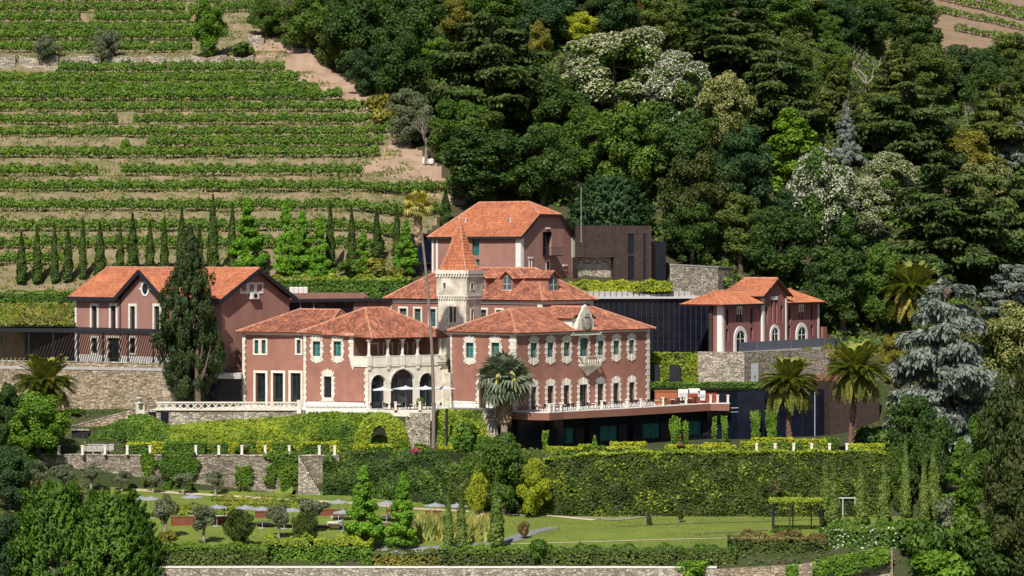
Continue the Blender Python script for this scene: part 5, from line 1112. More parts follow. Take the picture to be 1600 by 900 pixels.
# ================================================================ trees of the wood (photo survey)
W_ = [  # kind, leaf, column, crown top, foot, width, label, extra
 ('broad', 'mid', 482, -16, 84, 90, 'mid green tree at the top edge of the vineyard track', {}),
 ('broad', 'olive', 528, 14, 112, 84, 'olive green tree overhanging the bend of the dirt track', {}),
 ('broad', 'dark', 552, -25, 118, 105, 'dark tree at the top of the wood, leftmost of the dark crowns', {}),
 ('broad', 'blueg', 572, 70, 150, 66, 'bluish green tree low beside the shaded dirt track', {}),
 ('broad', 'dark', 640, -15, 120, 120, 'dark large leaved tree under the yellow topped crown', {}),
 ('broad', 'dark', 628, 50, 176, 104, 'dark large leaved tree beside the vineyard edge, above the yellow speckled bush', {}),
 ('broad', 'bright', 690, 55, 130, 62, 'small fresh green tree left of the big cedar', {}),
 ('broad', 'yolive', 713, -8, 66, 66, 'pale yellow olive crown at the very top of the wood', {}),
 ('broad', 'mid', 775, -25, 60, 92, 'mid green tree at the top, just above the big cedar', {}),
 ('broad', 'blueg', 850, -14, 82, 98, 'blue green tree at the top, left of the yellow tree', {}),
 ('cedarw', 'cedar', 768, 22, 196, 215, 'huge spreading dark cedar with bare grey lower limbs', dict(v=0)),
 ('broad', 'yolive', 842, 28, 100, 44, 'brownish olive tree between the big cedar and the cream tree', {}),
 ('broad', 'yellow', 905, 14, 78, 64, 'bright yellow flowering tree above the cream tree', {}),
 ('broad', 'blueg', 965, -18, 70, 90, 'blue green tree at the top, right of the yellow tree', {}),
 ('tall', 'rust', 1000, -2, 62, 22, 'narrow rust red tree at the top of the wood', {}),
 ('broad', 'olive', 1040, -12, 84, 88, 'olive tinted tree right of the narrow rust red tree', {}),
 ('blossom', 'mid', 962, 34, 192, 165, 'big tree covered in cream blossom, right of the big cedar', dict(bcol='cream', v=0)),
 ('blossom', 'mid', 1058, 80, 222, 118, 'rounded tree with whitish blossom right of the big cream tree', dict(bcol='white', v=1)),
 ('blossom', 'olive', 1138, 110, 262, 92, 'olive yellow blossoming tree right of the whitish blossom tree', dict(bcol='creamy', v=2)),
 ('cedarw', 'cedar', 1150, 12, 150, 215, 'broad dark cedar at the top centre right with many flat tiers', dict(v=1)),
 ('cedarw', 'cedar', 1215, 78, 232, 165, 'dark cedar directly above the lime green tree', dict(v=2)),
 ('broad', 'dark', 1090, -20, 70, 92, 'dark tree at the top edge behind the flat tiered cedar', {}),
 ('broad', 'mid', 1230, -18, 62, 90, 'mid green tree at the top edge right of the flat tiered cedar', {}),
 ('broad', 'mid', 1292, 16, 82, 62, 'umbrella shaped green tree left of the bleached dead tree', {}),
 ('broad', 'dark', 1350, -8, 80, 98, 'dark tree behind the bleached dead tree', {}),
 ('broad', 'olive', 1425, -16, 62, 92, 'olive tree at the top edge left of the pink terraces', {}),
 ('broad', 'mid', 1304, 56, 140, 62, 'rounded green pine below the umbrella shaped tree', {}),
 ('dead', 'mid', 1352, 38, 152, 62, 'bleached grey dead tree among the cedars', dict(v=0)),
 ('broad', 'dark', 1435, 28, 110, 90, 'dark tree at the left end of the pink terraces', {}),
 ('cedar', 'cedaro', 1402, 54, 192, 112, 'yellowish green pointed cedar right of the bleached dead tree', dict(v=3)),
 ('broad', 'olive', 1452, 62, 168, 88, 'light olive tree right of the pointed cedar', {}),
 ('broad', 'blueg', 1505, 66, 158, 86, 'bluish green tree below the pink terraces', {}),
 ('broad', 'dark', 1548, 92, 190, 84, 'dark tree on the right below the pink terraces', {}),
 ('broad', 'olive', 1598, 84, 168, 62, 'olive scrub tree at the right edge below the pink terraces', {}),
 ('cedar', 'cedaro', 1310, 92, 212, 90, 'yellow tipped cedar beside the narrow blue cedar', dict(v=2)),
 ('cedar', 'blue', 1322, 150, 268, 50, 'narrow silvery blue cedar in the middle of the dark cedars', dict(v=1)),
 ('cedarw', 'cedar', 1412, 128, 282, 185, 'wide dark cedar below the pointed cedar', dict(v=0)),
 ('dead', 'mid', 1512, 148, 200, 30, 'small bare dead tree left of the right hand cedar', dict(v=1)),
 ('cedarw', 'cedaro', 1562, 128, 262, 122, 'olive green cedar with bare trunk near the right edge', dict(v=1)),
 ('broad', 'yolive', 1514, 198, 282, 84, 'golden olive tree left of the silvery cedar at the right edge', {}),
 ('cedar', 'blue', 1592, 182, 272, 72, 'silvery blue cedar cut by the right edge, higher on the slope', dict(v=3)),
 ('tall', 'lime', 1238, 166, 318, 112, 'lime green tree above the white blossomed pair', {}),
 ('blossom', 'mid', 1288, 226, 402, 112, 'tall white blossomed tree below the lime green tree', dict(bcol='white', v=3)),
 ('blossom', 'mid', 1392, 238, 350, 112, 'domed white blossomed tree in front of the dark cedars', dict(bcol='cream', v=1)),
 ('blossom', 'mid', 1346, 272, 386, 98, 'white blossomed tree between the tall and the domed one', dict(bcol='cream', v=2)),
 ('blossom', 'dark', 1545, 248, 352, 92, 'dark tree with sparse cream blossom near the right edge', dict(bcol='creamy', v=0)),
 ('broad', 'dark', 1062, 158, 312, 132, 'dark tree below the whitish blossom tree', {}),
 ('broad', 'mid', 990, 148, 312, 128, 'mid green tree below the big cream tree', {}),
 ('broad', 'dark', 868, 112, 222, 122, 'dark tree right of the big cedar trunk', {}),
 ('broad', 'mid', 925, 160, 290, 98, 'mid green tree above the round blue green conifer', {}),
 ('broad', 'mid', 718, 148, 262, 108, 'mid green tree below the big cedar', {}),
 ('broad', 'dark', 760, 196, 322, 178, 'large dark oak above the upper house roof', dict(v=1)),
 ('broad', 'dark', 848, 190, 322, 108, 'dark oak right of the large dark oak', {}),
 ('broad', 'bright', 862, 187, 262, 62, 'bright green ivy covered crown above the upper house gable', {}),
 ('broad', 'yolive', 922, 184, 282, 44, 'golden crown behind the bright ivy covered crown', {}),
 ('broad', 'autumn', 1086, 236, 400, 122, 'brown speckled tree above the brown clad annex', {}),
 ('broad', 'blueg', 1160, 196, 342, 112, 'blue green tree left of the lime green tree', {}),
 ('broad', 'silver', 640, 132, 232, 70, 'silvery green tree at the vineyard track end', {}),
 ('bare', 'mid', 664, 158, 258, 66, 'slender bare brown tree at the vineyard track end', dict(v=2)),
 ('bush', 'yolive', 598, 138, 196, 58, 'yellow speckled bush at the edge of the upper track', {}),
 ('tall', 'olive', 1158, 284, 428, 82, 'yellow green tree left above the wine red house', {}),
 ('broad', 'dark', 1082, 316, 420, 96, 'dark tree directly right of the brown clad annex', {}),
 ('broad', 'dark', 1222, 318, 452, 118, 'dark tree directly above the wine red house gable', {}),
 ('tall', 'dark', 1318, 336, 528, 118, 'tall dark tree right behind the wine red house', {}),
 ('broad', 'mid', 1372, 372, 520, 96, 'mid green tree left of the palm at the wood edge', {}),
 ('broad', 'dark', 1285, 388, 520, 74, 'dark bushy tree touching the wine red house end', {}),
 ('cedarw', 'cedar', 1478, 262, 452, 232, 'very wide dark cedar above the palm at the wood edge', dict(v=2)),
 ('cedarw', 'cedar', 1574, 262, 440, 152, 'dark cedar at the right edge above the pale blue cedar', dict(v=3)),
 ('cedarw', 'blue', 1582, 412, 520, 108, 'small pale blue cedar at the right edge', dict(v=0)),
 ('blossom', 'olive', 1572, 466, 640, 122, 'cream flecked olive tree at the right edge', dict(bcol='creamy', v=3)),
 ('cedarw', 'blue', 1478, 440, 708, 205, 'great silvery blue cedar on the right', dict(v=1)),
 ('broad', 'mid', 1440, 500, 590, 70, 'green tree between the two date palms and the great blue cedar', {}),
 ('broad', 'dark', 1428, 608, 742, 92, 'dark tree below the great silvery blue cedar', {}),
 ('pyramid', 'bright', 1502, 684, 815, 76, 'fresh green conical tree in the lower right corner', dict(v=0)),
 ('broad', 'autumn', 1582, 560, 880, 120, 'tall dark tree with brown leaves at the lower right edge', dict(v=2)),
 ('broad', 'mid', 1540, 640, 835, 88, 'mid green tree behind the conical tree at lower right', {}),
 ('broad', 'autumn', 1590, 720, 915, 110, 'dark brownish tree in the bottom right corner', dict(v=0)),
 ('feather', 'feathb', 952, 272, 366, 132, 'round blue green conifer above the brown clad annex', dict(v=0)),
]
for k, c, px, pt, pb, wp, lab, ex in W_: tree(k, c, px, pt, pb, wp*1.08, lab, **ex)
def lim_at(py): return float(np.interp(py, [0, 60, 100, 150, 200, 260, 300, 330, 380, 440], [430, 470, 525, 585, 645, 690, 745, 900, 1040, 1060]))
fr = random.Random(21); cand = []
for row, pb in enumerate((40, 72, 104, 140, 176, 214, 254, 296, 338, 384, 430, 476)):
    px = lim_at(pb)+40+fr.uniform(0, 30)
    while px < 1640:
        hp = fr.uniform(70, 100); wp = fr.uniform(76, 108)
        ok = not (px > 1440 and pb < 110)
        if pb > 300 and px < 1060: ok = False
        if pb > 440 and px < 1290: ok = False
        for k, c, tx, tt, tb, tw, lab, ex in W_:
            if tb <= pb+4:
                if abs(px-tx) < (wp+tw)*.33 and pb-hp < tb-.22*(tb-tt) and tt < pb: ok = False; break
            elif abs(px-tx) < tw*.28 and pb > tt+30 and c in ('yellow', 'lime'): ok = False; break
        if ok: cand.append((row, px, pb, hp, wp))
        px += fr.uniform(34, 58)
byrow = {}
TIER = ['topmost', 'second', 'third', 'fourth', 'fifth', 'sixth', 'seventh', 'eighth', 'ninth', 'tenth', 'eleventh', 'twelfth']
for row, px, pb, hp, wp in cand:
    byrow[row] = byrow.get(row, 0)+1; c = fr.choice(['dark', 'mid', 'mid', 'blueg', 'olive', 'olive', 'autumn'])
    nm = {'dark': 'dark green', 'mid': 'mid green', 'blueg': 'blue green', 'olive': 'olive green', 'autumn': 'brownish green'}[c]
    tree('broad', c, px, pb-hp, pb, wp, f'plain {nm} tree, {ORD[byrow[row]-1]} plain tree from left in {TIER[row]} tier of the wood', group='plain trees of the wood')
print('fillers', len(cand))
# undergrowth that nobody could count
n = 110000; k = RG.uniform(380, 1700, n); Yv = RG.uniform(386, 640, n); x = X(k, Yv); z = Hv(x, Yv); py = HZ-(z-ZC)*F/Yv
lim = np.interp(py, [0, 60, 100, 150, 200, 260, 300, 330, 380, 440], [435, 475, 530, 595, 645, 690, 745, 900, 1030, 1050])
keep = (k > lim) & ~((k > 1430) & (py < 110) & (py > 0)) & ~((k < 1300) & (Yv < 402)) & ~((k < 1060) & (Yv < 410)); x, Yv, z = x[keep], Yv[keep], z[keep]; n = len(x)
hgt = (.5+.5*np.sin(x*.45)*np.sin(Yv*.5))*3.0*RG.uniform(.2, 1, n); C = np.stack([x, Yv, z+hgt], 1)
V = leaf_quads(C, np.array([0, -.6, .8])+RG.normal(size=(n, 3))*.6, .6*RG.uniform(.5, 1.3, n), 1.5)
tag(link('undergrowth', quads_mesh('undergrowth', V), lm('mid')), 'dark tangled undergrowth on the floor of the wood', 'undergrowth', kind='stuff')

# ================================================================ cypress line, sweetgums and hillside single trees
CY = [(33, 358, 446), (58, 358, 446), (84, 352, 444), (107, 354, 442), (131, 343, 438), (156, 345, 436), (186, 348, 434), (207, 334, 432), (233, 350, 430), (257, 344, 430), (285, 330, 430), (310, 346, 430), (333, 300, 428), (361, 318, 428), (515, 322, 420), (550, 322, 414), (587, 328, 412), (622, 318, 404), (695, 294, 356)]
for i, (px, pt, pb) in enumerate(CY): tree('column', 'cypress', px+rnd.uniform(-2, 2), pt+rnd.uniform(-5, 5), pb, rnd.uniform(12, 18), f'slim dark cypress, {ORD[i]} from the left in the line below the vines', group='cypresses below the vines')
for i, (px, pt, pb, wp) in enumerate(((388, 308, 428, 74), (446, 312, 430, 54), (472, 330, 434, 56), (500, 340, 438, 56), (568, 360, 430, 44), (634, 344, 432, 54))):
    tree('pyramid', 'maple', px, pt, pb, wp, f'fresh green conical sweetgum, {ORD[i]} from the left behind the glazed link', group='sweetgums behind the link')
tree('round', 'silver', 72, 54, 104, 48, 'round dark olive tree, left one of the pair on the terrace wall', v=0, name='hillside_olive_tree'); tree('round', 'silver', 166, 42, 100, 54, 'round dark olive tree, right one of the pair on the terrace wall', v=1, name='hillside_olive_tree')
tree('broad', 'bright', 326, -12, 92, 72, 'tall fresh green tree standing alone on the terrace wall'); tree('bush', 'mid', 380, 62, 94, 44, 'low green bush right of the lone tree on the terrace wall'); tree('bush', 'bright', 196, 214, 238, 20, 'single small green bush on the bare bank between vine rows')
tree('broad', 'mid', 418, -8, 62, 60, 'green tree at the top of the vineyard by the ruined hut')
# curved retaining wall on the vineyard
m = MB(); pts = []
for px in range(-40, 400, 6): 
    Y0 = 489.0; x = X(px, Y0); y = Y0+float(vwav(np.array([x]), np.array([Y0]))[0]); pts.append((x, y-1.0, H(x, y-1.9)))
for i, (a, b) in enumerate(zip(pts, pts[1:])):
    if (i*37) % 11 < 1: continue
    h0 = 3.1+.25*sin(i*.7); h1 = 3.1+.25*sin((i+1)*.7)
    m.hexa([(a[0], a[1], a[2]-.5), (b[0], b[1], b[2]-.5), (b[0], b[1]+.8, b[2]-.5), (a[0], a[1]+.8, a[2]-.5), (a[0], a[1]+.25, a[2]+h0), (b[0], b[1]+.25, b[2]+h1), (b[0], b[1]+.8, b[2]+h1), (a[0], a[1]+.8, a[2]+h0)])
thing(m, 'terrace_wall', M_STONE3, 'long curved dry stone wall crossing the upper vineyard', 'wall')
m = MB(); hx, hy, hz_ = ground_at(398, 72); m.box(hx-1.2, hx+1.2, hy, hy+.5, hz_-.3, hz_+1.9); m.box(hx+1.2, hx+1.7, hy, hy+2.5, hz_-.3, hz_+1.4); m.box(hx-1.7, hx-1.2, hy, hy+2.5, hz_-.3, hz_+1.1)
thing(m, 'ruined_hut', M_STONE3, 'roofless stone hut wall at the top bend of the dirt track', 'ruin')
# dry grass on the banks
n = 130000; k = RG.uniform(-60, 700, n); Yv = RG.uniform(390, 535, n); x = X(k, Yv); z = Hv(x, Yv); py = HZ-(z-ZC)*F/Yv
lim = np.interp(py, [0, 60, 100, 150, 200, 260, 300, 330, 380, 440], [400, 420, 470, 545, 600, 640, 700, 690, 650, 640]); clump = (np.sin(x*.8+Yv)*np.sin(Yv*1.9+x*.3)+RG.normal(size=n)*.5) > .25; keep = (k < lim) & clump; x, Yv, z = x[keep], Yv[keep], z[keep]; n = len(x)
V = leaf_quads(np.stack([x, Yv, z+.16], 1), np.array([0, -1, .4])+RG.normal(size=(n, 3))*.5, .42*RG.uniform(.5, 1.2, n), 2.5, RG, along=np.array([[0, 0, 1.]])+RG.normal(size=(n, 3))*.4)
tag(link('bank_weeds', quads_mesh('bank_weeds', V), leafmat('leaf_weeds', (.30, .25, .10), (.12, .17, .035), island=.35, scale=.18)), 'dry grass and weeds on the vineyard banks', 'weeds', kind='stuff')
# ================================================================ terraces and garden walls
def wall_line(pts, name, m, label, th=.5, coping=None, base=-6.0, cat='wall', rough=.0):
    """pts: (px, Y, z_top, z_base). One wall thing; coping is a part"""
    e = empty(name, (X(pts[0][0], pts[0][1]), pts[0][1], pts[0][3]), uniq(label), cat); mb = MB(); mc = MB()
    for a, b in zip(pts, pts[1:]):
        f = Fac(P2(a[0], a[1]), P2(b[0], b[1])); n = max(1, int(f.len/1.6))
        for i in range(n):
            u0, u1 = f.len*i/n, f.len*(i+1)/n; za0 = a[2]+(b[2]-a[2])*i/n+rnd.uniform(-rough, rough); zb0 = a[3]+(b[3]-a[3])*i/n; za1 = a[2]+(b[2]-a[2])*(i+1)/n; zb1 = a[3]+(b[3]-a[3])*(i+1)/n
            mb.hexa([f.p(u0, 0, zb0), f.p(u1, 0, zb1), f.p(u1, -th, zb1), f.p(u0, -th, zb0), f.p(u0, 0, za0), f.p(u1, 0, za1), f.p(u1, -th, za1), f.p(u0, -th, za0)])
            if coping: mc.hexa([f.p(u0, .06, za0), f.p(u1-.012, .06, za1), f.p(u1-.012, -th-.06, za1), f.p(u0, -th-.06, za0), f.p(u0, .06, za0+.16), f.p(u1-.012, .06, za1+.16), f.p(u1-.012, -th-.06, za1+.16), f.p(u0, -th-.06, za0+.16)])
    mb.build('masonry', m, e)
    if coping: mc.build('coping', coping, e)
    return e
wall_line([(-60, 368.8, 5.6, 2.0), (120, 364.4, 5.6, 2.0), (274, 359.2, 5.5, 2.0)], 'retaining_wall', M_STONE2, 'tan stone retaining wall carrying the rose house terrace', coping=M_STONE3, rough=.05)
wall_line([(-60, 366.4, 2.4, -2), (120, 362.4, 2.3, -2), (276, 357.4, 2.5, -2)], 'retaining_wall', M_STONE2, 'lower tan stone wall with a weedy ledge, behind the left palm', rough=.08)
wall_line([(112, 349.6, -2.2, -6), (165, 349.2, -1.0, -6), (212, 348.8, .0, -6)], 'ramp_wall', M_STONE2, 'sloping stone parapet wall of the garden ramp on the left', coping=M_STONE3)
wall_line([(212, 348.7, .75, -5), (226, 348.6, .75, -5)], 'gate_pier', M_OLDST, 'pale stone pier with urn at the top of the ramp', coping=M_CREAM, th=1.1, cat='pier')
wall_line([(226, 348.5, .0, -5), (478, 348.0, .0, -5)], 'retaining_wall', M_STONE3, 'pale rubble wall under the lattice balustrade')
mb = MB(); slab(mb, [P2(-70, 369), P2(120, 364.3), P2(274, 359.1), P2(300, 361), cB, rB, P2(440, 386), P2(-90, 386)], 4.6, 5.0); tag(mb.build('rose_terrace_paving', M_GREYST), kind='structure')
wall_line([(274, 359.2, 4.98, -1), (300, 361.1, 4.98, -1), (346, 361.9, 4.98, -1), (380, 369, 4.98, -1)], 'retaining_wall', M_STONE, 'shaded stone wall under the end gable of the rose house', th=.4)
f = Fac(P2(226, 348.5), P2(478, 348.0))
for i, (a, b) in enumerate(((231.5, 244), (251, 263.5))):
    mb = MB(); u0, u1 = f.uat(a), f.uat(b); f.box(mb, u0, u1, -.1, .06, -1.6, -.2); t_ = thing(mb, 'cellar_door', M_NAVY, ('left' if i == 0 else 'right')+' dark cellar door under the lattice balustrade', 'door')
    mb = MB(); mb.box(-.02, .02, -.12, -.08, .1, 1.2); mb.build('frame', M_DARK, t_, local=True)
# lattice balustrade
lb = empty('lattice_balustrade', (X(245, 348.3), 348.3, 0), uniq('pale stone lattice balustrade with curved crosses left of the loggia house'), 'balustrade'); f = Fac(P2(243, 348.3), P2(464, 347.9))
for z0, z1 in ((.0, .2), (.92, 1.12)): mb = MB(); f.box(mb, 0, f.len, -.22, .08, z0, z1); mb.build('rail', M_CREAM, lb)
mb = MB(); f.box(mb, f.len, f.len+.55, -.4, .15, -.4, 1.35); mb.build('end_post', M_CREAM, lb)
cell = None; n_ = 20; cw = f.len/n_
for i in range(n_):
    o3 = f.p(cw*(i+.5), -.07, .56)
    if cell is None:
        mb = MB(); k = 6
        for sg in (-1, 1):
            for s2 in (-1, 1):
                pts = [(sg*cw/2*t, 0, s2*.36*(1-(1-t)**2 if False else t**.7)) for t in [j/k for j in range(k+1)]]
                for a, b in zip(pts, pts[1:]): mb.bar(a, b, .13, .13)
        mb.box(-.16, .16, -.08, .08, -.13, .13)
        cell = mb.build('lattice_cross', M_CREAM, lb, local=True); o = cell
    else: o = cell.copy(); COL.objects.link(o)
    o.parent = lb; o.location = (o3[0]-lb.location.x, o3[1]-lb.location.y, o3[2]-lb.location.z); o.rotation_euler.z = atan2(f.u[1], f.u[0])
# terrace paving in front of both houses, and the terrace house slab
mb = MB(); slab(mb, [P2(226, 348.6), P2(478, 348.1), P2(575, 347.5), P2(700, 347.2), P2(790, 345.2), Cn, Ln, Ra, Kn, La, P2(300, 366), P2(272, 358)], -.4, .0); tag(mb.build('terrace_paving', M_WHITE), kind='structure')
wall_line([(478, 347.95, .55, -1.5), (572, 347.3, .55, -1.5)], 'terrace_plinth', M_WHITE, 'low white plinth wall before the loggia house', th=.3)
wall_line([(572, 347.25, .12, -2), (700, 346.9, .12, -2)], 'terrace_kerb', M_CREAM, 'pale stone kerb of the loggia terrace', th=.4)
wall_line([(700, 346.8, .3, -5.2), (735, 345.9, .3, -5.2), (777, 344.6, .3, -5.2)], 'retaining_wall', M_STONE3, 'rubble retaining wall partly covered with ivy left of the fan palm', coping=M_GREYST)
def iron_rail(pts, label, h=.9, n=None, z0=.05):
    e = empty('iron_railing', (X(*pts[0][:2]), pts[0][1], z0), uniq(label), 'railing'); m = MB()
    for a, b in zip(pts, pts[1:]):
        f = Fac(P2(*a), P2(*b)); k = max(2, int(f.len/.7))
        m.bar(f.p(0, 0, z0+h), f.p(f.len, 0, z0+h), .045); m.bar(f.p(0, 0, z0+.12), f.p(f.len, 0, z0+.12), .035)
        for i in range(k):
            u0, u1 = f.len*i/k, f.len*(i+1)/k; m.bar(f.p(u0, 0, z0+.12), f.p(u1, 0, z0+h), .022); m.bar(f.p(u1, 0, z0+.12), f.p(u0, 0, z0+h), .022)
    o = m.build('bars', M_SLAT, e); return e
iron_rail([(478, 347.7), (572, 347.1)], 'thin iron lattice fence on the white plinth', z0=.5, h=.7)
iron_rail([(704, 346.2), (778, 344.2)], 'thin iron lattice fence left of the fan palm', z0=.3, h=.8)
# ---------------------------------------------------------------- spa wing below the terrace
EDGE = [(782, 345.3), (858, 342.5), (880, 345), (985, 353), (1110, 364.4), (1139.5, 364)]
spa = empty('spa_wing', (X(860, 344), 344, -5), uniq('dark glazed wing under the terrace with a brown roof edge'), 'building'); ed = [P2(*p) for p in EDGE]
mb = MB(); slab(mb, ed+[P2(1150, 370), Rn, Cn], -.25, .03); mb.build('terrace_slab', M_WHITE, spa)
mb = MB()
for a, b in zip(ed, ed[1:]): f_ = Fac(a, b); f_.box(mb, -.02, f_.len+.02, -.5, .05, -.95, -.02)
mb.build('roof_edge', mat('brown_fascia', (.27, .125, .09), (.24, .108, .08), rough=.8, scale=.6), spa)
fs_ = Fac(P2(782, 347), P2(1165, 369)); fs2 = Fac(P2(850, 346.3), P2(1140, 368.2))
mb = MB()
wins = [(868, 898), (938, 965.5), (1004, 1032), (1071, 1097), (1138, 1159)]
def zz_sp(z): return z
fz = Fac(P2(800, 346.5), P2(880, 346.9)); mb.hexa([(*P2(795, 348), -5.5), (*P2(880, 347.0), -5.5), (*P2(890, 352), -5.5), (*P2(795, 352), -5.5), (*P2(795, 348), -.3), (*P2(880, 347.0), -.3), (*P2(890, 352), -.3), (*P2(795, 352), -.3)])
f_ = Fac(P2(850, 346.8), P2(1165, 371.0)); hs = [(f_.uat(a), f_.uat(b), -4.4, -2.35) for a, b in wins[:4]]
f_.wall(mb, 0, f_.len, -5.6, -.3, hs); f3 = Fac(P2(1138, 365.2), P2(1312, 373.5)); f3.wall(mb, 0, f3.len, -5.6, 1.55, []); f3.box(mb, 0, f3.len, -8, -.02, 1.4, 1.5)
mb.build('wall', M_NAVY, spa)
for h in hs: window(f_, spa, h, M_TEAL, bars=(1, 0), deep=.2)
for a, b in wins[:4]:
    lv = MB(); u0 = f_.uat(b)+.15; u1 = u0+1.35
    for k in range(11): f_.box(lv, u0, u1, -.02, .09, -4.4+k*.19, -4.4+k*.19+.12)
    o = lv.build('louvre_panel', M_SLAT, spa)
for px in (858, 920, 988, 1054, 1120): u = f_.uat(px); mb = MB(); f_.box(mb, u-.35, u+.35, -.2, .5, -5.5, -.98); mb.build('column', M_NAVY, spa)
for i in range(46): 
    if i % 2: mb = MB(); u = f_.len*i/46; f_.box(mb, u-.03, u+.03, -.01, .045, -2.2, -.98); mb.build('fin', M_DARK, spa)
for a, b in ((1141, 1185),): u0, u1 = f3.uat(a), f3.uat(b)
for i in range(9): mb = MB(); u = 4+i*2.0; f3.box(mb, u-.04, u+.04, -.02, .08, -5.3, 1.2); mb.build('mullion', M_LGREY if i > 4 else M_DARK, spa)
mb = MB(); f3.box(mb, .0, f3.len*.45, -.02, .06, -.7, -.6); f3.box(mb, 0, f3.len*.45, -.02, .055, -1.25, -1.18); mb.build('rail_line', M_LGREY, spa)
# brown brick wing, and what stands on its roof
bw = MB(); f4 = Fac(P2(1296, 371), P2(1374, 374)); f4.box(bw, 0, f4.len, -6, 0, -5.5, 2.6); thing(bw, 'brown_block', M_BROWN, 'brown banded block behind the rightmost date palm trunk', 'building')
bw = MB(); f5 = Fac(P2(1240, 374.5), P2(1330, 377)); f5.box(bw, 0, f5.len, -3, 0, -5.5, 3.4); thing(bw, 'red_block', mat('red_brown_render', (.24, .085, .07), rough=.9, scale=1), 'low red brown wall between the two right date palms', 'wall')
mb = MB(); q = P2(1041, 362.5); mb.box(q[0]-1.5, q[0]+1.45, 361.7, 364, 0, 1.75); mb.box(q[0]-1.55, q[0]+1.5, 361.6, 364.1, 1.75, 1.83); thing(mb, 'service_box', mat('orange_brown_paint', (.35, .12, .05), (.30, .10, .045), rough=.8, scale=1), 'orange brown service box at the end of the crest mansion terrace', 'box')
mb = MB(); f6 = Fac(P2(1076, 364), P2(1120, 366)); f6.box(mb, 0, f6.len, -.3, 0, -.4, 1.35); thing(mb, 'red_screen_wall', mat('brick_red_paint', (.34, .075, .05), (.30, .065, .045), rough=.85, scale=1), 'brick red screen wall on the terrace end', 'wall')
for i, (px, w_, h_) in enumerate(((1068, 1.5, 1.5), (1084, 1.6, 1.6), (1096, 1.0, 1.3))): 
    q = P2(px, 365.2); mb = MB(); mb.box(q[0]-w_/2, q[0]+w_/2, 364.7, 365.5, .4, .4+h_); t_ = thing(mb, 'rooftop_unit', M_WHITE, ['leftmost', 'middle', 'rightmost'][i]+' of three white service units behind the red screen wall', 'air conditioner', 'white units behind the red wall')
    mb = MB(); mb.box(-w_*.4, w_*.4, -.44, -.41, h_*.3, h_*.7); mb.build('grille', M_LGREY, t_, local=True)
mb = MB(); f7 = Fac(P2(1030, 366.6), P2(1195, 365.6)); f7.box(mb, 0, f7.len, -.6, 0, -5.5, 2.15); thing(mb, 'roof_band', M_NAVY, 'dark blue roof band under the planted strip behind the terrace', 'building')
# terrace of the wine red house and its stone wall
mb = MB(); slab(mb, [P2(1090, 368.2), P2(1163, 366.6), P2(1250, 374.6), P2(1300, 377.5), P2(1330, 395), P2(1110, 392)], 6.3, 6.55); tag(mb.build('upper_terrace_paving', M_GREYST), kind='structure')
wall_line([(1090, 368, 6.9, -5.5), (1163, 366.4, 6.9, -5.5)], 'retaining_wall', M_STONE3, 'sunlit pale stone wall below the wine red house', th=.6); wall_line([(1163, 366.4, 6.9, -5.5), (1250, 374.4, 6.9, -5.5), (1302, 377.2, 6.9, -5.5)], 'retaining_wall', M_STONE, 'shaded stone wall with a narrow door below the wine red house', th=.6)  # one wall; lit and shaded faces get a paler and a darker stone colour
f8 = Fac(P2(1163, 366.4), P2(1250, 374.4)); mb = MB(); u = f8.uat(1174); f8.box(mb, u, u+1.4, -.1, .06, 2, 5.3); t_ = thing(mb, 'wall_door', M_LGREY, 'narrow pale door in the shaded stone wall', 'door'); mb = MB(); mb.box(-.1, .05, -.75, -.7, 1.3, 1.7); mb.build('handle', M_DARK, t_, local=True)
wall_line([(1050, 397, Z(414, 397), 5), (1122, 402, Z(418, 402), 5), (1160, 412, Z(420, 412), 8)], 'retaining_wall', M_STONE3, 'curved grey stone wall at the wood edge behind the glass hall', coping=M_GREYST)

# ---------------------------------------------------------------- leafy surfaces
def leaf_sheet(P, N, n, size, col, name, label, cat, rg=RG, asp=1.4, spread=.5, core=None, group=None, kind=None, extra=(), rag=0):
    """P(s,t)->points, N->normals (vectorised); one plant with its foliage"""
    s, t = rg.uniform(0, 1, n), rg.uniform(0, 1, n)
    if rag:
        q = (1-.45*t)*0+.62+.3*t+.18*np.sin(t*9+n)+.12*np.sin(t*21+n*.3); lowt = .22*np.sin(s*11+n)+.18*np.sin(s*23)+.12; k_ = (np.abs(s-.5)*2 < q) & (t > lowt); s, t = s[k_], t[k_]; n = len(s)
    C = P(s, t); V = leaf_quads(C, N(s, t)+rg.normal(size=(n, 3))*spread, size*rg.uniform(.6, 1.4, n), asp, rg)
    c0 = np.array([C[:, 0].mean(), C[:, 1].mean(), C[:, 2].min()]); e = empty(name, tuple(float(v) for v in c0), uniq(label), cat, group)
    child(quads_mesh('foliage', V-c0), 'foliage', e, lm(col))
    for nm, cc, frac, sz in extra:
        m_ = int(n*frac); s, t = rg.uniform(0, 1, m_), rg.uniform(0, 1, m_); C2 = P(s, t); nn = N(s, t); V2 = leaf_quads(C2+unit(nn)*.06, nn+rg.normal(size=(m_, 3))*.5, sz*rg.uniform(.6, 1.4, m_), 1.2, rg)
        f_ = np.sin(C2[:, 0]*.55+1)*np.sin(C2[:, 2]*1.1+C2[:, 0]*.2)+rg.normal(size=m_)*.25 > .25; child(quads_mesh(nm, V2[f_]-c0), nm, e, lm(cc))
    if core: core.build('inner_core', M_CORE, e)  # solid dark core behind the leaf sheet
    return e
M_CORE = mat('dark_core', (.022, .03, .012), (.014, .02, .008), rough=1, scale=2)  # near-black colour standing for the shade behind leaves and in the grotto
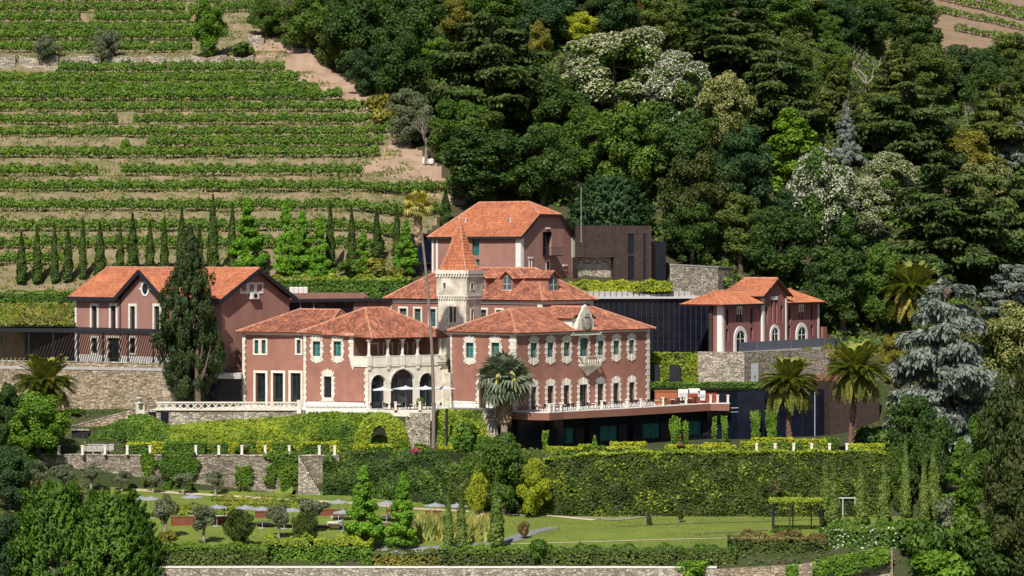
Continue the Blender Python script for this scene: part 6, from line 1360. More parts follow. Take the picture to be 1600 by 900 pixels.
def bank(a, b, top, bot, n, size, col, name, label, cat='ivy', bulge=.5, extra=(), wob=.35, sag=0, rag=0):
    """sloping leafy bank between column a and b; top/bot = (Y,z) or functions of px"""
    ft = top if callable(top) else (lambda k: top); fb = bot if callable(bot) else (lambda k: bot)
    ks = np.linspace(a, b, 60); T = np.array([ft(k) for k in ks], float); B = np.array([fb(k) for k in ks], float)
    def P(s, t):
        k = a+(b-a)*s; yt, zt = np.interp(k, ks, T[:, 0]), np.interp(k, ks, T[:, 1]); yb, zb = np.interp(k, ks, B[:, 0]), np.interp(k, ks, B[:, 1]); q = t
        Y = yb+(yt-yb)*q; z = zb+(zt-zb)*q; x = X(k, Y); w_ = wob*(np.sin(x*1.3+z)+np.sin(x*.7-z*1.9)+.7*np.sin(x*2.9+z*2.3)); rr = RG.uniform(-.15, .2, len(s))
        out = bulge*np.sin(np.pi*q)+w_*.4+rr; return np.stack([x, Y-out*.85, z+out*.35], 1)
    def N(s, t):
        k = a+(b-a)*s; Y = 345; x = X(k, Y); z = t*5; gx = np.cos(x*1.3+z)*.5+np.cos(x*2.9+z*2.3)*.5; return np.stack([-gx*.5, np.full_like(s, -.85), .55+.4*np.sin(z*2.1+x*.8)], 1)
    m = MB()
    for i in range(0, 59):
        q = [(X(ks[i], B[i, 0]), B[i, 0], B[i, 1]-.3), (X(ks[i+1], B[i+1, 0]), B[i+1, 0], B[i+1, 1]-.3), (X(ks[i+1], T[i+1, 0]), T[i+1, 0], T[i+1, 1]-.12), (X(ks[i], T[i, 0]), T[i, 0], T[i, 1]-.12)]
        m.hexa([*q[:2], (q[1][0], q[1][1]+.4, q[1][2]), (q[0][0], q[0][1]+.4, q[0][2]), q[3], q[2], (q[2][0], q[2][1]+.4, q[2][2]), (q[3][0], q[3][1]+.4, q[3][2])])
    return leaf_sheet(P, N, n, size, col, name, label, cat, core=None if rag else m, extra=extra, rag=rag)
def hbox(a, b, Y0, Y1, z0, z1, col, label, top='hedgey', size=.2, dens=70, name='clipped_hedge', cat='hedge', group='clipped garden hedges', tops=.9, wob=.0):
    """clipped hedge box between columns a and b, depth Y0..Y1"""
    x0, x1 = X(a, Y0), X(b, Y0); w_, d_, h_ = x1-x0, Y1-Y0, z1-z0; A = [w_*h_, w_*d_, d_*h_, d_*h_]; rg = RG
    e = empty(name, ((x0+x1)/2, Y0, z0), uniq(label), cat, group); Vs, Ts = [], []
    for k, ar in enumerate(A):
        n = max(20, int(ar*dens)); s, t = rg.uniform(0, 1, n), rg.uniform(0, 1, n); j = rg.normal(size=n)*.05
        if k == 0: C = np.stack([s*w_-w_/2, -j, t*h_], 1); N = np.array([0, -1, .3])
        elif k == 1: C = np.stack([s*w_-w_/2, t*d_, h_+j], 1); N = np.array([0, -.2, 1])
        else: sg = -1 if k == 2 else 1; C = np.stack([sg*w_/2+j, s*d_, t*h_], 1); N = np.array([sg, 0, .3])
        if wob: C[:, 2] += wob*np.sin(C[:, 0]*1.4+x0)*(C[:, 2]/h_)+wob*.6*np.sin(C[:, 0]*3.3)*(C[:, 2]/h_); C[:, 1] += wob*np.sin(C[:, 0]*2.1)*.7
        V = leaf_quads(C, N+rg.normal(size=(n, 3))*.45, size*rg.uniform(.6, 1.4, n), 1.3, rg)
        if k == 1 and top: Ts.append(V)
        else:
            if top: hi = C[:, 2] > h_*tops; Ts.append(V[hi]); V = V[~hi]
            Vs.append(V)
    child(quads_mesh('foliage', np.concatenate(Vs)), 'foliage', e, lm(col))
    if top: child(quads_mesh('new_growth', np.concatenate(Ts)), 'new_growth', e, lm(top))
    m = MB(); q = wob*1.15; m.box(-w_/2+.1, w_/2-.1, .1+q, max(d_-.07, .25+q), -.3, max(h_-.1-q*1.5, .1)); m.build('inner_core', M_CORE, e, local=True)  # solid dark box behind the leaves closes the gaps
    return e
# ivy banks below the houses
bank(268, 480, lambda k: (347.7, np.interp(k, [268, 330, 480], [-1.9, -1.4, -.55])), lambda k: (344.6, -4.9), 9500, .30, 'ivyy', 'ivy_bank', 'yellow green ivy bank under the lattice balustrade', extra=(('dark_leaves', 'ivy', .45, .3),))
bank(200, 268, lambda k: (348.3, np.interp(k, [200, 226, 268], [-.6, -.4, -2.0])), lambda k: (345.0, -4.9), 2600, .30, 'ivy', 'ivy_bank', 'dark green ivy on the end of the ramp wall')
bank(138, 205, lambda k: (349.1, np.interp(k, [138, 205], [-2.6, -.8])), lambda k: (347.0, -5), 1800, .28, 'hedge', 'ivy_bank', 'dark creeper hanging below the sloping ramp wall')
bank(480, 640, lambda k: (347.2, np.interp(k, [480, 560, 610, 640], [-.2, -.2, -.4, -1.2])), lambda k: (344.6, -4.9), 8000, .30, 'ivy', 'ivy_bank', 'ivy bank in front of the iron lattice fence', extra=(('yellow_leaves', 'ivyy', .5, .3),))
bank(676, 760, lambda k: (345.6, np.interp(k, [676, 690, 752, 760], [.2, .25, .1, -1.5])), lambda k: (344.0, -4.9), 4600, .28, 'ivyy', 'ivy_wall', 'bright ivy curtain right of the tall thin palm', extra=(('dark_leaves', 'ivy', .35, .28),), bulge=.25)
bank(700, 775, lambda k: (343.6, -3.1), lambda k: (342.4, -5), 1800, .28, 'hedge', 'shrub_row', 'dark shrubs at the foot of the ivy curtain', cat='shrubs')
# ivy covered niche
gx, gy = X(596, 345), 345.2
def Pn(s, t):
    a = pi*s; q = t*.5*pi; x = 3.7*np.cos(a)*np.cos(q*.35); z = 4.6*np.sin(a)*np.clip(1-.12*q, .5, 1); y = -1.9*np.sin(q)*np.sin(a)**.5+RG.normal(size=len(s))*.12
    R = RG.uniform(.55, 1, len(s))**.5; return np.stack([gx+x*np.where(t > .5, R, 1), gy-.6+y*.8, -4.7+z*np.where(t > .5, R, 1)], 1)
rg = RG; n = 3600; a = rg.uniform(0, pi, n); R = np.sqrt(rg.uniform(.02, 1, n)); x = 3.7*R*np.cos(a); z = 4.75*R*np.sin(a); hole = ((x+.2)/1.15)**2+((z-1.0)/2.1)**2 < 1; x, z, R, a = x[~hole], z[~hole], R[~hole], a[~hole]
y = -1.7*np.sqrt(np.clip(1-R**2, 0, 1))+rg.normal(size=len(x))*.1; C = np.stack([x, y, z], 1); e = empty('ivy_niche', (gx, gy, -4.8), uniq('ivy covered garden grotto with a dark arched opening'), 'grotto')
child(quads_mesh('foliage', leaf_quads(C, np.stack([x*.3, np.full_like(x, -1.), .3+z*.15], 1)+rg.normal(size=(len(x), 3))*.45, .28*rg.uniform(.6, 1.4, len(x)), 1.4)), 'foliage', e, lm('ivyy'))
m = MB(); prev = None
for i in range(16):
    a0, a1 = pi*i/16, pi*(i+1)/16
    for r0, r1 in ((.42, .75), (.75, 1.0)):
        g = lambda r, a_: (3.6*r*cos(a_) - (.2 if r < .5 else 0), -1.5*sqrt(max(0, 1-r*r)), max(-.2, 4.6*r*sin(a_)))
        m.face([g(r0, a0), g(r1, a0), g(r1, a1), g(r0, a1)])
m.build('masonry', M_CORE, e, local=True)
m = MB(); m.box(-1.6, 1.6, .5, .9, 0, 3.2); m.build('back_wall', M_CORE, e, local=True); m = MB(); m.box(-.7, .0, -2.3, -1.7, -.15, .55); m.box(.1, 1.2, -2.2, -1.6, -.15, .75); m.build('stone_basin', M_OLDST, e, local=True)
# garden stairs
def stairs(pa, pb, w_, n, label, m_=M_GREYST):
    """from pa to pb = (px, Y, z)"""
    a = Vector((X(pa[0], pa[1]), pa[1], pa[2])); b = Vector((X(pb[0], pb[1]), pb[1], pb[2])); e = empty('garden_stairs', tuple(a), uniq(label), 'stairs'); d = b-a; r = (d.z)/n; h = Vector((d.x, d.y, 0))/n; s_ = Vector((0, 1, 0)) if abs(h.x) > abs(h.y) else Vector((1, 0, 0))
    for i in range(n):
        p = a+h*i; q = a+h*(i+1); z = a.z+r*(i+1); m = MB(); z0 = a.z-.8
        P = [p, q, q+s_*w_, p+s_*w_]; m.hexa([(v.x, v.y, z0) for v in P]+[(v.x, v.y, z) for v in P]); m.build('step', m_, e)
    return e
stairs((500, 338.9, -10.0), (466, 338.9, -5.2), 1.5, 14, 'stone garden stairs climbing against the lower garden wall', M_STONE3); stairs((662, 345.0, -4.8), (634, 345.0, -.8), 1.4, 12, 'stone stairs right of the ivy covered grotto', M_STONE3)
wall_line([(640, 345.6, -.2, -5.2), (672, 345.5, -.2, -5.2)], 'retaining_wall', M_STONE3, 'small stone wall behind the stairs by the grotto')
# lower stone garden wall with posts
wall_line([(60, 341.4, -5.25, -10.5), (180, 340.4, -5.3, -10.5), (420, 340.0, -5.3, -11), (530, 339.6, -5.3, -11.5)], 'garden_wall', M_STONE, 'long grey schist wall of the lower garden with creepers', coping=M_STONE3, rough=.03)
POST = None
def post(px, Y, z, label, h=1.25, group='stone posts on the garden walls'):
    global POST
    if POST is None:
        m = MB(); m.box(-.2, .2, -.2, .2, 0, .18); m.box(-.15, .15, -.15, .15, .18, 1.1); m.box(-.2, .2, -.2, .2, 1.1, 1.25); POST = mesh_of(m.build('stone_post', M_CREAM))
    o = link('stone_post', POST); o.location = (X(px, Y), Y, z); o.scale = (1, 1, h/1.25); return tag(o, uniq(label), 'post', group)
for i, px in enumerate((92, 129, 164, 199, 234.5, 306, 342, 378, 414.5, 452, 499, 523)): post(px, 340.1, -5.15, f'pale stone post, {ORD[i]} from the left on the schist garden wall', 1.2)
for i, px in enumerate((1182, 1211, 1240, 1268, 1296, 1323)): post(px, 334.6, -4.9, f'pale stone post, {ORD[i]} from the left above the great hedge', 1.6)
for i, px in enumerate((618, 656)): post(px, 347.0, .1, ('left' if i == 0 else 'right')+' of two pale posts on the loggia terrace kerb', 1.1)
fe = [Fac(a, b) for a, b in zip(ed, ed[1:])]
for i, (px, k) in enumerate(((857, 0), (866, 1), (878, 1), (905, 2), (942, 2), (981, 2), (1003, 3), (1038, 3), (1074, 3), (1110, 4), (1121, 4), (1137, 4))):
    u = fe[k].uat(px); q = fe[k].p(u, -.25, 0); post(PXY(q[0], q[1]), q[1], .04, f'pale stone post, {ORD[i]} from the left on the brown terrace edge', 1.15)
iron_rail([(860, 342.9), (880, 345.3), (985, 353.3), (1110, 364.7)], 'thin iron lattice railing along the brown terrace edge')
# creepers on the schist wall
for i, (a, b, t, bt) in enumerate(((219, 243, -5.0, -8.8), (245, 313, -4.8, -9.6), (411, 476, -4.8, -10.0), (366, 396, -6.6, -9.7))):
    bank(a, b, lambda k: (339.75, t), lambda k: (339.7, bt), int((b-a)*60), .26, 'ivy' if i != 1 else 'hedge', 'wall_creeper', ['narrow', 'widest dark', 'bright', 'low patchy'][i]+' creeper patch hanging on the schist garden wall', bulge=.25, wob=.35, rag=1)
# great clipped hedge; its shaded face and sunlit top are put into leaf colours
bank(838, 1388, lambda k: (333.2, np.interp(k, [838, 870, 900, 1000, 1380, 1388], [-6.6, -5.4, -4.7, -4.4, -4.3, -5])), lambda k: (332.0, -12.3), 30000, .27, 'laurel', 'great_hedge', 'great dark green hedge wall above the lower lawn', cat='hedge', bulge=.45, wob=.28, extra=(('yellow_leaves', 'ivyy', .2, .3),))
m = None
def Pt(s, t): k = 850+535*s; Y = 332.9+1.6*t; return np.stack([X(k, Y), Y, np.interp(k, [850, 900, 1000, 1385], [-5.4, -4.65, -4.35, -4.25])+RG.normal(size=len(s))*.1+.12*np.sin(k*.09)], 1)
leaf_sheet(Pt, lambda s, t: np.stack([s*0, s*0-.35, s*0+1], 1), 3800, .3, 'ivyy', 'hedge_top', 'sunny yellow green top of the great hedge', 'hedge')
bank(505, 700, lambda k: (step_at(k)[2]+.1, np.interp(k, [505, 560, 700], [-5.2, -4.8, -4.5])), lambda k: (step_at(k)[0]-.6, step_at(k)[1]-.2), 8600, .30, 'dark', 'shrub_bank', 'dark shrub covered bank behind the two conical trees', cat='shrubs', wob=.7, extra=(('light_leaves', 'ivy', .25, .32),))
bank(690, 850, lambda k: (step_at(k)[2]+.1, np.interp(k, [690, 760, 850], [-4.5, -4.7, -5.6])), lambda k: (step_at(k)[0]-.6, step_at(k)[1]-.2), 5600, .32, 'laurel', 'shrub_bank', 'dark shrubby bank under the round magnolia', cat='shrubs', wob=.8, extra=(('light_leaves', 'hedge', .5, .32),))
# living wall and planted strips behind the mansion
bank(1015, 1094, lambda k: (373.2, 6.6), lambda k: (372.8, 1.6), 4200, .24, 'ivyy', 'living_wall', 'tiered yellow green living wall right of the crest mansion', bulge=.1, wob=.2)
for i, (a, b) in enumerate(((1017, 1030), (1046, 1063))):
    q = MB(); ff = Fac(P2(a, 372.4), P2(b, 372.4)); ff.box(q, 0, ff.len, -.5, .15, 2.0, 4.9); o = thing(q, 'dark_opening', M_DARK, ('left' if i == 0 else 'right')+' dark window opening in the living wall', 'window'); q = MB(); q.box(-.03, .03, -.4, -.36, 0.1, 2.7); q.build('mullion', M_SLAT, o, local=True)
hbox(1016, 1192, 365.5, 366.8, 2.1, 2.75, 'hedge', 'thin dark green planted strip above the dark blue roof band', top='ivy', size=.25, dens=55, name='roof_planting')
hbox(889, 1050, 379.2, 381.8, zg+.7, zg+2.1, 'yellow', 'rounded golden yellow hedge on the glass hall roof', top='yellow', size=.26, dens=60, name='roof_hedge', wob=.16)
hbox(-60, 122, 387.0, 388.6, 12.6, 14.9, 'hedge', 'clipped green hedge below the cypresses, left of the rose house', top='vine', size=.3, dens=40, name='hillside_hedge', wob=.15); hbox(425, 642, 386.2, 388.4, 12.2, 17.0, 'hedge', 'clipped green hedge behind the glazed link', top='ivyy', size=.34, dens=34, name='hillside_hedge', wob=.25)
bank(-60, 118, lambda k: (386.6, 13.2), lambda k: (380.4, 10.3), 3600, .3, 'yolive', 'grass_slope', 'weedy green slope above the dark timber screen', cat='grass slope', extra=(('green_leaves', 'vine', .6, .3),), bulge=.05, wob=.3)
# parterre hedges of the upper garden
HB = [(198, 234, 0, 1), (235, 256, 1, 0), (257, 320, 0, 0), (328, 357, 0, 0), (358, 372, 1, 1), (402, 425, 1, 0), (426, 455, 0, 0), (475, 514, 0, 1), (515, 530, 1, 0)]
for i, (a, b, y_, tp) in enumerate(HB): hbox(a, b, 341.5+.25*(i % 2), 343, -5.1, -3.85+.1*(i % 3), 'hedge' if not y_ else 'hedgey', f'clipped hedge, {ORD[i]} block from the left above the schist wall', top='hedgey' if (y_ or tp) else 'ivy')
HC = [(700, 728, 341.4, -3.9, 1), (720, 760, 340.2, -4.0, 0), (688, 706, 339.6, -4.2, 0), (552, 570, 340.6, -4.1, 1), (576, 612, 340.8, -4.0, 0), (648, 664, 341.5, -4.0, 1),
      (854, 880, 337.4, -4.0, 1), (880, 910, 337.0, -4.05, 0), (904, 925, 339.5, -3.9, 0), (925, 946, 337.6, -3.95, 1), (948, 1000, 337.2, -4.0, 0), (954, 1010, 341, -3.7, 1), (1040, 1120, 337.0, -3.8, 1), (1050, 1069, 335.9, -4.3, 1), (1101, 1140, 339.5, -3.7, 1), (1128, 1150, 337.5, -3.9, 0), (1158, 1196, 338.4, -3.45, 1), (1191, 1235, 337.2, -3.5, 1), (1175, 1240, 341.5, -3.2, 1), (1236, 1262, 339.5, -3.2, 0), (1256, 1292, 338.6, -3.15, 1), (1278, 1312, 340.6, -3.2, 0), (1326, 1382, 336.6, -3.6, 1)]
for i, (a, b, Y0, zt_, y_) in enumerate(HC): hbox(a, b, Y0, Y0+1.3, -5.1, zt_, 'hedge' if not y_ else 'ivyy', f'yellow topped clipped hedge, {ORD[i]} block from the left before the grotto and dark wing' if i < 24 else '', top='hedgey' if i % 4 != 1 else 'ivy', tops=.8)
for i, (px, Y, h_, w_) in enumerate(((1055, 349.5, 4.2, 1.5), (1071, 351.5, 3.4, .7), (1116, 358, 3.6, .6), (1132, 359.5, 3.7, .8), (1180, 364.5, 4.2, 1.3), (1205, 365, 4.6, 1.5), (929, 345.6, 2.0, .5), (852, 343.5, 2.6, .8))):
    bank(px-w_*6, px+w_*6, lambda k: (Y, -5+h_*(.8+.2*sin(k*1.7+px))), lambda k: (Y-.3, -5), int(900*w_*h_/2), .24, 'bright', 'climbing_vine', f'green climbing vine, {["fifth", "sixth", "seventh", "eighth", "ninth", "tenth", "fourth", "third"][i]} counted along the dark wing wall', cat='vine', bulge=.3, wob=.45, rag=1)
def cardoon(px, py0, py1, wp, col, label, kind='bush', **k): return tree(kind, col, px, py0, py1, wp, label, cat='shrub' if kind == 'bush' else None, **k)
# ================================================================ palms
def frond_mesh(L=3.9, droop=1.0, nl=40, wl=.66, seed=0, up=.55):
    rg = np.random.default_rng(seed); m = MB(); pts = []
    for i in range(9):
        t = i/8; pts.append((L*(t*.92), 0, L*(up*t-(.62*droop)*t**2.1)))
    m.tube(pts, [.06*(1-i/9)+.012 for i in range(9)], 4); ts = np.linspace(.12, 1, nl); px_ = np.interp(ts, np.linspace(0, 1, 9), [p[0] for p in pts]); pz_ = np.interp(ts, np.linspace(0, 1, 9), [p[2] for p in pts])
    for t, x, z in zip(ts, px_, pz_):
        ln = wl*(.45+.9*sin(pi*min(1, .15+t*.85))**.7)*(1.0 if t < .93 else .6)
        for sg in (-1, 1):
            j = rg.uniform(-.08, .08); d = Vector((.55+.35*t, sg*(.85-.35*t), .18-.42*droop*t*.5+j)).normalized(); a = Vector((x, 0, z)); b = a+d*ln; c = (a+b)/2+Vector((0, 0, .03)); sdv = d.cross(Vector((0, 0, 1))).normalized()*.105
            m.face([a, c-sdv, b, c+sdv])
    return mesh_of(m.build('frond', None, local=True))
def _nomat(me):
    me.materials.clear(); me.materials.append(None); return me
FR = [_nomat(frond_mesh(droop=d, seed=i, up=u)) for i, (d, u) in enumerate(((.75, .85), (1.05, .6), (1.35, .35)))]
def date_palm(px, pc, pb, Y, R, label, dates=False, skirt=8, lean=0, zb=None, n=130, seed=0):
    """pc = row of the crown's heart, pb = row of the foot, R = frond length in metres"""
    r = random.Random(seed); x, z0 = X(px, Y), (Z(pb, Y) if zb is None else zb); zc_ = Z(pc, Y); h = zc_-z0
    e = empty('date_palm', (x, Y, z0), uniq(label), 'palm'); m = MB(); xc = x+lean
    m.tube([(x, Y, z0-.8), (x, Y, z0+h*.15), (x+lean*.5, Y, z0+h*.55), (xc, Y, zc_-1.1), (xc, Y, zc_-.5), (xc, Y, zc_+.1)], [.42, .36, .33, .36, .62, .3], 12); m.build('trunk', M_PALMTR, e)
    if h > 2:
        m = MB()
        for i in range(90):
            t = i/90; a = i*2.4; zz_ = z0+.2+(h-1.4)*t; rr = .36; cx = x+lean*(t if t > .3 else t*.7); m.box(cx+cos(a)*rr-.07, cx+cos(a)*rr+.07, Y+sin(a)*rr-.07, Y+sin(a)*rr+.07, zz_-.06, zz_+.1)
        o = m.build('leaf_scars', M_PALMTR, e); o['kind'] = 'stuff'
    k = R/3.7
    for i in range(n):
        t = i/n; a = i*2.39996+r.uniform(-.15, .15); el = 1.5-1.85*t+r.uniform(-.1, .1); v = 0 if t < .3 else (1 if t < .7 else 2)
        dry = t > .93; o = child(FR[v], 'frond', e, lm('dry' if dry else ('palmy' if (t > .62 and i % 3 == 0) or i % 11 == 0 else 'palm'))); o.location = (xc-x+cos(a)*.18, sin(a)*.18, h-.15-.35*t); o.rotation_euler = (r.uniform(-.25, .25), -(el-.55)*.78, a); s_ = k*r.uniform(.86, 1.1)*(1 if t < .85 else .85); o.scale = (s_, s_, s_)
    for i in range(skirt):
        a = i*2*pi/skirt+r.uniform(-.2, .2); o = child(FR[2], 'dry_frond', e, lm('dry')); o.location = (xc-x, 0, h-.7); o.rotation_euler = (0, 1.0+r.uniform(-.1, .15), a); s_ = k*.55; o.scale = (s_, s_, s_)
    if dates:
        for i in range(9):
            a = -pi/2+(i-4)*.38; m = MB(); C = np.array([xc+cos(a)*1.25, Y+sin(a)*1.9, zc_-.1-.25*(i % 2)]); rr = RG.normal(size=(55, 3)); q = C+unit(rr)*np.array([.26, .2, .36])*RG.uniform(.5, 1, (55, 1))
            for p in q: m.box(p[0]-.05, p[0]+.05, p[1]-.05, p[1]+.05, p[2]-.06, p[2]+.06)
            m.bar((xc, Y, zc_+.3), tuple(C), .05); m.build('date_cluster', M_DATE, e)
    return e
M_DATE = mat('orange_dates', (.52, .22, .03), (.40, .15, .02), rough=.6, scale=3)
date_palm(1233, 599, 693, 344.5, 3.75, 'date palm with orange fruit clusters before the dark wing', dates=True, zb=-5, seed=1, skirt=14)
date_palm(1329, 580, 706, 342, 4.0, 'tallest date palm with leaning trunk, left of the blue cedar', lean=.75, zb=-5, seed=2, skirt=12)
date_palm(70, 600, 640, 353, 4.0, 'low date palm in front of the tan stone wall', zb=-.9, seed=3, skirt=4)
date_palm(1428, 455, 520, 390, 4.6, 'date palm with a brown skirt at the wood edge', zb=6.0, seed=4, skirt=20)
def fan_mesh(R=1.0, n=15, droop=.25, seed=0, stalk=1.1):
    r = random.Random(seed); m = MB(); m.tube([(0, 0, 0), (stalk*.5, 0, .05), (stalk, 0, 0)], [.035, .03, .025], 4)
    for i in range(n):
        a = (i/(n-1)-.5)*4.2; L = R*(1-.25*abs(a)/2.1)*r.uniform(.88, 1.05); c = Vector((stalk, 0, 0)); d = Vector((cos(a), sin(a), 0)); s_ = Vector((-sin(a), cos(a), 0))*.10*R; mid_ = c+d*L*.6+Vector((0, 0, .06)); tip_ = c+d*L+Vector((0, 0, -droop*L))
        m.face([c, mid_-s_, tip_, mid_+s_])
    return _nomat(mesh_of(m.build('fan_leaf', None, local=True)))
FN = [fan_mesh(droop=.18, seed=1), fan_mesh(droop=.5, seed=2)]
def fan_palm(base, top, rt, rb, nleaf, R, col, label, skirt=20, bend=0, flowers=0, seed=0, rs=1.0):
    r = random.Random(seed); e = empty('fan_palm', base, uniq(label), 'palm'); m = MB(); b = Vector(base); t = Vector(top); c = (b+t)/2+Vector((bend, 0, 0)); pts = []
    for i in range(15): q = i/14; pts.append(tuple(b*(1-q)**2+c*(2*q*(1-q))+t*q*q-Vector((0, 0, .8 if i == 0 else 0))))
    m.tube(pts, [rb+(rt-rb)*i/14 for i in range(15)], 9); m.build('trunk', M_TALLTR if rt < .2 else M_BARKP, e); h = t-b
    for i in range(nleaf):
        q = i/nleaf; a = i*2.39996+r.uniform(-.2, .2); el = 1.3-2.0*q; o = child(FN[0 if q < .6 else 1], 'fan_leaf', e, lm(col)); o.location = h; o.rotation_euler = (r.uniform(-.5, .5), -el, a); s_ = R*r.uniform(.85, 1.1); o.scale = (s_, s_, s_)
    for i in range(skirt):
        a = i*2.39996; q = i/max(1, skirt); o = child(FN[1], 'dry_leaf', e, lm('dry')); o.location = h-Vector((0, 0, .3+q*1.8*rs)); o.rotation_euler = (r.uniform(-.3, .3), 1.2+r.uniform(-.1, .25), a); s_ = R*.72*r.uniform(.8, 1.05); o.scale = (s_, s_, s_)
    for i in range(flowers):
        a = -1.9+i*.8; m = MB(); o3 = t+Vector((cos(a)*1.5, sin(a)*1.7, 1.3)); pts = [o3+Vector((cos(a)*s*1.6, sin(a)*s*1.6, .8*s-2.6*s*s)) for s in (0, .3, .6, .9, 1.15)]; m.tube(pts, [.08, .22, .3, .26, .06], 7); m.build('flower_spray', mat('palm_flowers', (.50, .43, .12), (.40, .35, .09), rough=.9, scale=4, bump=.06), e)
    return e
fan_palm((X(788, 343.4), 343.4, -5), (X(788, 343.4), 343.4, Z(596, 343.4)), .40, .48, 90, 2.0, 'fan', 'blue green fan palm with yellow flower sprays before the crest mansion', skirt=46, flowers=5, seed=5, rs=1.7)
fan_palm((X(677, 343.6), 343.6, -5), (X(653, 343.6), 343.6, Z(322, 343.6)), .13, .25, 40, 1.1, 'palmy', 'very tall thin palm rising in front of the tower', skirt=34, bend=1.3, seed=6, rs=2.0)

# ================================================================ trees and shrubs of the gardens
G = [
 ('broad', 'bright', 60, 612, 728, 120, 'bushy fresh green tree below the left palm', {}), ('broad', 'dark', 14, 590, 720, 70, 'dark tree at the left edge by the palm', {}), ('broad', 'blueg', 16, 690, 800, 86, 'bluish tree at the left edge above the conifers', {}),
 ('bush', 'mid', 118, 636, 650, 34, 'low green shrub right of the left palm', {}), ('olive', 'silver', 52, 716, 770, 58, 'grey olive tree at the left end of the schist wall', {}), ('olive', 'silver', 100, 724, 768, 46, 'second grey olive tree from the left before the schist wall', {}), ('olive', 'silver', 143, 722, 766, 44, 'third grey olive tree from the left before the schist wall', {}),
 ('olive', 'silver', 190, 734, 768, 40, 'fourth grey olive tree from the left before the schist wall', {}), ('olive', 'silver', 240, 735, 771, 36, 'fifth grey olive tree from the left before the schist wall', {}), ('olive', 'silver', 286, 731, 773, 42, 'sixth grey olive tree from the left before the schist wall', {}), ('olive', 'silver', 337, 734, 774, 42, 'seventh grey olive tree from the left before the schist wall', {}),
 ('olive', 'silver', 258, 770, 842, 54, 'tall silvery olive nearest the big conifers on the lower lawn', {}), ('olive', 'silver', 318, 784, 850, 50, 'silvery olive with pale trunk on the lower lawn', {}), ('olive', 'silver', 436, 786, 842, 40, 'small silvery olive left of the copper leaved magnolia', {}), ('olive', 'silver', 486, 768, 832, 70, 'broad silvery olive behind the copper leaved magnolia', {}),
 ('round', 'laurel', 372, 794, 858, 54, 'copper leaved young magnolia in the middle of the lower lawn', dict(v=2)), ('round', 'laurel', 480, 796, 856, 50, 'copper leaved young magnolia in front of the broad silvery olive', dict(v=1)), ('bush', 'yolive', 262, 826, 858, 44, 'low yellowish shrub beside the big conifers', {}),
 ('pyramid', 'maple', 568, 728, 856, 78, 'left one of two fresh green conical trees in the lower garden', dict(v=1)), ('pyramid', 'maple', 630, 738, 856, 70, 'right one of two fresh green conical trees in the lower garden', dict(v=2)),
 ('column', 'cypgarden', 700, 768, 856, 15, 'thinnest of three cypresses by the reed bed', {}), ('column', 'cypgarden', 721, 770, 858, 17, 'middle of three cypresses by the reed bed', {}), ('column', 'cypgarden', 776, 746, 858, 22, 'tallest and widest of three cypresses by the reed bed', {}),
 ('column', 'cypgarden', 1290, 718, 824, 18, 'left cypress of the close pair behind the white flowering shrub', {}), ('column', 'cypgarden', 1303, 726, 826, 19, 'right cypress of the close pair behind the white flowering shrub', {}), ('column', 'cypgarden', 1345, 714, 822, 20, 'single cypress right of the close pair by the garden arbour', {}), ('column', 'cypgarden', 1381, 716, 822, 21, 'cypress at the end of the great hedge', {}),
 ('column', 'cypgarden', 1415, 684, 810, 16, 'slender cypress left of the pink oleander', {}), ('column', 'cypgarden', 1459, 690, 812, 20, 'taller cypress right of the pink oleander', {}), ('column', 'cypgarden', 1444, 716, 816, 17, 'shorter cypress right of the pink oleander', {}),
 ('feather', 'feather', 84, 752, 912, 150, 'left one of two big feathery conifers in the bottom left corner', dict(v=1)), ('feather', 'feather', 176, 764, 914, 150, 'right one of two big feathery conifers in the bottom left corner', dict(v=2)), ('broad', 'blueg', 14, 798, 915, 90, 'dark bluish tree in the bottom left corner', {}), ('feather', 'feather', 212, 800, 916, 80, 'small feathery conifer at the right foot of the big pair', dict(v=3)),
 ('round', 'yellow', 748, 724, 804, 40, 'yellowing shrub on the left of the round magnolia', {}), ('round', 'yellow', 832, 716, 808, 60, 'bright yellow green shrub on the right of the round magnolia', {}),
 ('bush', 'hedge', 838, 836, 880, 42, 'dark round shrub on the bottom stone wall', {}), ('bush', 'copper', 818, 810, 842, 20, 'little bronze leaved tree on the lawn edge', {}),
 ('bush', 'silver', 1474, 764, 838, 62, 'grey leaved spiky shrub in the lower right', {}), ('broad', 'mid', 1405, 690, 800, 50, 'dark shrub tree at the end of the great hedge', {}),
 ('bush', 'dark', 1350, 660, 712, 70, 'dark shrub behind the tallest palm trunk', {}), ('bush', 'mid', 1395, 655, 728, 70, 'leafy shrub under the blue cedar', {}), ('broad', 'dark', 1458, 640, 790, 84, 'dark leafy tree behind the pink oleander', {}),
 ('bush', 'mid', 1440, 800, 880, 90, 'rounded green shrub in the lower right, left of the dark tree', {}), ('bush', 'bright', 1475, 850, 930, 120, 'low bright shrub at the bottom right edge', {}), ('bush', 'mid', 1510, 790, 872, 90, 'green shrub below the fresh conical tree', {}), ('bush', 'bright', 1080, 870, 908, 60, 'bright shrub on the bottom wall under the red brown shrubs', {}), ('bush', 'dark', 1545, 830, 915, 100, 'dark shrub in the bottom right corner', {}),
 ('broad', 'yolive', 1258, 538, 606, 56, 'thin yellow leaved tree behind the fruiting date palm', {}), ('broad', 'yolive', 1292, 532, 606, 44, 'thin yellow leaved tree between the two right date palms', {}), ('broad', 'yolive', 1395, 520, 606, 52, 'yellow leaved tree left of the great blue cedar', {}),
 ('bush', 'yolive', 590, 396, 436, 60, 'yellow green shrub right of the sweetgums', {}), ('bush', 'mid', 545, 402, 436, 50, 'green shrub between the sweetgums', {}), ('bush', 'yolive', 615, 412, 444, 44, 'shrub at the glazed stair box', {}),
]
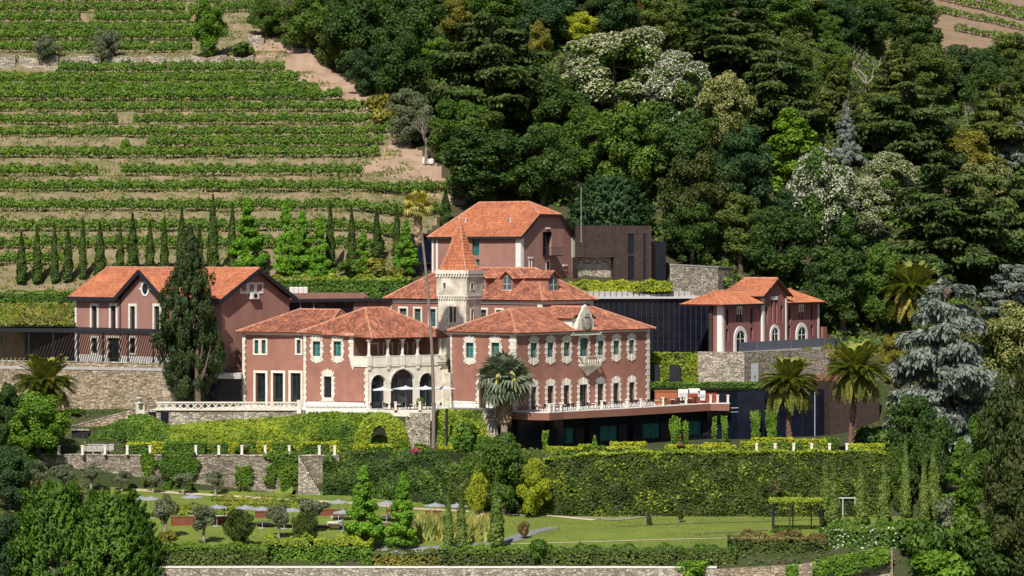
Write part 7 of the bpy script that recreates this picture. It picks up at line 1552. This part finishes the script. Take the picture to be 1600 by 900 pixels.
for k, c, px, pt, pb, wp, lab, ex in G: tree(k, c, px, pt, pb, wp, lab, **ex)
tree('round', 'mid', 788, 676, 0, 108, 'big round dark magnolia in front of the fan palm', v=0, at=(X(788, 331.6), 331.6, Z(792, 331.6)))
tree('bush', 'hedge', 712, 650, 0, 62, 'dark shrub at the foot of the ivy curtain, left of the magnolia', at=(X(730, 341.5), 341.5, -5.0))
# big old cypress
PROTO[('column', 'big')] = proto_oldcyp()
x, Y, z = X(297, 354), 354, 0.0; p = PROTO[('column', 'big')]; e = empty('old_cypress_tree', (x, Y, 1.4), uniq('massive old dark cypress with bare forked trunk before the rose house'), 'tree'); e.scale = (1.0, 1.0, (Z(345, 354)-1.4)/20)
child(p['crown'], 'crown', e, lm('bigcyp')); m = MB(); x0 = X(309, 351.5)
m.tube([(x0, 352.4, -.4), (x0-.1, 352.2, 2.5), (x0-.2, 352.2, 5.5), (x0-.1, 353, 8)], [.42, .36, .28, .1], 10)
for i, (dx, z1, z2) in enumerate(((1.3, 2.8, 6.0), (.7, 4.5, 8.2), (1.7, 3.4, 7.2))): m.tube([(x0, 352.2, z1), (x0+dx*.6, 351.6, z1+(z2-z1)*.4), (x0+dx, 351.6, z2)], [.2, .14, .06], 6)
m.build('trunk', mat('reddish_bark', (.17, .12, .095), (.10, .07, .055), rough=.95, scale=3), e)
# dark box standing in for the dark recess between the two left houses
mb = MB(); fgr = Fac(P2(300, 360.5), P2(378, 360.5)); fgr.box(mb, 0, fgr.len, -2, 0, -.3, 3.6); t_ = thing(mb, 'recess_box', M_NAVY, 'dark glazed garden room between the rose house and the loggia house', 'building'); mb = MB(); mb.box(-fgr.len/2-.3, fgr.len/2, -2.4, 1.2, 3.9, 4.6); mb.build('planter_roof', M_GREYST, t_, local=True)
for i in range(5): mb = MB(); u = -fgr.len/2+fgr.len*(i+.5)/5; mb.box(u-.05, u+.05, -1.12, -1.02, 0, 3.9); mb.build('mullion', M_DARK, t_, local=True)
# flowering shrubs
def flower_bush(px, pt, pb, wp, col, fcol, label, n=220, size=.22, at=None):
    e = tree('bush', col, px, pt, pb, wp, label, at=at); rg = RG; d = unit(rg.normal(size=(n, 3))); d[:, 2] = np.abs(d[:, 2]); d[:, 1] = -np.abs(d[:, 1])*.9; C = d*np.array([1.25, 1.25, .95])*rg.uniform(.8, 1.05, (n, 1))+np.array([0, 0, .85])
    child(quads_mesh('blossoms', leaf_quads(C, d+rg.normal(size=(n, 3))*.5, size*rg.uniform(.6, 1.3, n), 1.1)), 'blossoms', e, lm(fcol)); return e
flower_bush(646, 700, 718, 34, 'hedge', 'pink', 'crimson flowering bush beside the tall thin palm', at=(X(646, 339.8), 339.8, -5.1)); flower_bush(668, 697, 712, 28, 'hedge', 'mauve', 'mauve flowering bush behind the tall thin palm foot', at=(X(668, 342.5), 342.5, -5.0)); flower_bush(378, 692, 716, 26, 'hedge', 'mauve', 'mauve flowering standard bush above the schist wall', at=(X(378, 341.0), 341.0, -5.2)); flower_bush(1430, 716, 790, 50, 'autumn', 'pink', 'pink oleander between the cypresses at lower right', n=70, size=.14); flower_bush(1210, 748, 780, 34, 'autumn', 'copper', 'bronze shrub with a pink spot in front of the great hedge', at=(X(1208, 331.6), 331.6, -10.2))
# front hedges along the bottom wall
def fhedge(a, b, pt, pb, Y0, col, top, label, size=.26, dens=42, d=1.6, wob=.18): hbox(a, b, Y0, Y0+d, Z(pb, Y0), Z(pt, Y0), col, label, top=top, size=size, dens=dens, name='border_hedge', group=None, wob=wob, tops=.75)
fhedge(250, 420, 852, 886, 301.2, 'olive', 'ivy', 'grey green border hedge right of the big conifers'); fhedge(414, 582, 842, 884, 301.6, 'bright', 'ivyy', 'upright bright green border shrubs on the bottom wall', wob=.3); fhedge(582, 688, 862, 886, 301.0, 'yolive', 'olive', 'low olive mound border under the conical trees'); fhedge(688, 862, 856, 886, 301.0, 'olive', 'ivy', 'grey green border hedge under the three cypresses'); fhedge(862, 1150, 856, 888, 301.0, 'olive', 'mid', 'long green border hedge below the open lawn', wob=.3); fhedge(1140, 1290, 836, 872, 303.0, 'laurel', 'copper', 'reddish brown border shrubs left of the white flowering shrub', d=2.4, wob=.35)
e = None; hbox(1284, 1408, 304.0, 306.6, Z(866, 304), Z(822, 304), 'hedge', 'dark shrub dotted with white flowers below the cypress pair', top='hedge', size=.26, dens=46, name='flowering_hedge', group=None, wob=.4)
n = 90; s = RG.uniform(0, 1, n); C = np.stack([X(1286+120*s, 303.8), np.full(n, 303.75), Z(RG.uniform(822, 858, n), 304)], 1); fo = bpy.data.objects[[o.name for o in bpy.data.objects if o.name.startswith('flowering_hedge')][-1]]; child(quads_mesh('blossoms', leaf_quads(C-np.array(fo.location), np.array([0, -1, .4])+RG.normal(size=(n, 3))*.3, .24*RG.uniform(.6, 1.3, n), 1.1)), 'blossoms', fo, lm('white'))
wall_line([(-60, 299.6, -15.0, -19), (250, 299.5, -14.75, -19), (700, 299.3, -14.75, -19), (1120, 299.3, -14.75, -19)], 'boundary_wall', M_STONE3, 'pale rubble boundary wall along the bottom edge', coping=M_WHITE, rough=.02)
wall_line([(1120, 299.2, -14.9, -19), (1250, 299.4, -14.4, -19), (1395, 299.8, -12.6, -19)], 'boundary_wall', M_STONE2, 'rising stone boundary wall at the bottom right')
bank(1270, 1390, lambda k: (299.5, np.interp(k, [1270, 1390], [-13.9, -12.3])), lambda k: (298.9, np.interp(k, [1270, 1330, 1390], [-16, -15.4, -14])), 1800, .26, 'bright', 'wall_creeper', 'creeper spilling over the rising boundary wall', bulge=.2); bank(1228, 1246, lambda k: (299.2, -14.4), lambda k: (298.9, -17), 420, .26, 'bright', 'wall_creeper', 'small creeper tuft on the boundary wall')
# reed bed and vine beds
n = 2600; k = RG.uniform(652, 772, n); Yv = RG.uniform(309, 316, n); x = X(k, Yv); z = Hv(x, Yv); hgt = RG.uniform(.5, 1.7, n); C = np.stack([x, Yv, z+hgt*.55], 1); V = leaf_quads(C, np.array([0, -1, .2])+RG.normal(size=(n, 3))*.4, hgt*.75, 9, RG, along=np.array([[.25, 0, 1.]])+RG.normal(size=(n, 3))*.35); tag(place(link('reed_bed', quads_mesh('reed_bed', V), leafmat('leaf_reed', (.33, .32, .085), (.16, .20, .04), island=.35))), uniq('yellowish ornamental grasses around the cypresses'), 'grasses', kind='stuff')
for i, (py, a, b) in enumerate(((786, 330, 466), (793, 338, 470), (800, 270, 470), (808, 270, 350))):
    p = ground_at(400, py); hbox(a, b, p[1], p[1]+.8, p[2]-.1, p[2]+.75, 'ivyy', f'low yellowing vine bed row, {ORD[i]} from the schist wall', top='yolive', size=.22, dens=46, name='vine_bed', group='vine beds', wob=.18)
# ================================================================ paths
ribbon('gravel_path', [(205, 765.5), (300, 772), (430, 780), (540, 786.5), (640, 795), (740, 800), (860, 806), (930, 813)], 1.3, G_PATH, .05, 70)
ribbon('gravel_path', [(1002, 806.5), (1200, 804.5), (1390, 803.5)], .8, G_PATH, .08, 50); ribbon('gravel_path', [(900, 808.5), (960, 812), (1010, 808)], [.8, 2.4, .8], mat('grey_gravel', (.30, .26, .21), (.22, .19, .155), rough=1, scale=1), .06, 30)
ribbon('gravel_path', [(780, 851), (900, 848), (1060, 843), (1190, 840.5)], .45, G_PATH, .05, 50); ribbon('slate_path', [(580, 864), (660, 859), (760, 851), (800, 844), (830, 832), (870, 824)], [1.6, 1.8, 1.8, 2.2, 2.0, 1.2], G_SLATE, .045, 50)
ribbon('stone_edging', [(962, 823.5), (1060, 819), (1190, 815.5), (1280, 812)], .35, mat('dark_edging', (.16, .14, .115), (.11, .10, .08), rough=1, scale=2), .12, 40); ribbon('stone_edging', [(1085, 836), (1200, 829)], .35, mat('dark_edging', (.16, .14, .115)), .12, 30)
ribbon('gravel_path', [(1385, 840), (1420, 838)], .9, G_PATH, .06, 8)
# ================================================================ pool terrace
px_deck = empty('pool_terrace', (X(500, 318), 318, H(X(500, 318), 318)), uniq('brown decked pool terrace with dark sunken edge'), 'terrace'); mb = MB(); zd = Z(815, 322)
slab(mb, [P2(398, 316.5), P2(566, 316.5), P2(712, 318.5), P2(705, 325), P2(420, 325)], zd-1.2, zd); mb.build('deck', mat('brown_deck', (.135, .075, .055), (.10, .055, .04), rough=.8, scale=1, wave=(2, 'X', .3, .2)), px_deck)
mb = MB(); f = Fac(P2(398, 316.3), P2(566, 316.3)); f.box(mb, 0, f.len, -.1, .1, zd-1.45, zd-.15); mb.build('dark_wall', M_NAVY, px_deck); mb = MB(); f.box(mb, -9, f.len, .1, 1.1, zd-1.6, zd-1.3); mb.build('pale_edge', M_LGREY, px_deck)
for i, (a, b, Y, h_, w_) in enumerate(((268, 308, 316.5, 1.0, .5), (335, 360, 318, .8, .5), (400, 430, 322, .7, .4), (498, 560, 324, .7, .4), (606, 640, 325.5, .7, .4), (665, 690, 325, .8, .4), (752, 776, 326, .7, .5), (30, 58, 335, 1.3, .5), (0, 26, 326, 1.6, .5))):
    z = H(X(a, Y), Y); ff = Fac(P2(a, Y), P2(b, Y+.8)); mb = MB(); ff.box(mb, 0, ff.len, -w_, 0, z-.3, z+h_); ff.box(mb, -.05, ff.len+.05, -w_-.05, .05, z+h_, z+h_+.06); thing(mb, 'steel_planter', M_CORT, f'rusty steel low wall, {ORD[[2, 3, 4, 5, 6, 7, 8, 1, 0][i]]} from the left in the lower garden', 'planter', 'rusty steel low walls')
ff = Fac(P2(452, 338), P2(462, 338)); mb = MB(); zq = H(X(457, 336.5), 336.5); mb.face([(X(451, 336.5), 336.5, zq), (X(462, 336.5), 336.5, zq), (X(462, 336.5), 336.5, zq+.9), (X(459, 336.5), 336.5, zq+.9)]); mb.box(X(451, 336.6), X(462, 336.6), 336.5, 336.7, zq-.2, zq+.02); mb.hexa([(X(451, 336.5), 336.5, zq+.02), (X(462, 336.5), 336.5, zq+.02), (X(462, 336.7), 336.7, zq+.02), (X(451, 336.7), 336.7, zq+.02), (X(459, 336.5), 336.5, zq+.9), (X(462, 336.5), 336.5, zq+.9), (X(462, 336.7), 336.7, zq+.9), (X(459, 336.7), 336.7, zq+.9)]); thing(mb, 'steel_wedge', M_CORT, 'small rusty steel wedge at the path under the bright creeper', 'sculpture')
# parasols
PAR = {}
def parasol(px, pc, Y, wd, m_, label, group, h=2.45, zb=None, square=False):
    key = (m_.name, square)
    if key not in PAR:
        m = MB(); n = 4 if square else 8; rim = [(cos(2*pi*(i+.5)/n), sin(2*pi*(i+.5)/n), 0) for i in range(n)]
        for i in range(n):
            a, b = rim[i], rim[(i+1) % n]; c = ((a[0]+b[0])*.5*.97, (a[1]+b[1])*.5*.97, .03); m.face([a, c, (0, 0, .34)]); m.face([c, b, (0, 0, .34)]); m.face([a, (a[0], a[1], -.07), (c[0], c[1], -.04), c]); m.face([c, (c[0], c[1], -.04), (b[0], b[1], -.07), b])
        m.box(-.06, .06, -.06, .06, .3, .42); ca = mesh_of(m.build('canopy', m_, local=True)); m = MB(); m.tube([(0, 0, 0), (0, 0, 1)], .03, 6); po = mesh_of(m.build('pole', M_LGREY, local=True)); m = MB(); m.box(-.3, .3, -.3, .3, 0, .1); ba = mesh_of(m.build('base', M_GREYST, local=True))
        m = MB()
        for i in range(n): m.bar((0, 0, .06), (rim[i][0]*.95, rim[i][1]*.95, .0), .02)
        PAR[key] = (ca, po, ba, mesh_of(m.build('ribs', M_LGREY, local=True)))
    ca, po, ba, ri = PAR[key]; zc_ = Z(pc, Y); z0 = zc_-h if zb is None else zb; e = empty('parasol', (X(px, Y), Y, z0), uniq(label), 'parasol', group, rz=rnd.uniform(0, 1)); hh_ = zc_-z0
    o = link('canopy', ca, None, e, (0, 0, hh_)); o.scale = (wd/2, wd/2, 1.0); o = link('pole', po, None, e); o.scale = (1, 1, hh_+.3); link('base', ba, None, e); o = link('ribs', ri, None, e, (0, 0, hh_)); o.scale = (wd/2, wd/2, 1); return e
GP = [(217, 779), (236, 780), (300, 777), (339, 793), (384, 794), (410, 796), (444, 797), (457, 798), (529, 785), (536, 801), (604, 787), (680, 790), (714, 791)]
for i, (px, pc) in enumerate(GP):
    Y = ground_at(px, pc+30)[1]; parasol(px, pc, Y, 2.75, M_PARA, f'grey garden parasol, {ORD[i]} from the left around the pool terrace', 'grey parasols by the pool', zb=H(X(px, Y), Y))
for i, (px, pc, Y, wd) in enumerate(((598, 609, 347.9, 3.6), (634, 607.5, 348.4, 3.6), (665, 607.5, 348.9, 3.4), (694, 607, 348.6, 3.2))): parasol(px, pc, Y, wd, M_PARAW, f'pale square parasol, {ORD[i]} from the left on the loggia terrace', 'pale parasols on the loggia terrace', zb=.05, square=True)
# loungers
LG = None
for i, (px, py) in enumerate(((348, 812), (412, 822), (470, 821), (524, 822), (530, 812), (598, 812), (660, 816), (674, 817), (690, 817), (712, 815), (742, 812))):
    x, Y, z = ground_at(px, py); z = max(z, zd if 400 < px < 700 and Y > 316 else -99); e = empty('sun_lounger', (x, Y, z), uniq(f'white cushioned sun lounger, {ORD[i]} from the left by the pool'), 'sun lounger', 'loungers by the pool', rz=.3*(i % 3-1))
    if LG is None:
        a = MB(); a.box(-.95, .95, -.33, .33, .24, .32); b = MB(); b.box(-.93, .35, -.31, .31, .32, .42); b.hexa([(.35, -.31, .32), (.93, -.31, .62), (.93, .31, .62), (.35, .31, .32), (.35, -.31, .43), (.9, -.31, .74), (.9, .31, .74), (.35, .31, .43)]); c = MB(); c.box(-.04, .04, -.04, .04, 0, .24)
        LG = (mesh_of(a.build('frame', M_GREYST, local=True)), mesh_of(b.build('cushion', M_WHITE, local=True)), mesh_of(c.build('leg', M_GREYST, local=True)))
    link('frame', LG[0], None, e); link('cushion', LG[1], None, e)
    for sx, sy in ((-.85, -.28), (-.85, .28), (.85, -.28), (.85, .28)): link('leg', LG[2], None, e, (sx, sy, 0))
# cafe tables and chairs
TB = CH = None
def cafe(px, Y, z, n, lab, seed):
    global TB, CH
    r = random.Random(seed)
    if TB is None:
        a = MB(); a.lathe((0, 0, .7), [(.42, 0), (.42, .04)], 14); b = MB(); b.lathe((0, 0, 0), [(.25, 0), (.25, .03), (.04, .06), (.04, .7)], 8); TB = (mesh_of(a.build('table_top', M_WHITE, local=True)), mesh_of(b.build('pedestal', M_DARK, local=True)))
        a = MB(); a.box(-.22, .22, -.22, .22, .43, .48); b = MB(); b.box(-.22, .22, .2, .24, .52, .92); c = MB(); c.box(-.02, .02, -.02, .02, 0, .43); d = MB(); d.box(-.02, .02, -.2, .22, .64, .68); CH = (mesh_of(a.build('seat', M_DARK, local=True)), mesh_of(b.build('backrest', M_DARK, local=True)), mesh_of(c.build('leg', M_DARK, local=True)), mesh_of(d.build('armrest', M_DARK, local=True)))
    x = X(px, Y); e = empty('cafe_table', (x, Y, z), uniq('small round cafe table, '+lab), 'table', 'cafe tables'); link('table_top', TB[0], None, e); link('pedestal', TB[1], None, e)
    for i in range(n):
        a = 2*pi*i/n+.4+r.uniform(-.3, .3); q = empty('cafe_chair', (x+cos(a)*.78, Y+sin(a)*.78, z), uniq(f'dark cafe chair, {ORD[i]} one at the table {lab}'), 'chair', 'cafe chairs', rz=a-pi/2)
        link('seat', CH[0], None, q); link('backrest', CH[1], None, q)
        for sx, sy in ((-.19, -.19), (.19, -.19), (-.19, .19), (.19, .19)): link('leg', CH[2], None, q, (sx, sy, 0))
        for sx in (-.22, .22): link('armrest', CH[3], None, q, (sx, 0, 0))
for i, (px, Y) in enumerate(((590, 349), (604, 348.6), (622, 349.2), (641, 348.8), (660, 349.6), (678, 349.4))): cafe(px, Y, .02, 3, f'{ORD[i]} from left on the loggia terrace', i)
for i, px in enumerate((842, 868, 892, 916, 940, 966, 992, 1016, 1040, 1064, 1090)):
    k = 2 if px < 985 else 3; k = 1 if px < 880 else k; u = fe[k].uat(px) if k != 1 else None; q = fe[k].p(u, -1.5, 0) if u is not None else P2(px, 345.6)
    cafe(PXY(q[0], q[1]), q[1], .04, 2, f'{ORD[i]} from left above the brown terrace edge', 20+i)
tp = MB(); c0 = P2(657, 347.6); tp.lathe((c0[0], c0[1], .02), [(.2, 0), (.28, .1), (.32, .6), (.36, .66)], 10); t_ = thing(tp, 'topiary_pot', M_CREAM, 'clipped ball shrub in a pale pot on the loggia terrace', 'potted plant'); d_ = unit(RG.normal(size=(420, 3))); child(quads_mesh('foliage', leaf_quads(d_*.55+np.array([0, 0, 1.15]), d_+RG.normal(size=(420, 3))*.3, .13, 1.2)), 'foliage', t_, lm('hedge'))
# arbour with leafy roof on the lawn, blue steel frame behind it
ga = ground_at(1207, 832); gb = ground_at(1284, 830); e = empty('garden_arbour', ga, uniq('square garden arbour with clipped leafy roof on the lower lawn'), 'arbour'); zt_ = Z(784, ga[1])
for i, (px, dy) in enumerate(((1207, 0), (1234, 0), (1243, 3), (1272, 3), (1283, 0), (1213, 3))): q = (X(px, ga[1]), ga[1]+dy); mb = MB(); mb.box(q[0]-.07, q[0]+.07, q[1]-.07, q[1]+.07, H(*q)-.2, zt_); mb.build('post', M_SLAT if i % 2 else M_DARK, e)
x0, x1 = X(1204, ga[1]), X(1288, ga[1]); n = 1700; C = np.stack([RG.uniform(x0, x1, n), ga[1]-.2+RG.uniform(0, 3.6, n), zt_+RG.uniform(-.3, .25, n)], 1); child(quads_mesh('leaf_roof', leaf_quads(C-np.array(ga), np.array([0, -.4, 1])+RG.normal(size=(n, 3))*.5, .22*RG.uniform(.6, 1.4, n), 1.4)), 'leaf_roof', e, lm('ivyy'))
mb = MB(); mb.box(x0, x1, ga[1], ga[1]+.08, zt_-.2, zt_-.1); mb.box(x0, x1, ga[1]+3, ga[1]+3.08, zt_-.2, zt_-.1); mb.build('beam', M_DARK, e)
tree('bush', 'hedge', 1225, 822, 838, 60, 'low dark plants inside the leafy roofed arbour')
e = empty('steel_pergola', ground_at(1317, 806), uniq('blue grey steel frame between the cypresses'), 'pergola'); yb_ = e.location.y-1; zt_ = Z(779, yb_)
for px in (1290, 1317, 1336): mb = MB(); mb.box(X(px, yb_)-.06, X(px, yb_)+.06, yb_, yb_+.12, H(X(px, yb_), yb_)-.2, zt_); mb.build('post', M_LGREY, e)
mb = MB(); mb.box(X(1274, yb_), X(1337, yb_), yb_, yb_+.12, zt_, zt_+.14); mb.build('beam', M_LGREY, e)
# bench, little arbour and grey bench wall on the upper garden's left end
e = empty('garden_bench', (X(146, 341.3), 341.3, -5.2), uniq('pale slatted garden bench above the left end of the schist wall'), 'bench')
for i in range(12): mb = MB(); x = X(132+i*2.5, 341.6); mb.box(x-.07, x+.07, 341.55, 341.6, -4.75, -4.15); mb.build('back_slat', M_GREYST, e)
mb = MB(); mb.box(X(131, 341.3), X(161, 341.3), 341.0, 341.5, -4.8, -4.7); mb.build('seat', M_GREYST, e)
for px in (132, 146, 160): mb = MB(); mb.box(X(px, 341.3)-.05, X(px, 341.3)+.05, 341.05, 341.45, -5.3, -4.8); mb.build('leg', M_GREYST, e)
e = empty('wire_arbour', (X(150, 345), 345, -5), uniq('thin dark wire arbour over the seats on the left'), 'arbour')
for px in (137, 165, 193): 
    for Y in (343.5, 346): mb = MB(); mb.tube([(X(px, Y), Y, -5.2), (X(px, Y), Y, -2.6)], .04, 6); mb.build('post', M_SLAT, e)
mb = MB(); mb.bar((X(137, 343.5), 343.5, -2.6), (X(193, 343.5), 343.5, -2.6), .05); mb.bar((X(137, 346), 346, -2.6), (X(193, 346), 346, -2.6), .05); mb.build('beam', M_SLAT, e)
mb = MB(); f = Fac(P2(112, 347.5), P2(138, 347.3)); f.box(mb, 0, f.len, -1.5, 0, -5.3, -2.5); t_ = thing(mb, 'store_opening', M_DARK, 'dark garden store opening under the ramp', 'shed'); mb = MB(); mb.box(-1.2, 1.2, -.95, -.8, 2.75, 2.95); mb.build('lintel', M_STONE3, t_, local=True)
mb = MB(); f = Fac(P2(136, 344.6), P2(178, 344.2)); f.box(mb, 0, f.len, -.5, 0, -5.3, -4.25); f.box(mb, -.05, f.len+.05, -.55, .05, -4.25, -4.12); thing(mb, 'stone_bench_wall', M_GREYST, 'low grey stone seat wall behind the slatted bench', 'wall')
mb = MB(); mb.lathe((X(217.5, 348.1), 348.1, .92), [(.3, 0), (.2, .12), (.16, .25), (.42, .6), (.48, .8), (.3, .86)], 12); t_ = thing(mb, 'stone_urn', M_OLDST, 'dark stone urn on the ramp pier', 'urn'); mb = MB(); mb.lathe((0, 0, .86), [(.34, 0), (.2, .22), (.02, .3)], 10); mb.build('lid', M_BARK, t_, local=True)
# fountain statue, lamp, staked saplings, lamp post by the ivy
mb = MB(); c0 = P2(1063, 336.9); mb.lathe((c0[0], c0[1], -5), [(.3, 0), (.14, .2), (.12, 1.0), (.5, 1.2), (.55, 1.3), (.1, 1.35), (.08, 1.9), (.25, 2.0), (.05, 2.1), (.04, 2.7)], 10); thing(mb, 'iron_fountain', M_CORT, 'rusty tiered fountain among the yellow hedges', 'fountain')
mb = MB(); c0 = P2(698, 342.6); mb.lathe((c0[0], c0[1], -5), [(.16, 0), (.16, 5.2), (.2, 5.25), (.2, 5.45), (.02, 5.6)], 10); thing(mb, 'lamp_column', M_DARK, 'slim black column beside the ivy curtain', 'lamp')
for i, (px, pt, pb) in enumerate(((1014, 786, 821), (1064, 782, 817))):
    t_ = tree('bush', 'autumn', px, pt, pb, 12, ('left' if i == 0 else 'right')+' staked young tree on the open lawn', name='young_tree', cat='tree'); x, Y, z = t_.location
    for sx in (-.3, .3): mb = MB(); mb.tube([(sx/t_.scale[0], 0, -.2), (sx/t_.scale[0], 0, 1.5/t_.scale[2])], .03/t_.scale[0], 5); mb.build('stake', M_BARKP, t_, local=True)
mb = MB(); c0 = ground_at(669, 257); mb.lathe((c0[0]-.5, c0[1], c0[2]), [(.45, 0), (.5, .3), (.5, .9), (.2, 1.1)], 10); mb.lathe((c0[0]+.5, c0[1], c0[2]), [(.45, 0), (.5, .2), (.5, .7), (.2, .9)], 10); thing(mb, 'water_tank', M_WHITE, 'white plastic tank pair under the slender bare tree', 'tank')

# low plants covering the garden soil, too many to count
n = 70000; k = RG.uniform(-40, 1640, n); Yv = RG.uniform(301, 384, n); x = X(k, Yv); ya, sa, yb, sb = step_at(k)
bld = ((k > 226) & (Yv > 347.2) & (k < 1330)) | ((Yv > 356) & (k < 300)) | ((k > 775) & (k < 1330) & (Yv > 345+np.clip((k-860)/280, 0, 1)*20)); lawn_ = (Yv < ya) & (k > 170) & (k < 1425) & (Yv > 303.4); keep = ~bld & ~lawn_ & (np.sin(x*.9)*np.sin(Yv*1.3)+RG.normal(size=n)*.6 > -.35); x, Yv = x[keep], Yv[keep]; n = len(x); z = Hv(x, Yv)
V = leaf_quads(np.stack([x, Yv, z+RG.uniform(.02, .4, n)], 1), np.array([0, -.5, .8])+RG.normal(size=(n, 3))*.6, .32*RG.uniform(.5, 1.3, n), 1.7)
tag(link('ground_cover', quads_mesh('ground_cover', V), leafmat('leaf_cover', (.17, .21, .04), (.06, .10, .02), island=.4, scale=.12)), 'low mixed green plants covering the garden soil', 'ground cover', kind='stuff')
n = 24000; k = RG.uniform(180, 1420, n); Yv = RG.uniform(303.6, 340, n); x = X(k, Yv); ya = step_at(k)[0]; c_ = np.sin(x*.35+Yv*.2)+np.sin(x*.13-Yv*.31)+RG.normal(size=n)*.7 > .3; keep = (Yv < ya-.2) & c_; x, Yv = x[keep], Yv[keep]; n = len(x); z = Hv(x, Yv)
V = leaf_quads(np.stack([x, Yv, z+.03], 1), np.array([0, -1, .3])+RG.normal(size=(n, 3))*.5, .16*RG.uniform(.5, 1.3, n), 2.5, RG, along=np.array([[0, 0, 1.]])+RG.normal(size=(n, 3))*.4)
tag(link('lawn_grass', quads_mesh('lawn_grass', V), leafmat('leaf_lawn', (.21, .23, .05), (.11, .16, .025), island=.35, scale=.2)), 'short uneven grass tufts on the lower lawn', 'grass', kind='stuff')
